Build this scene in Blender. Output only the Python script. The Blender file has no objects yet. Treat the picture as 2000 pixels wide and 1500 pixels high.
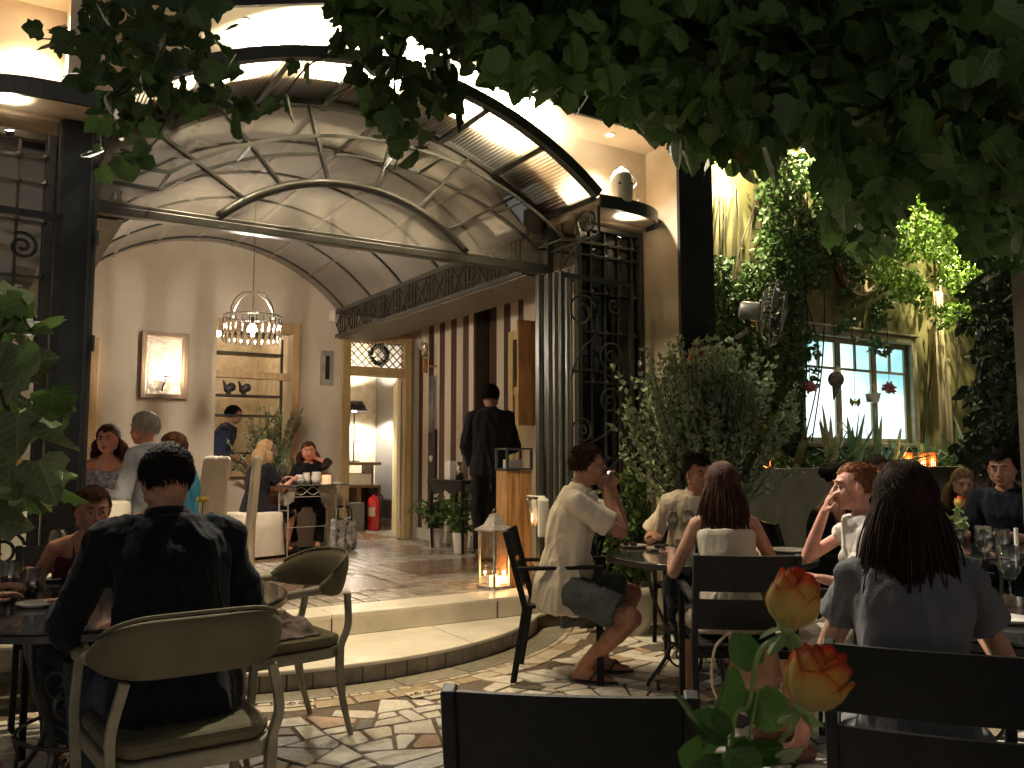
import bpy, math, random
import numpy as np
from mathutils import Vector, Matrix, noise, Quaternion
random.seed(7); RNG = np.random.default_rng(7)
PI = math.pi
C = bpy.context.scene.collection
scene = bpy.context.scene
# ---------------------------------------------------------------- camera, world, exposure
cam_d = bpy.data.cameras.new('camera'); cam = bpy.data.objects.new('camera', cam_d); C.objects.link(cam)
CAMZ = 1.3; FPX = 1660.0
cam.location = (0, 0, CAMZ); cam.rotation_euler = (math.radians(95.0), 0, math.radians(-31.9))
cam_d.sensor_width = 36; cam_d.lens = FPX/2000*36; cam_d.clip_end = 500; cam_d.clip_start = 0.02
cam_d.dof.use_dof = True; cam_d.dof.focus_distance = 5.5; cam_d.dof.aperture_fstop = 13.0
scene.camera = cam
scene.view_settings.view_transform = 'Standard'; scene.view_settings.look = 'None'
scene.view_settings.exposure = 1.4; scene.view_settings.gamma = 1.0
scene.render.engine = 'CYCLES'
cy = scene.cycles; cy.use_denoising = True; cy.max_bounces = 8; cy.diffuse_bounces = 4; cy.glossy_bounces = 3
cy.transmission_bounces = 6; cy.transparent_max_bounces = 16; cy.sample_clamp_indirect = 4.0; cy.sample_clamp_direct = 0
cy.caustics_reflective = False; cy.caustics_refractive = False; cy.use_light_tree = True
world = bpy.data.worlds.new('World'); scene.world = world; world.use_nodes = True
wn = world.node_tree; bg = wn.nodes['Background']
sky = wn.nodes.new('ShaderNodeTexSky'); sky.sky_type = 'NISHITA'; sky.sun_disc = False
sky.sun_elevation = math.radians(0.5); sky.sun_rotation = math.radians(200); sky.altitude = 100
hs = wn.nodes.new('ShaderNodeHueSaturation'); hs.inputs['Saturation'].default_value = 0.35; wn.links.new(sky.outputs[0], hs.inputs['Color']); wn.links.new(hs.outputs[0], bg.inputs[0]); bg.inputs[1].default_value = 0.065
def lamp(name, kind, loc, power, col, parent=None, radius=0.03, target=None, size=60, blend=0.6):
    d = bpy.data.lights.new(name, kind); d.energy = power; d.color = col
    if kind != 'SUN': d.shadow_soft_size = radius
    if kind == 'SPOT': d.spot_size = math.radians(size); d.spot_blend = blend
    o = bpy.data.objects.new(name, d); C.objects.link(o); o.location = loc
    if target is not None:
        o.rotation_euler = (Vector(target)-Vector(loc)).to_track_quat('-Z', 'Y').to_euler()
    if parent:
        o.parent = parent
        o.matrix_parent_inverse = Matrix.Translation(-parent.location)
    return o
WARM = (1.0, 0.70, 0.42); WARMW = (1.0, 0.87, 0.69); COOLW = (1.0, 0.91, 0.74)
# ---------------------------------------------------------------- picture rays (to find where real things stand)
_y = math.radians(31.9); _p = math.radians(5.0)
FW = Vector((math.sin(_y)*math.cos(_p), math.cos(_y)*math.cos(_p), math.sin(_p)))
RT = Vector((math.cos(_y), -math.sin(_y), 0)); UP = RT.cross(FW); C0 = Vector((0, 0, CAMZ))
def ray(px, py): return FW + RT*((px-1000)/FPX) + UP*((750-py)/FPX)
def onX(px, py, X): r = ray(px, py); return C0 + r*(X/r.x)
def onY(px, py, Y): r = ray(px, py); return C0 + r*(Y/r.y)
def onZ(px, py, Z): r = ray(px, py); return C0 + r*((Z-CAMZ)/r.z)
def atD(px, py, d): return C0 + ray(px, py)*d
def proj(p):
    v = Vector(p)-C0; d = v.dot(FW)
    return 1000+FPX*v.dot(RT)/d, 750-FPX*v.dot(UP)/d, d
# ---------------------------------------------------------------- materials
MATS = {}
def mat(name, col, rough=0.6, metal=0.0, var=0.15, scale=8.0, bump=0.0, bscale=None, spec=0.5, emit=None, es=0.0,
        trans=0.0, coat=0.0, sheen=0.0, sss=0.0, col2=None, stretch=None, transl=0.0, rvar=0.0):
    if name in MATS: return MATS[name]
    m = bpy.data.materials.new(name); m.use_nodes = True; nt = m.node_tree; N = nt.nodes; L = nt.links
    b = N['Principled BSDF']; b.inputs['Roughness'].default_value = rough; b.inputs['Metallic'].default_value = metal
    b.inputs['Specular IOR Level'].default_value = spec
    b.inputs['Coat Weight'].default_value = coat; b.inputs['Sheen Weight'].default_value = sheen
    b.inputs['Transmission Weight'].default_value = trans
    if sss: b.inputs['Subsurface Weight'].default_value = sss; b.inputs['Subsurface Radius'].default_value = (0.012, 0.005, 0.003); b.inputs['Subsurface Scale'].default_value = 1.0
    tc = N.new('ShaderNodeTexCoord'); mp = N.new('ShaderNodeMapping'); L.new(tc.outputs['Object'], mp.inputs[0])
    if stretch: mp.inputs['Scale'].default_value = stretch
    no = N.new('ShaderNodeTexNoise'); no.inputs['Scale'].default_value = scale; no.inputs['Detail'].default_value = 6; no.inputs['Roughness'].default_value = 0.62
    L.new(mp.outputs[0], no.inputs[0])
    c2 = col2 if col2 else tuple(max(0, c*(1-2.2*var)) for c in col)
    c1 = col if col2 else tuple(min(1, c*(1+var)) for c in col)
    mr = N.new('ShaderNodeMapRange'); mr.inputs[1].default_value = 0.3; mr.inputs[2].default_value = 0.7; L.new(no.outputs[0], mr.inputs[0])
    mx = N.new('ShaderNodeMix'); mx.data_type = 'RGBA'; mx.inputs[6].default_value = (*c1, 1); mx.inputs[7].default_value = (*c2, 1)
    L.new(mr.outputs[0], mx.inputs[0]); L.new(mx.outputs[2], b.inputs['Base Color'])
    if rvar:
        r2 = N.new('ShaderNodeMapRange'); r2.inputs[3].default_value = max(0.02, rough-rvar); r2.inputs[4].default_value = min(1, rough+rvar)
        L.new(no.outputs[0], r2.inputs[0]); L.new(r2.outputs[0], b.inputs['Roughness'])
    if bump:
        n2 = N.new('ShaderNodeTexNoise'); n2.inputs['Scale'].default_value = bscale or scale*4; n2.inputs['Detail'].default_value = 4
        L.new(mp.outputs[0], n2.inputs[0]); bp = N.new('ShaderNodeBump'); bp.inputs['Strength'].default_value = bump; bp.inputs['Distance'].default_value = 0.01
        L.new(n2.outputs[0], bp.inputs['Height']); L.new(bp.outputs[0], b.inputs['Normal'])
    if emit: b.inputs['Emission Color'].default_value = (*emit, 1); b.inputs['Emission Strength'].default_value = es
    if transl:
        tr = N.new('ShaderNodeBsdfTranslucent'); L.new(mx.outputs[2], tr.inputs[0]); ms = N.new('ShaderNodeMixShader'); ms.inputs[0].default_value = transl
        out = N['Material Output']; L.new(b.outputs[0], ms.inputs[1]); L.new(tr.outputs[0], ms.inputs[2]); L.new(ms.outputs[0], out.inputs[0])
    MATS[name] = m; return m
def glassmat(name, tint=(0.9, 0.93, 0.92), gloss=0.08, rough=0.02, dirt_haze=0.0):
    """thin pane: mostly transparent, mirror-like at grazing angles"""
    m = bpy.data.materials.new(name); m.use_nodes = True; nt = m.node_tree; N = nt.nodes; L = nt.links; N.clear()
    out = N.new('ShaderNodeOutputMaterial'); tr = N.new('ShaderNodeBsdfTransparent'); tr.inputs[0].default_value = (*tint, 1)
    gl = N.new('ShaderNodeBsdfGlossy'); gl.inputs['Roughness'].default_value = rough; gl.inputs[0].default_value = (0.9, 0.9, 0.9, 1)
    lw = N.new('ShaderNodeLayerWeight'); lw.inputs[0].default_value = 0.35
    mm = N.new('ShaderNodeMath'); mm.operation = 'MULTIPLY_ADD'; mm.inputs[1].default_value = 0.5; mm.inputs[2].default_value = gloss
    L.new(lw.outputs['Fresnel'], mm.inputs[0]); mx = N.new('ShaderNodeMixShader'); L.new(mm.outputs[0], mx.inputs[0]); L.new(tr.outputs[0], mx.inputs[1]); L.new(gl.outputs[0], mx.inputs[2])
    if dirt_haze:
        df = N.new('ShaderNodeBsdfDiffuse'); df.inputs[0].default_value = (0.6, 0.56, 0.5, 1); no = N.new('ShaderNodeTexNoise'); no.inputs['Scale'].default_value = 3
        m2 = N.new('ShaderNodeMath'); m2.operation = 'MULTIPLY'; m2.inputs[1].default_value = dirt_haze*2; L.new(no.outputs[0], m2.inputs[0])
        mx2 = N.new('ShaderNodeMixShader'); L.new(m2.outputs[0], mx2.inputs[0]); L.new(mx.outputs[0], mx2.inputs[1]); L.new(df.outputs[0], mx2.inputs[2]); mx = mx2
    L.new(mx.outputs[0], out.inputs[0]); MATS[name] = m; return m
def emat(name, col, s):
    m = bpy.data.materials.new(name); m.use_nodes = True; b = m.node_tree.nodes['Principled BSDF']
    b.inputs['Base Color'].default_value = (*col, 1); b.inputs['Emission Color'].default_value = (*col, 1); b.inputs['Emission Strength'].default_value = s
    MATS[name] = m; return m
# ---------------------------------------------------------------- mesh builder
class MB:
    def __init__(s): s.v = []; s.f = []; s.mi = []; s.cur = 0
    def add(s, vs, fs):
        n = len(s.v); s.v += [tuple(v) for v in vs]; s.f += [tuple(i+n for i in f) for f in fs]; s.mi += [s.cur]*len(fs); return s
    def box(s, x0, x1, y0, y1, z0, z1):
        return s.add([(x0,y0,z0),(x1,y0,z0),(x1,y1,z0),(x0,y1,z0),(x0,y0,z1),(x1,y0,z1),(x1,y1,z1),(x0,y1,z1)],
                     [(0,3,2,1),(4,5,6,7),(0,1,5,4),(1,2,6,5),(2,3,7,6),(3,0,4,7)])
    def bar(s, p, q, w, h=None, up=(0,0,1)):
        p = Vector(p); q = Vector(q); h = h or w; d = (q-p).normalized(); u = Vector(up)
        if abs(d.dot(u)) > 0.98: u = Vector((0,1,0))
        a = d.cross(u).normalized()*w/2; b = a.cross(d).normalized()*h/2
        vs = [e+i*a+j*b for e in (p,q) for i,j in ((-1,-1),(1,-1),(1,1),(-1,1))]
        return s.add(vs, [(0,1,2,3),(7,6,5,4),(0,4,5,1),(1,5,6,2),(2,6,7,3),(3,7,4,0)])
    def tube(s, pts, r, n=6, closed=False, flat=1.0):
        pts = [Vector(p) for p in pts]; m = len(pts)
        rs = r if isinstance(r, (list, tuple)) else [r]*m
        u = None; vs = []
        for i, p in enumerate(pts):
            if closed: t = pts[(i+1) % m]-pts[i-1]
            else: t = pts[min(i+1, m-1)]-pts[max(i-1, 0)]
            if t.length < 1e-9: t = Vector((0,0,1))
            t.normalize()
            if u is None:
                u = t.orthogonal().normalized()
            u = u-t*u.dot(t)
            if u.length < 1e-6: u = t.orthogonal()
            u.normalize(); w = t.cross(u)
            for k in range(n):
                a = 2*PI*k/n; vs.append(p+(u*math.cos(a)+w*math.sin(a)*flat)*rs[i])
        fs = [(i*n+k, i*n+(k+1) % n, (i+1)*n+(k+1) % n, (i+1)*n+k) for i in range(m-1) for k in range(n)]
        if closed: fs += [((m-1)*n+k, (m-1)*n+(k+1) % n, (k+1) % n, k) for k in range(n)]
        else: fs += [tuple(range(n-1, -1, -1)), tuple((m-1)*n+k for k in range(n))]
        return s.add(vs, fs)
    def lathe(s, prof, c=(0,0,0), n=16, M=None, arc=2*PI):
        vs = []; c = Vector(c); full = abs(arc-2*PI) < 1e-6; nn = n if full else n+1
        for r, z in prof:
            for k in range(nn):
                a = arc*k/n; p = Vector((max(r, 1e-5)*math.cos(a), max(r, 1e-5)*math.sin(a), z)); vs.append((M @ p if M else p)+c)
        fs = [(i*nn+k, i*nn+(k+1) % nn, (i+1)*nn+(k+1) % nn, (i+1)*nn+k) for i in range(len(prof)-1) for k in range(n)]
        return s.add(vs, fs)
    def ball(s, c, r, n=10, m=7, M=None):
        if not isinstance(r, (tuple, list)): r = (r, r, r)
        c = Vector(c); vs = []
        for i in range(m+1):
            t = PI*i/m
            for k in range(n):
                a = 2*PI*k/n; p = Vector((r[0]*max(math.sin(t),1e-4)*math.cos(a), r[1]*max(math.sin(t),1e-4)*math.sin(a), -r[2]*math.cos(t))); vs.append((M @ p if M else p)+c)
        return s.add(vs, [(i*n+k, i*n+(k+1) % n, (i+1)*n+(k+1) % n, (i+1)*n+k) for i in range(m) for k in range(n)]+[tuple(range(n-1,-1,-1)), tuple(m*n+k for k in range(n))])
    def cap(s, p, q, r0, r1, n=10):
        """closed tapered capsule"""
        p = Vector(p); q = Vector(q); d = q-p
        if d.length < 1e-6: d = Vector((0,0,1e-4))
        t = d.normalized(); pts = []; rs = []
        for a in (1.35, 0.9, 0.45): pts.append(p-t*r0*math.sin(a)); rs.append(r0*math.cos(a))
        pts += [p, q]; rs += [r0, r1]
        for a in (0.45, 0.9, 1.35): pts.append(q+t*r1*math.sin(a)); rs.append(r1*math.cos(a))
        return s.tube(pts, rs, n)
    def loft(s, rings, n=16):
        """rings: (centre, half x-axis vector, half y-axis vector)"""
        vs = []
        for c, a, b in rings:
            c = Vector(c); a = Vector(a); b = Vector(b)
            for k in range(n):
                t = 2*PI*k/n; cx, sy = math.cos(t), math.sin(t)
                vs.append(c+a*math.copysign(abs(cx)**0.85, cx)+b*math.copysign(abs(sy)**0.85, sy))
        m = len(rings)
        return s.add(vs, [(i*n+k, i*n+(k+1) % n, (i+1)*n+(k+1) % n, (i+1)*n+k) for i in range(m-1) for k in range(n)]+[tuple(range(n-1,-1,-1)), tuple((m-1)*n+k for k in range(n))])
    def prism(s, poly, z0, z1):
        n = len(poly); vs = [(x,y,z0) for x,y in poly]+[(x,y,z1) for x,y in poly]
        return s.add(vs, [tuple(range(n-1,-1,-1)), tuple(range(n,2*n))]+[(i,(i+1)%n,n+(i+1)%n,n+i) for i in range(n)])
    def plate(s, pts, t, nrm):
        """polygon of 3-D points given thickness t along nrm"""
        n = len(pts); nr = Vector(nrm)*t; vs = [Vector(p) for p in pts]+[Vector(p)+nr for p in pts]
        return s.add(vs, [tuple(range(n-1,-1,-1)), tuple(range(n,2*n))]+[(i,(i+1)%n,n+(i+1)%n,n+i) for i in range(n)])
    def xf(s, M):
        s.v = [tuple(M @ Vector(v)) for v in s.v]; return s
    def mesh(s, name):
        me = bpy.data.meshes.new(name); me.from_pydata(s.v, [], s.f); me.update(); return me
    def build(s, name, m=None, parent=None, smooth=False, bevel=0.0, mats=None, world=True):
        me = s.mesh(name)
        for q in (mats or [m]): me.materials.append(q)
        if mats: me.polygons.foreach_set('material_index', s.mi)
        if smooth: me.polygons.foreach_set('use_smooth', [True]*len(me.polygons))
        import bmesh
        bm = bmesh.new(); bm.from_mesh(me); bmesh.ops.recalc_face_normals(bm, faces=bm.faces); bm.to_mesh(me); bm.free()
        return link(name, me, parent, bevel, world)
def link(name, me, parent=None, bevel=0.0, world=True):
    o = bpy.data.objects.new(name, me); C.objects.link(o)
    if parent:
        o.parent = parent
        if world:                                    # coordinates were given in world space
            W = Matrix.Identity(4); q = parent
            while q: W = q.matrix_basis @ W if q.parent is None else q.matrix_parent_inverse @ q.matrix_basis @ W; q = q.parent
            o.matrix_parent_inverse = W.inverted()
    if bevel:
        b = o.modifiers.new('bevel', 'BEVEL'); b.width = bevel; b.segments = 2; b.limit_method = 'ANGLE'; b.angle_limit = math.radians(40)
    return o
def tag(o, label=None, cat=None, group=None, kind=None):
    if label: o['label'] = label
    if cat: o['category'] = cat
    if group: o['group'] = group
    if kind: o['kind'] = kind
    return o
def thing(name, label, cat, loc=(0,0,0), rz=0.0, group=None):
    o = bpy.data.objects.new(name, None); C.objects.link(o); o.empty_display_size = 0.1; o.location = loc; o.rotation_euler = (0, 0, rz)
    return tag(o, label, cat, group)
def dup(root, loc=None, rz=None, label=None, group=None, scale=None):
    def cp(o, par):
        c = o.copy(); C.objects.link(c); c.parent = par
        for ch in list(o.children): cp(ch, c)
        return c
    r = cp(root, None)
    if loc is not None: r.location = loc
    if rz is not None: r.rotation_euler = (0, 0, rz)
    if scale: r.scale = (scale,)*3
    if label: r['label'] = label
    if group: r['group'] = group
    return r
def bez(pts, n=8):
    """Catmull-Rom through points"""
    P = [Vector(p) for p in pts]; P = [P[0]*2-P[1]]+P+[P[-1]*2-P[-2]]; out = []
    for i in range(1, len(P)-2):
        for k in range(n):
            t = k/n; a, b, c, d = P[i-1], P[i], P[i+1], P[i+2]
            out.append(0.5*((2*b)+(c-a)*t+(2*a-5*b+4*c-d)*t*t+(3*b-a-3*c+d)*t**3))
    out.append(P[-2]); return out
def spiral(c, r0, turns, a0, U, V, n=26, r1=0.15, sgn=1):
    """points of a scroll, from its outer end inwards"""
    c = Vector(c); U = Vector(U); V = Vector(V); out = []
    for i in range(n+1):
        t = i/n; r = r0*(1-t*(1-r1)); a = a0+sgn*turns*2*PI*t; out.append(c+(U*math.cos(a)+V*math.sin(a))*r)
    return out
# ================================================================ MATERIALS
M_IRON = mat('dark_iron', (0.05, 0.052, 0.048), 0.42, 0.3, 0.25, 20, 0.15)
M_FRAME = mat('grey_green_paint', (0.045, 0.048, 0.043), 0.38, 0.15, 0.12, 6, 0.05)
M_STEEL = mat('brushed_grey_profile', (0.055, 0.055, 0.05), 0.36, 0.3, 0.12, 6, 0.05)
M_PLASTER = mat('cream_plaster', (0.58, 0.49, 0.36), 0.75, 0, 0.11, 1.1, 0.12, 60)
M_INWALL = mat('beige_plaster', (0.55, 0.475, 0.375), 0.7, 0, 0.09, 0.9, 0.1, 50)
M_DARKWALL = mat('dark_grey_render', (0.035, 0.035, 0.034), 0.85, 0, 0.2, 2, 0.2, 40)
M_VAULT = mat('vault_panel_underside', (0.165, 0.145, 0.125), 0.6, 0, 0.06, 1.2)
M_MARBLE = mat('cream_marble', (0.80, 0.74, 0.62), 0.22, 0, 0.09, 3.0, 0.03, 20, rvar=0.08)
M_STEPTILE = mat('grey_step_tile', (0.30, 0.26, 0.21), 0.6, 0, 0.25, 7, 0.3)
M_GROUT = mat('brown_grout', (0.12, 0.088, 0.058), 0.8, 0, 0.25, 30, 0.4, 90)
M_YWOOD = mat('ochre_painted_wood', (0.50, 0.36, 0.17), 0.5, 0, 0.12, 3, 0.08, stretch=(6, 6, 0.6))
M_PINE = mat('pine_boards', (0.52, 0.27, 0.10), 0.5, 0, 0.3, 4, 0.15, stretch=(14, 14, 0.8))
M_CREAMD = mat('cream_gloss_door', (0.72, 0.62, 0.38), 0.4, 0, 0.04, 2)
M_BLACKM = mat('black_metal', (0.014, 0.014, 0.015), 0.4, 0.2, 0.2, 20)
M_CHROME = mat('polished_metal', (0.7, 0.68, 0.64), 0.16, 1.0, 0.08, 20)
M_WHITE = mat('white_ceramic', (0.78, 0.74, 0.66), 0.25, 0, 0.04, 5)
M_LINEN = mat('cream_linen', (0.62, 0.53, 0.41), 0.85, 0, 0.06, 4, 0.2, 120, sheen=0.2)
M_GLASS = glassmat('thin_window_glass', gloss=0.05, dirt_haze=0.05)
M_CGLASS = glassmat('drinking_glass', tint=(0.86, 0.87, 0.85), gloss=0.12)
M_WHITEP = mat('white_paint', (0.72, 0.68, 0.60), 0.5, 0, 0.08, 6, 0.1)
M_GREYW = mat('grey_plaster', (0.16, 0.155, 0.15), 0.8, 0, 0.08, 2, 0.15)
def stripe_mat():
    m = bpy.data.materials.new('striped_wallpaper'); m.use_nodes = True; N = m.node_tree.nodes; L = m.node_tree.links; b = N['Principled BSDF']
    b.inputs['Roughness'].default_value = 0.65
    tc = N.new('ShaderNodeTexCoord'); sp = N.new('ShaderNodeSeparateXYZ'); L.new(tc.outputs['Object'], sp.inputs[0])
    a = N.new('ShaderNodeMath'); a.operation = 'MULTIPLY'; a.inputs[1].default_value = 1/0.307; L.new(sp.outputs[1], a.inputs[0])
    f = N.new('ShaderNodeMath'); f.operation = 'FRACT'; L.new(a.outputs[0], f.inputs[0])
    g = N.new('ShaderNodeMath'); g.operation = 'GREATER_THAN'; g.inputs[1].default_value = 0.53; L.new(f.outputs[0], g.inputs[0])
    no = N.new('ShaderNodeTexNoise'); no.inputs['Scale'].default_value = 5; mp = N.new('ShaderNodeMapping'); mp.inputs['Scale'].default_value = (5, 5, 0.5); L.new(tc.outputs['Object'], mp.inputs[0]); L.new(mp.outputs[0], no.inputs[0])
    mx = N.new('ShaderNodeMix'); mx.data_type = 'RGBA'; mx.inputs[6].default_value = (0.80, 0.69, 0.56, 1); mx.inputs[7].default_value = (0.10, 0.05, 0.036, 1); L.new(g.outputs[0], mx.inputs[0])
    m2 = N.new('ShaderNodeMix'); m2.data_type = 'RGBA'; m2.blend_type = 'MULTIPLY'; m2.inputs[0].default_value = 0.35; L.new(mx.outputs[2], m2.inputs[6]); L.new(no.outputs[1], m2.inputs[7]); L.new(m2.outputs[2], b.inputs['Base Color'])
    return m
M_STRIPE = stripe_mat()
def attr_mat(name, stops, rough=0.5, bump=0.1, rv=0.1, scale=14):
    """colour chosen per tile by the 'tint' value stored on the mesh, plus veining"""
    m = bpy.data.materials.new(name); m.use_nodes = True; N = m.node_tree.nodes; L = m.node_tree.links; b = N['Principled BSDF']
    at = N.new('ShaderNodeAttribute'); at.attribute_name = 'tint'; cr = N.new('ShaderNodeValToRGB'); cr.color_ramp.interpolation = 'CONSTANT'
    e = cr.color_ramp.elements
    while len(e) < len(stops): e.new(0.5)
    for k, (p, c) in enumerate(stops): e[k].position = p; e[k].color = (*c, 1)
    L.new(at.outputs['Fac'], cr.inputs[0]); no = N.new('ShaderNodeTexNoise'); no.inputs['Scale'].default_value = scale; no.inputs['Detail'].default_value = 8; no.inputs['Distortion'].default_value = 1.5
    tc = N.new('ShaderNodeTexCoord'); L.new(tc.outputs['Object'], no.inputs[0])
    mr = N.new('ShaderNodeMapRange'); mr.inputs[1].default_value = 0.3; mr.inputs[2].default_value = 0.75; mr.inputs[3].default_value = 1.08; mr.inputs[4].default_value = 0.62; L.new(no.outputs[0], mr.inputs[0])
    mx = N.new('ShaderNodeVectorMath'); mx.operation = 'SCALE'; L.new(cr.outputs[0], mx.inputs[0]); L.new(mr.outputs[0], mx.inputs['Scale']); L.new(mx.outputs[0], b.inputs['Base Color'])
    r2 = N.new('ShaderNodeMapRange'); r2.inputs[3].default_value = rough-rv; r2.inputs[4].default_value = rough+rv; L.new(no.outputs[0], r2.inputs[0]); L.new(r2.outputs[0], b.inputs['Roughness'])
    bp = N.new('ShaderNodeBump'); bp.inputs['Strength'].default_value = bump; bp.inputs['Distance'].default_value = 0.01; L.new(no.outputs[0], bp.inputs['Height']); L.new(bp.outputs[0], b.inputs['Normal'])
    return m
def tiles_mesh(polys, tints, z0, h):
    """polys: convex 2-D outlines -> little slabs; tint stored per corner"""
    vs = []; fs = []; tv = []
    for p, t in zip(polys, tints):
        n = len(p); o = len(vs); c = sum((Vector(q) for q in p), Vector((0, 0)))/n; hh = h*(0.8+0.4*random.random())
        for q in p: vs.append((q[0], q[1], z0))
        for q in p: v = Vector(q); w = v+(c-v).normalized()*0.003; vs.append((w.x, w.y, z0+hh))
        fs.append(tuple(o+n+i for i in range(n)))
        fs += [(o+i, o+(i+1) % n, o+n+(i+1) % n, o+n+i) for i in range(n)]
        tv += [t]*(2*n)
    me = bpy.data.meshes.new('tiles'); me.from_pydata(vs, [], fs); a = me.attributes.new('tint', 'FLOAT', 'POINT'); a.data.foreach_set('value', tv); me.update(); return me
# ================================================================ SETTING: ground and paving
XC, YC, RS = 1.98, 7.03, 2.28                  # the curved lower step: circle centre and radius
g = MB().box(-60, 60, -60, 60, -0.3, 0.0); tag(g.build('ground', M_GROUT), kind='structure')
def split(poly, p, d):
    """cut a convex polygon by the line p + t d"""
    n = Vector((-d.y, d.x)); A = []; B = []
    for i in range(len(poly)):
        a = poly[i]; b = poly[(i+1) % len(poly)]; sa = (a-p).dot(n); sb = (b-p).dot(n)
        (A if sa >= 0 else B).append(a)
        if sa*sb < 0: q = a+(b-a)*(sa/(sa-sb)); A.append(q); B.append(q)
    return A, B
def area(p): return abs(sum(p[i].x*p[(i+1) % len(p)].y-p[(i+1) % len(p)].x*p[i].y for i in range(len(p))))/2
def shatter(poly, out, lim):
    a = area(poly)
    if a < lim*random.uniform(0.35, 1.5) or len(poly) < 3: out.append(poly); return
    c = sum(poly, Vector((0, 0)))/len(poly)
    best = max(((poly[i]-poly[j]) for i in range(len(poly)) for j in range(i)), key=lambda v: v.length); pick = None
    def q(P): return 0 if len(P) < 3 else area(P)/sum((P[i]-P[i-1]).length for i in range(len(P)))**2*(0.75 if len(P) == 3 else 1)
    for _ in range(7):                               # several trial cuts: keep the one leaving the stoutest pieces
        ang = math.atan2(best.y, best.x)+PI/2+random.gauss(0, 0.4); p = c+Vector((random.uniform(-1, 1), random.uniform(-1, 1)))*math.sqrt(a)*0.2
        A, B = split(poly, p, Vector((math.cos(ang), math.sin(ang)))); w = min(q(A), q(B))
        if pick is None or w > pick[0]: pick = (w, A, B)
    _, A, B = pick
    if len(A) < 3 or len(B) < 3: out.append(poly); return
    shatter(A, out, lim); shatter(B, out, lim)
def inset(poly, g):
    if sum(poly[i].x*poly[(i+1) % len(poly)].y-poly[(i+1) % len(poly)].x*poly[i].y for i in range(len(poly))) < 0: poly = poly[::-1]
    out = poly
    for i in range(len(poly)):
        a = poly[i]; b = poly[(i+1) % len(poly)]; d = b-a
        if d.length < 1e-6: continue
        n = Vector((-d.y, d.x)).normalized(); gg = g*random.uniform(0.5, 1.7)
        A, B = split(out, a+n*gg, d.normalized()); out = A
        if len(out) < 3: return None
    return out
frags = []
NX, NY = 14, 10
GP = [[Vector((-1.6+8.8*i/NX+random.uniform(-.13, .13), 0.2+6.2*j/NY+random.uniform(-.13, .13))) for j in range(NY+1)] for i in range(NX+1)]
for i in range(NX):
    for j in range(NY): shatter([GP[i][j], GP[i+1][j], GP[i+1][j+1], GP[i][j+1]], frags, 0.048)
polys = []; tints = []
RB = RS+0.42
for p in frags:
    c = sum(p, Vector((0, 0)))/len(p)
    if (c-Vector((XC, YC))).length < RB+0.05 or c.y > 5.45: continue
    q = inset(p, 0.0075)
    if q and area(q) > 0.0007:
        # soften two corners so that shards look chipped
        r = []
        for i in range(len(q)):
            a, b, d = q[i-1], q[i], q[(i+1) % len(q)]
            if random.random() < 0.35 and (b-a).length > .05 and (d-b).length > .05: r += [b+(a-b)*0.18, b+(d-b)*0.14]
            else: r.append(b)
        polys.append([tuple(v) for v in r]); tints.append(random.random())
M_SHARD = attr_mat('broken_marble', [(0, (0.76, 0.71, 0.62)), (0.42, (0.66, 0.60, 0.50)), (0.66, (0.72, 0.69, 0.62)), (0.84, (0.42, 0.33, 0.22)), (0.90, (0.13, 0.115, 0.09)), (0.965, (0.50, 0.34, 0.22))], 0.5, 0.15)
o = link('paving', tiles_mesh(polys, tints, 0.0, 0.006)); o.data.materials.append(M_SHARD); tag(o, kind='structure')
# border along the step: long grey slabs and a line of small pale mosaic
polys = []; tints = []
def ringq(r0, r1, a0, a1, k=3):
    P = [(XC+r1*math.cos(a0+(a1-a0)*i/k), YC+r1*math.sin(a0+(a1-a0)*i/k)) for i in range(k+1)]
    return P+[(XC+r0*math.cos(a1-(a1-a0)*i/k), YC+r0*math.sin(a1-(a1-a0)*i/k)) for i in range(k+1)]
a = PI+0.25
while a < 2*PI-0.25:
    w = random.uniform(0.11, 0.2); polys.append(ringq(RS+0.02, RS+0.2, a, a+w-0.003)); tints.append(random.uniform(0, 0.5)); a += w
a = PI+0.25
while a < 2*PI-0.25:
    w = random.uniform(0.02, 0.045); polys.append(ringq(RS+0.205, RS+0.245, a, a+w-0.003, 1)); tints.append(random.uniform(0.5, 0.95)); a += w
a = PI+0.25
while a < 2*PI-0.25:
    w = random.uniform(0.05, 0.11)
    j = random.uniform(0.36, 0.40); polys.append(ringq(RS+0.255, RS+j, a, a+w-0.005, 1)); tints.append(random.uniform(0.5, 1)); a += w
M_BORD = attr_mat('border_stone', [(0, (0.23, 0.21, 0.16)), (0.25, (0.28, 0.25, 0.19)), (0.5, (0.55, 0.47, 0.36)), (0.8, (0.38, 0.29, 0.18))], 0.55, 0.15)
o = link('paving', tiles_mesh(polys, tints, 0.0, 0.006)); o.data.materials.append(M_BORD); tag(o, kind='structure')
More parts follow.
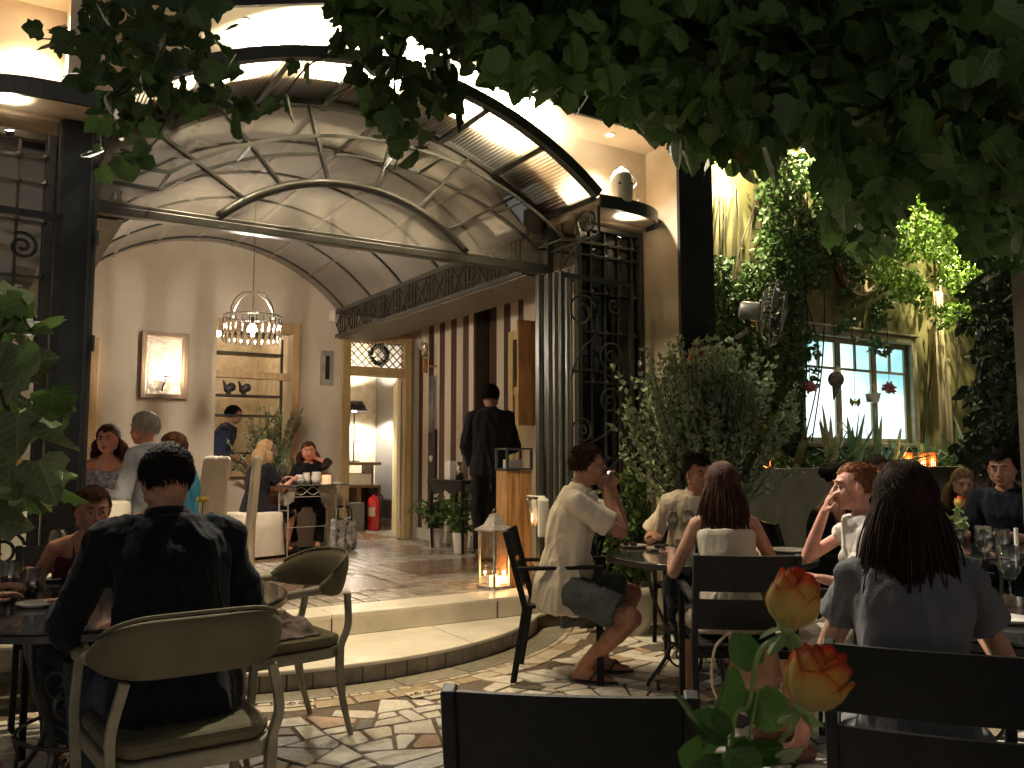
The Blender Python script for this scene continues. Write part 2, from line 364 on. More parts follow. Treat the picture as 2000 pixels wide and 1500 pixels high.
# two carved tiles in the border, with a scrolling line
for (px, py) in ((825, 1358), (580, 1378)):
    c = onZ(px, py, 0.0); ang = math.atan2(c.y-YC, c.x-XC); T = Vector((-math.sin(ang), math.cos(ang), 0)); R = Vector((math.cos(ang), math.sin(ang), 0))
    t = MB()
    t.plate([c+T*i*0.085+R*j*0.055+Vector((0,0,0.0075)) for i, j in ((-1,-1),(1,-1),(1,1),(-1,1))], 0.004, (0, 0, 1))
    e = t.build('carved_tile', mat('pale_carved_marble', (0.62, 0.55, 0.43), 0.45)); tag(e, ('square' if px < 700 else 'long')+' pale marble tile with carved scrolls set in the paving '+('left of' if px < 700 else 'below')+' the curved step', 'carved tile', 'carved tiles in the paving')
    r = MB()
    for s in (-1, 1):
        r.tube(spiral(c+T*s*0.035+Vector((0,0,0.012)), 0.03, 1.3, PI/2 if s > 0 else -PI/2, T, R, 20), 0.0035, 4)
        r.tube(spiral(c+T*s*0.066+Vector((0,0,0.012)), 0.015, 1.1, -PI/2*s, T, R, 14), 0.003, 4)
    r.build('scroll_relief', M_GROUT, e)
# ================================================================ THE RESTAURANT BUILDING
YF, YB = 5.7, 10.1                              # glazed front, back wall
FZ = 0.27                                       # inside floor level
VX, VH = 2.19, 1.51                             # vault centre and half width inside
B = thing('restaurant_building', 'cream restaurant pavilion with striped side wall, marble steps and lit recess above the entrance', 'building', (2.2, 7.5, 0))
f = MB(); f.box(-1.4, 6.4, 5.52, 12.6, 0.0, FZ-0.012)
f.build('floor_slab', M_GROUT, B)
# mosaic floor of small squares with brown inlaid rectangles
polys = []; tints = []
rects = [(1.75, 2.95, 6.35, 7.25), (3.35, 4.6, 6.9, 7.9), (1.9, 3.3, 8.55, 10.0), (4.0, 4.6, 10.3, 11.3), (0.0, 1.2, 6.6, 8.2), (3.55, 4.4, 8.35, 9.3)]
x = -1.38
while x < 5.9:
    y = 5.86
    while y < 12.5:
        w = 0.118; cx, cyy = x+w/2, y+w/2
        if not any(a0 < cx < a1 and b0 < cyy < b1 for a0, a1, b0, b1 in rects):
            j = lambda: random.uniform(-0.004, 0.004)
            polys.append([(x+0.006+j(), y+0.006+j()), (x+w-0.006+j(), y+0.006+j()), (x+w-0.006+j(), y+w-0.006+j()), (x+0.006+j(), y+w-0.006+j())]); tints.append(random.random())
        y += w
    x += 0.118
M_MOSAIC = attr_mat('floor_mosaic', [(0, (0.46, 0.41, 0.35)), (0.3, (0.40, 0.35, 0.29)), (0.55, (0.50, 0.45, 0.38)), (0.8, (0.34, 0.29, 0.24))], 0.22, 0.12, 0.12, 7)
o = link('floor_mosaic', tiles_mesh(polys, tints, FZ-0.012, 0.010), B); o.data.materials.append(M_MOSAIC); o['kind'] = 'stuff'
M_BROWN = mat('brown_floor_stone', (0.20, 0.125, 0.078), 0.25, 0, 0.22, 5, 0.05, rvar=0.12)
for a0, a1, b0, b1 in rects:
    MB().box(a0, a1, b0, b1, FZ-0.012, FZ-0.002).build('floor_inlay', M_BROWN, B)
# steps
s = MB(); s.box(-1.4, 5.0, 5.5, 5.84, 0.245, FZ); s.box(-1.4, 5.0, 5.515, 5.6, 0.121, 0.2445)
s.build('upper_step', M_MARBLE, B, bevel=0.006)
for xx in (0.75, 2.02, 3.3, 4.4): MB().box(xx, xx+0.003, 5.4985, 5.7, 0.122, FZ+0.0006).build('step_joint', M_GROUT, B)
arc = [(XC+RS*math.cos(t), YC+RS*math.sin(t)) for t in np.linspace(PI+0.72, 2*PI-0.72, 60)]
arc = [p for p in arc if p[1] < 5.52]
s = MB().prism([(arc[0][0]-0.05, 5.52)]+arc+[(arc[-1][0]+0.1, 5.52)], 0.095, 0.12)
s.build('lower_step', M_MARBLE, B, bevel=0.008)
arc2 = [(XC+(RS-0.02)*math.cos(t), YC+(RS-0.02)*math.sin(t)) for t in np.linspace(PI+0.72, 2*PI-0.72, 60)]; arc2 = [p for p in arc2 if p[1] < 5.5]
MB().prism([(arc2[0][0], 5.5)]+arc2+[(arc2[-1][0], 5.5)], 0.002, 0.094).build('step_core', M_GROUT, B)
s = MB(); t = PI+0.66
while t < 2*PI-0.66:
    a0, a1 = t+0.0018, t+0.062
    P = [Vector((XC+r*math.cos(a), YC+r*math.sin(a))) for r, a in ((RS-0.022, a0), (RS-0.009, a0), (RS-0.009, a1), (RS-0.022, a1))]
    if max(p.y for p in P) < 5.5: s.prism([tuple(p) for p in P], 0.004, 0.093)
    t += 0.0638
s.build('riser_tiles', M_STEPTILE, B)
for (xx, aa) in ((1.15, 4.35), (2.75, 5.05)):
    MB().bar((xx, 5.5, 0.1195), (XC+RS*math.cos(aa), YC+RS*math.sin(aa), 0.1195), 0.003, 0.003).build('step_joint', M_GROUT, B)
# back wall with its openings: built in panels round them
def wall_y(y0, y1, x0, x1, z0, z1, holes, m, name):
    """wall in the plane y0..y1 with rectangular holes (hx0,hx1,hz0,hz1), as butted blocks"""
    w = MB(); xs = sorted({x0, x1, *[h[0] for h in holes], *[h[1] for h in holes]})
    for i in range(len(xs)-1):
        a, b = xs[i], xs[i+1]; hz = sorted([(h[2], h[3]) for h in holes if h[0] <= a+1e-6 and h[1] >= b-1e-6]); z = z0
        for p, q in hz:
            if p > z: w.box(a, b, y0, y1, z, p)
            z = q
        if z < z1: w.box(a, b, y0, y1, z, z1)
    import bmesh
    me = w.mesh(name); bm = bmesh.new(); bm.from_mesh(me); bmesh.ops.remove_doubles(bm, verts=bm.verts, dist=1e-4)
    bm.to_mesh(me); bm.free(); me.materials.append(m); return link(name, me, B)
wall_y(YB, YB+0.16, -1.4, 5.2, FZ, 4.05, [(2.26, 3.14, 1.15, 2.80), (3.89, 4.62, FZ, 2.35), (3.89, 4.67, 2.46, 2.78)], M_INWALL, 'back_wall')
MB().box(-1.56, -1.4, 5.4, 12.6, 0.0, 4.05).build('left_wall', M_INWALL, B)
MB().box(4.85, 5.25, 8.65, 10.1, FZ, 3.2).build('striped_wall', M_STRIPE, B)
w = MB(); w.box(5.05, 5.25, 8.12, 8.649, FZ, 3.2); w.box(5.05, 5.25, 7.2, 8.12, 2.72, 3.2); w.box(5.05, 5.25, 5.7, 7.2, FZ, 3.2)
w.build('striped_wall', M_STRIPE, B)
MB().box(4.852, 5.049, 8.60, 8.648, FZ, 3.1).build('corner_post', mat('dark_brown_paint', (0.035, 0.02, 0.016), 0.6), B)
w = MB(); w.box(4.825, 4.849, 8.66, 10.09, FZ, FZ+0.14); w.box(5.025, 5.049, 8.13, 8.59, FZ, FZ+0.14); w.build('baseboard', M_WHITEP, B, bevel=0.004)
# vault: shell between two curved surfaces, with ribs and purlins
def vz(x, half=VH, z0=3.15, rise=0.66, cx=VX):
    R = (half*half+rise*rise)/(2*rise); dx = max(-half, min(half, x-cx)); return z0+math.sqrt(R*R-dx*dx)-(R-rise)
def arch_sheet(y0, y1, half, z0, rise, t, n=40, cx=VX):
    w = MB(); xs = [cx-half+2*half*i/n for i in range(n+1)]; vs = []
    for y in (y0, y1):
        for dz in (0, t): vs += [(x, y, vz(x, half, z0, rise, cx)+dz) for x in xs]
    m = n+1; fs = []
    for i in range(n):
        fs += [(i, i+1, 2*m+i+1, 2*m+i), (m+i, 3*m+i, 3*m+i+1, m+i+1), (i, m+i, m+i+1, i+1), (2*m+i, 2*m+i+1, 3*m+i+1, 3*m+i)]
    fs += [(0, 2*m, 3*m, m), (n, m+n, 3*m+n, 2*m+n)]
    return w.add(vs, fs)
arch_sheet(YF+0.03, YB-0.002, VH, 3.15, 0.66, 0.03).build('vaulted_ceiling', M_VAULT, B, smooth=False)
def arch_rib(y, half, z0, rise, w, h, n=36, cx=VX, dz=0.0, x0=None, x1=None):
    a = x0 if x0 is not None else cx-half; b = x1 if x1 is not None else cx+half; pts = [Vector((a+(b-a)*i/n, y, vz(a+(b-a)*i/n, half, z0, rise, cx)+dz)) for i in range(n+1)]
    m = MB(); vs = []
    for i, p in enumerate(pts):
        t = (pts[min(i+1, n)]-pts[max(i-1, 0)]).normalized(); nr = Vector((-t.z, 0, t.x))
        vs += [p+Vector((0, s*w/2, 0))+nr*u*h/2 for s, u in ((-1,-1),(1,-1),(1,1),(-1,1))]
    fs = [(i*4+k, i*4+(k+1) % 4, i*4+4+(k+1) % 4, i*4+4+k) for i in range(n) for k in range(4)]+[(3,2,1,0), tuple(n*4+k for k in range(4))]
    return m.add(vs, fs)
for y in (6.45, 7.3, 8.15, 9.0, 9.85):
    arch_rib(y, VH, 3.15, 0.66, 0.025, 0.02, dz=-0.012).build('vault_rib', M_FRAME, B)
m = MB()
for k in range(1, 7):
    x = VX-VH+2*VH*k/7; z = vz(x)-0.004; m.bar((x, YF+0.05, z), (x, YB-0.01, z), 0.05, 0.012)
m.build('vault_purlins', mat('beige_strip', (0.22, 0.19, 0.165), 0.6), B)
# aisle ceilings, left and right of the vault; arch infill on the back wall is the wall itself
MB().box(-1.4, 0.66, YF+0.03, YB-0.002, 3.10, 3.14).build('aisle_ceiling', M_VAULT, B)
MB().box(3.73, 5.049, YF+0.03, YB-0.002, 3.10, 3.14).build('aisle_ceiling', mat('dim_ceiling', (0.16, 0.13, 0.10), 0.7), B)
def truss(X, sgn, name='lattice_girder'):
    t = MB(); z0, z1 = 2.80, 3.145
    t.box(X-0.02, X+0.02, YF+0.06, YB-0.01, z1-0.045, z1); t.box(X-0.02, X+0.02, YF+0.06, YB-0.01, z0, z0+0.035)
    y = YF+0.12; n = 0
    while y < YB-0.1:
        if n % 2 == 0:
            for dy in (0, 0.07, 0.14): t.bar((X, y+dy, z0+0.03), (X, y+dy, z1-0.04), 0.012, 0.012)
            t.bar((X, y, (z0+z1)/2+0.06), (X, y+0.14, (z0+z1)/2+0.06), 0.010, 0.01); t.bar((X, y, (z0+z1)/2-0.07), (X, y+0.14, (z0+z1)/2-0.07), 0.010, 0.01); y += 0.14
        else:
            t.bar((X-0.004, y, z0+0.03), (X-0.004, y+0.26, z1-0.04), 0.011, 0.011); t.bar((X+0.008, y+0.26, z0+0.03), (X+0.008, y, z1-0.04), 0.011, 0.011); y += 0.26
        n += 1
    return t.build(name, M_STEEL, B)
truss(3.70, 1); truss(0.68, -1)
MB().box(3.722, 4.25, YF+0.06, YB-0.01, 2.79, 2.815).build('girder_shelf', mat('dark_shelf_board', (0.15, 0.12, 0.09), 0.5), B)
MB().box(0.3, 0.658, YF+0.06, YB-0.01, 2.79, 2.815).build('girder_shelf', MATS['dark_shelf_board'], B)
# room behind the back wall
w = MB(); w.box(1.2, 6.4, 12.5, 12.62, FZ, 3.4); w.box(1.08, 1.2, YB+0.16, 12.62, FZ, 3.4); w.box(3.40, 3.45, YB+0.17, 12.49, FZ, 3.29)
w.build('back_room_wall', mat('back_room_cream', (0.60, 0.53, 0.40), 0.8), B)
MB().box(1.2, 6.4, YB+0.16, 12.5, 3.3, 3.4).build('back_room_ceiling', M_WHITEP, B)
w = MB(); w.box(5.25, 5.37, YB+0.17, 12.49, FZ, 3.29); w.build('back_room_side_wall', M_GREYW, B)
MB().box(5.225, 5.248, 10.35, 12.4, FZ, FZ+0.12).build('baseboard', M_WHITEP, B)
# door frame, transom lattice, leaf
d = MB(); X0, X1 = 3.775, 4.70
d.box(X0, 3.885, YB-0.05, YB+0.10, FZ, 2.86); d.box(4.625, 4.72, YB-0.05, YB+0.10, FZ, 2.86)
d.box(3.886, 4.624, YB-0.045, YB+0.09, 2.352, 2.458); d.box(3.886, 4.624, YB-0.045, YB+0.09, 2.785, 2.86); d.box(X0-0.02, 4.74, YB-0.065, YB-0.052, 2.865, 2.90)
df = d.build('door_frame', M_YWOOD, B, bevel=0.008)
l = MB(); x0, x1, z0, z1 = 3.89, 4.62, 2.462, 2.782; st = 0.107
k = -4
while k < 12:
    for sg in (1, -1):
        xa = x0+k*st if sg > 0 else x0+k*st; pa = []; 
        # line x = xa + (z-z0) (or mirrored), clipped to the opening
        za, zb = z0, z1; A = xa if sg > 0 else xa+(z1-z0); Bx = xa+(z1-z0) if sg > 0 else xa
        t0, t1 = 0.0, 1.0; dx = Bx-A
        for lo, hi in ((x0, x1),):
            ta, tb = (lo-A)/dx, (hi-A)/dx
            if ta > tb: ta, tb = tb, ta
            t0, t1 = max(t0, ta), min(t1, tb)
        if t1-t0 > 0.03: l.bar((A+dx*t0, YB+0.02+0.008*sg, za+(zb-za)*t0), (A+dx*t1, YB+0.02+0.008*sg, za+(zb-za)*t1), 0.012, 0.010, (0, 1, 0))
    k += 1
l.build('transom_lattice', mat('brown_lattice', (0.05, 0.022, 0.012), 0.5), df)
d = MB(); a = Vector((4.60, 10.12, 0)); b = Vector((4.93, 11.0, 0))
d2 = (b-a).normalized(); nn = Vector((-d2.y, d2.x, 0))
MB().plate([a+Vector((0,0,FZ+0.01)), b+Vector((0,0,FZ+0.01)), b+Vector((0,0,2.34)), a+Vector((0,0,2.34))], 0.045, nn).build('door_leaf', M_CREAMD, B, bevel=0.004)
MB().plate([a-nn*0.012+Vector((0,0,FZ+0.012)), b-nn*0.012+Vector((0,0,FZ+0.012)), b-nn*0.012+Vector((0,0,FZ+0.2)), a-nn*0.012+Vector((0,0,FZ+0.2))], 0.0115, nn).build('door_kickplate', M_CREAMD, B)
# wood framed opening left of the door, and the tall window frame at far left
d = MB()
d.box(2.26, 3.14, YB-0.005, YB+0.15, 2.802, 2.80+0.001) if False else None
d.box(3.142, 3.245, YB-0.035, YB+0.12, 1.15, 2.93); d.box(2.26, 3.14, YB-0.035, YB+0.12, 2.802, 2.93); d.box(2.26, 3.14, YB+0.03, YB+0.12, 2.24, 2.32); d.box(2.20, 3.30, YB-0.06, YB+0.12, 1.09, 1.148)
d.build('window_frame', mat('honey_wood', (0.50, 0.34, 0.18), 0.45, 0, 0.15, 3, 0.06, stretch=(8, 8, 0.6)), B, bevel=0.006)
d = MB(); d.box(0.68, 1.03, YB-0.045, YB-0.002, 2.50, 2.60); d.box(0.93, 1.03, YB-0.045, YB-0.002, 1.0, 2.499); d.box(0.75, 0.93, YB-0.03, YB-0.002, 1.86, 1.94); d.box(0.68, 0.75, YB-0.035, YB-0.002, 1.0, 2.499)
d.box(0.751, 0.929, YB-0.018, YB-0.002, 1.0, 2.499)
d.build('window_frame', MATS['honey_wood'], B, bevel=0.006)
# pine door in the striped wall and its open shutter
d = MB(); d.box(5.0, 5.12, 7.2, 7.30, FZ, 2.72); d.box(5.0, 5.12, 8.02, 8.12, FZ, 2.72); d.box(5.0, 5.12, 7.301, 8.019, 2.62, 2.72); d.box(5.01, 5.10, 7.301, 8.019, 2.0, 2.09)
d.box(5.03, 5.08, 7.301, 8.019, FZ, 1.999)
df = d.build('side_door', M_YWOOD, B, bevel=0.005)
l = MB()
for k in range(-5, 9):
    for sg in (1, -1):
        A, Bx = (7.3+k*0.1, 7.3+k*0.1+0.53) if sg > 0 else (7.3+k*0.1+0.53, 7.3+k*0.1); ta, tb = (7.302-A)/(Bx-A), (8.018-A)/(Bx-A)
        if ta > tb: ta, tb = tb, ta
        t0, t1 = max(0, ta), min(1, tb)
        if t1-t0 > 0.03: l.bar((5.06+0.006*sg, A+(Bx-A)*t0, 2.09+0.53*t0), (5.06+0.006*sg, A+(Bx-A)*t1, 2.09+0.53*t1), 0.009, 0.009, (1, 0, 0))
l.build('transom_lattice', MATS['brown_lattice'], df)
MB().bar((4.985, 7.95, 1.25), (4.985, 7.95, 1.55), 0.02, 0.02).build('handle', M_CHROME, df)
sh = MB()
for k in range(3): sh.box(4.42+0.15*k, 4.42+0.15*k+0.147, 6.98, 7.015, 1.62, 2.66)
sh.build('shutter', M_PINE, B, bevel=0.004)
MB().box(5.0, 5.049, 7.1, 7.2, FZ, 2.66).build('shutter_post', MATS['dark_brown_paint'], B)
# upper storey: recess with sloping ceiling above the vault, dark fascia, pillars
UPY = 5.30
def zc(x):                                        # underside of the recess ceiling
    ax = abs(x-VX); return 3.84 if ax > 1.36 else 3.84+(1.36-ax)*0.325
xs = [-0.23, 0.83, VX, 3.55, 4.62]
n = 40; w = MB(); vs = []; XS = sorted(set([round(-0.23+4.85*i/n, 4) for i in range(n+1)]+[0.83, VX, 3.55, VX-1.60, VX+1.60]))
def low(x): return vz(x, 1.66, 3.26, 0.58)+0.035 if abs(x-VX) < 1.66 else 3.27
for i in range(len(XS)-1):
    a, b = XS[i], XS[i+1]; za, zb = low(a), low(b)
    w.add([(a,UPY,za),(b,UPY,zb),(b,UPY,zc(b)+0.1),(a,UPY,zc(a)+0.1),(a,UPY+.12,za),(b,UPY+.12,zb),(b,UPY+.12,zc(b)+0.1),(a,UPY+.12,zc(a)+0.1)], [(0,1,2,3),(4,7,6,5),(0,4,5,1),(3,2,6,7)])
w.build('recess_wall', M_PLASTER, B)
w = MB(); cs = [-0.23, 0.83, VX, 3.55, 4.62]
for i in range(4):
    a, b = cs[i], cs[i+1]; w.add([(a,4.93,zc(a)),(b,4.93,zc(b)),(b,UPY,zc(b)),(a,UPY,zc(a)),(a,4.93,zc(a)+.08),(b,4.93,zc(b)+.08),(b,UPY,zc(b)+.08),(a,UPY,zc(a)+.08)], [(0,1,2,3),(7,6,5,4),(0,4,5,1),(2,6,7,3)])
w.build('recess_ceiling', M_PLASTER, B)
w = MB(); cs = [-2.2, -0.23, 0.83, VX, 3.55, 4.975]
for i in range(5):
    a, b = cs[i], cs[i+1]; za = zc(a) if -0.3 < a < 4.7 else 3.84; zb = zc(b) if -0.3 < b < 4.7 else 3.84
    w.add([(a,4.90,za),(b,4.90,zb),(b,4.93,zb),(a,4.93,za),(a,4.90,6.2),(b,4.90,6.2),(b,4.93,6.2),(a,4.93,6.2)], [(0,1,2,3),(7,6,5,4),(0,4,5,1),(2,6,7,3)])
w.build('dark_fascia', M_DARKWALL, B)
MB().box(-2.2, 4.6, 5.43, 12.6, 4.06, 4.2).build('roof', M_DARKWALL, B)
w = MB(); w.box(4.62, 4.975, 4.93, 7.2, 0.0, 3.84); w.box(4.62, 4.975, 4.931, 5.5, 3.84, 6.2); w.build('pillar', M_PLASTER, B)
w = MB(); w.box(4.615, 4.98, 4.90, 4.929, 0.0, 6.2); w.box(4.976, 4.985, 4.93, 7.2, 0, 6.2); w.build('pillar_front', M_DARKWALL, B)
w = MB(); w.box(-0.58, -0.235, 4.93, 7.2, 0.0, 3.84); w.build('pillar', M_PLASTER, B)
MB().box(-0.59, -0.23, 4.90, 4.929, 0.0, 6.2).build('pillar_front', M_DARKWALL, B)
MB().box(0.30, 0.47, 4.98, 5.29, 3.27, 3.95).build('recess_pilaster', M_PLASTER, B)
# ================================================================ GLAZED FRONT: frame, fan light, arched glass
FR = thing('glazed_screen', 'grey steel entrance screen with arched fan light of glass above the wide opening', 'glass screen', (2.2, YF, FZ))
X0, X1 = 0.51, 3.87
f = MB(); f.box(X0-0.01, X1+0.01, YF-0.05, YF+0.03, 2.80, 2.855); f.box(X0-0.01, X1+0.01, YF-0.035, YF+0.02, 2.856, 2.885); f.build('transom_beam', M_STEEL, FR, bevel=0.006)
for a_, b_ in ((0.40, X0), (X1, X1+0.06)): MB().box(a_, b_, YF-0.04, YF+0.03, FZ, 3.27).build('upright', M_FRAME, FR, bevel=0.005)
for i, (xx, yy, w) in enumerate(((3.80, YF-0.02, 0.05), (3.83, YF-0.11, 0.035), (3.85, YF-0.17, 0.035), (3.86, YF-0.24, 0.03), (3.87, YF-0.31, 0.03))):
    m = MB(); m.box(xx-w/2, xx+w/2, yy-w*0.6, yy+w*0.6, FZ, 2.79); m.box(xx-w*0.2, xx+w*0.2, yy-w*0.6-0.012, yy-w*0.6-0.001, FZ+0.01, 2.78)
    m.build('folded_door_profile', M_STEEL if i == 0 else M_FRAME, FR, bevel=0.006)
ar = MB(); n = 40
FA = dict(half=0.93, z0=2.885, rise=0.37, cx=2.19)
def arcp(x, half, z0, rise, cx): return vz(x, half, z0, rise, cx)
ar.tube([(2.19-0.93+1.86*i/n, YF-0.02, arcp(2.19-0.93+1.86*i/n, 0.93, 2.89, 0.37, 2.19)) for i in range(n+1)], 0.032, 8)
ar.build('inner_arch', M_STEEL, FR, smooth=True)
arch_rib(YF-0.01, 1.66, 3.27, 0.56, 0.05, 0.05).build('outer_arch', M_STEEL, FR)
for a in (-63, -37, -12.5, 12.5, 37, 63):
    r = math.radians(a); dx = math.sin(r)
    p = Vector((2.19+0.93*math.sin(r)*0.93, YF-0.012, 0)); p.z = arcp(p.x, 0.93, 2.89, 0.37, 2.19)+0.02
    q = Vector((2.19+1.63*math.sin(r)*0.97, YF-0.012, 0)); q.z = vz(q.x, 1.66, 3.27, 0.56)-0.01
    MB().bar(p, q, 0.024, 0.04, (0, 1, 0)).build('glazing_bar', M_STEEL, FR, bevel=0.004)
# fan-light glass between beam and arch
xs = [2.19-1.64+3.28*i/n for i in range(n+1)]; w = MB(); vs = [(x, YF, 2.86) for x in xs]+[(x, YF, vz(x, 1.66, 3.27, 0.56)-0.015) for x in xs]
w.add(vs, [(i, i+1, n+2+i, n+1+i) for i in range(n)]); w.build('fan_light_glass', glassmat('hazy_glass', (0.74, 0.73, 0.70), 0.06, 0.05, 0.26), FR)  # grey haze of reflections is mixed into the glass as diffuse colour
# flat ladder-like iron arch in front of the screen
IR = thing('iron_arch_shelf', 'thin wrought iron ladder arch projecting in front of the fan light', 'ironwork', (2.3, 5.5, 3.0))
def ladder_pts(y):
    c, h = 2.335, 1.45; P = [(0.56, y, 3.01), (0.885, y, 3.01)]
    for i in range(1, 30): x = 0.885+2.9*i/30; P.append((x, y, 3.01+ (math.sqrt(max(0, 2.45**2-(x-c)**2))-math.sqrt(2.45**2-h*h)) ))
    return P+[(3.785, y, 3.01), (4.15, y, 3.01)]
for y in (5.31, 5.69):
    P = ladder_pts(y); m = MB()
    for a, b in zip(P[:-1], P[1:]): m.bar(a, b, 0.022, 0.014, (0, 1, 0))
    m.build('arch_bar', M_FRAME, IR)
m = MB()
for i in (0, 1, 6, 13, 20, 27, 31, 32): P = ladder_pts(5.32); Q = ladder_pts(5.68); m.bar(P[i], Q[i], 0.018, 0.012)
m.build('rungs', M_FRAME, IR)
# scroll brackets hanging between canopy and ladder, right side
def scroll_bracket(x, name='iron_scroll_bracket'):
    m = MB(); U = (0, 1, 0); V = (0, 0, 1)
    for y in (5.02, 5.31, 5.5, 5.68): m.bar((x, y, 2.9 if y > 5.2 else 3.0), (x, y, 3.24), 0.016, 0.016)
    m.tube(bez([(x, 5.10, 3.24), (x, 5.28, 3.18), (x, 5.24, 3.0), (x, 5.42, 2.9), (x, 5.66, 2.70)], 6), 0.011, 5)
    m.tube(spiral((x, 5.14, 3.11), 0.085, 1.6, PI/2, U, V, 28, 0.14), 0.011, 5)
    m.tube(spiral((x, 5.52, 2.86), 0.045, 1.4, -PI/2, U, V, 20, 0.2), 0.008, 5)
    m.bar((x, 5.02, 2.99), (x, 5.69, 2.99), 0.016, 0.016)
    for y in (5.31, 5.5): m.ball((x, y, 3.06), 0.02, 6, 4)
    return m
t = scroll_bracket(3.90).build('iron_scroll_bracket', M_FRAME); tag(t, 'wrought iron scroll bracket hanging under the right end of the arched canopy', 'bracket', 'iron scroll brackets')
t = scroll_bracket(0.50).build('iron_scroll_bracket', M_FRAME); tag(t, 'wrought iron scroll bracket by the thick dark post on the left', 'bracket', 'iron scroll brackets')
# ================================================================ CANOPY with corrugated sheets, rounded slabs
CN = thing('arched_canopy', 'arched entrance canopy of glowing corrugated sheets with flat rounded dark-rimmed ends', 'canopy', (2.2, 5.2, 3.3))
def corr_mat():
    m = bpy.data.materials.new('corrugated_polycarbonate'); m.use_nodes = True; N = m.node_tree.nodes; L = m.node_tree.links; N.clear()
    out = N.new('ShaderNodeOutputMaterial'); tc = N.new('ShaderNodeTexCoord'); sp = N.new('ShaderNodeSeparateXYZ'); L.new(tc.outputs['Object'], sp.inputs[0])
    wv = N.new('ShaderNodeTexWave'); wv.bands_direction = 'X'; wv.inputs['Scale'].default_value = 12.0; mp = N.new('ShaderNodeMapping'); L.new(tc.outputs['Object'], mp.inputs[0]); L.new(mp.outputs[0], wv.inputs[0])
    mr = N.new('ShaderNodeMapRange'); mr.inputs[3].default_value = 0.72; mr.inputs[4].default_value = 1.0; L.new(wv.outputs[1], mr.inputs[0])
    bp = N.new('ShaderNodeBump'); bp.inputs['Strength'].default_value = 0.8; bp.inputs['Distance'].default_value = 0.01; L.new(wv.outputs[1], bp.inputs['Height'])
    cm = N.new('ShaderNodeMix'); cm.data_type = 'RGBA'; cm.inputs[6].default_value = (0.62, 0.52, 0.38, 1); cm.inputs[7].default_value = (0.92, 0.84, 0.68, 1); L.new(wv.outputs[1], cm.inputs[0])
    t = N.new('ShaderNodeBsdfTranslucent'); L.new(cm.outputs[2], t.inputs[0]); L.new(bp.outputs[0], t.inputs['Normal'])
    tr = N.new('ShaderNodeBsdfTransparent'); L.new(cm.outputs[2], tr.inputs[0]); gl = N.new('ShaderNodeBsdfGlossy'); gl.inputs['Roughness'].default_value = 0.25; L.new(bp.outputs[0], gl.inputs['Normal'])
    a = N.new('ShaderNodeMixShader'); a.inputs[0].default_value = 0.38; L.new(t.outputs[0], a.inputs[1]); L.new(tr.outputs[0], a.inputs[2])
    b = N.new('ShaderNodeMixShader'); b.inputs[0].default_value = 0.06; L.new(a.outputs[0], b.inputs[1]); L.new(gl.outputs[0], b.inputs[2]); L.new(b.outputs[0], out.inputs[0]); return m
M_CORR = corr_mat()
n = 48; hv = 1.66; xs = [VX-hv+2*hv*i/n for i in range(n+1)]
w = MB(); vs = [(x, y, vz(x, hv, 3.26, 0.585)) for y in (4.97, YF) for x in xs]
w.add(vs, [(i, i+1, n+2+i, n+1+i) for i in range(n)]); w.build('corrugated_sheet', M_CORR, CN)
arch_rib(4.965, hv, 3.26, 0.585, 0.07, 0.075, dz=0.02).build('canopy_rim', M_FRAME, CN)
for k in range(8):
    x = VX-hv*0.985+2*hv*0.985*k/7; z = vz(x, hv, 3.26, 0.585)-0.022; tn = math.atan2(-(x-VX), 2.6)
    MB().bar((x, 4.98, z), (x, YF-0.03, z), 0.045, 0.03, (math.sin(-tn), 0, math.cos(tn))).build('canopy_bar', M_FRAME, CN)
def slab(sgn):
    x_in = VX+sgn*hv; x_out = VX+sgn*2.43; P = []
    P.append((x_in, 4.935)); r = 0.33
    P.append((x_out-sgn*r*1.5, 4.935))
    for i in range(1, 13): a = PI/2*i/12; P.append((x_out-sgn*r*1.5+sgn*r*1.5*math.sin(a), 4.935+r*(1-math.cos(a))))
    P.append((x_out, UPY-0.002)); P.append((x_in, UPY-0.002)); return P
for sgn in (1, -1):
    P = slab(sgn)
    if sgn < 0: P = P[::-1]
    m = MB().prism(P, 3.215, 3.255); m.build('flat_canopy', mat('stained_soffit', (0.60, 0.50, 0.38), 0.7, 0, 0.25, 3, 0.1, col2=(0.32, 0.23, 0.15)), CN)
    P = slab(sgn); r = MB()
    Q = P[:-2] + [P[-2]]
    for a, b in zip(Q[:-1], Q[1:]):
        r.bar((a[0], a[1], 3.225), (b[0], b[1], 3.225), 0.024, 0.10)
    r.build('slab_rim', M_FRAME, CN)
    # soffit continues back over the lattice window
    a, b = (VX+hv+0.02, 4.615) if sgn > 0 else (-0.22, VX-hv-0.02)
    MB().box(a, b, UPY, YF+0.02, 3.19, 3.26).build('rear_soffit', MATS['stained_soffit'], CN)
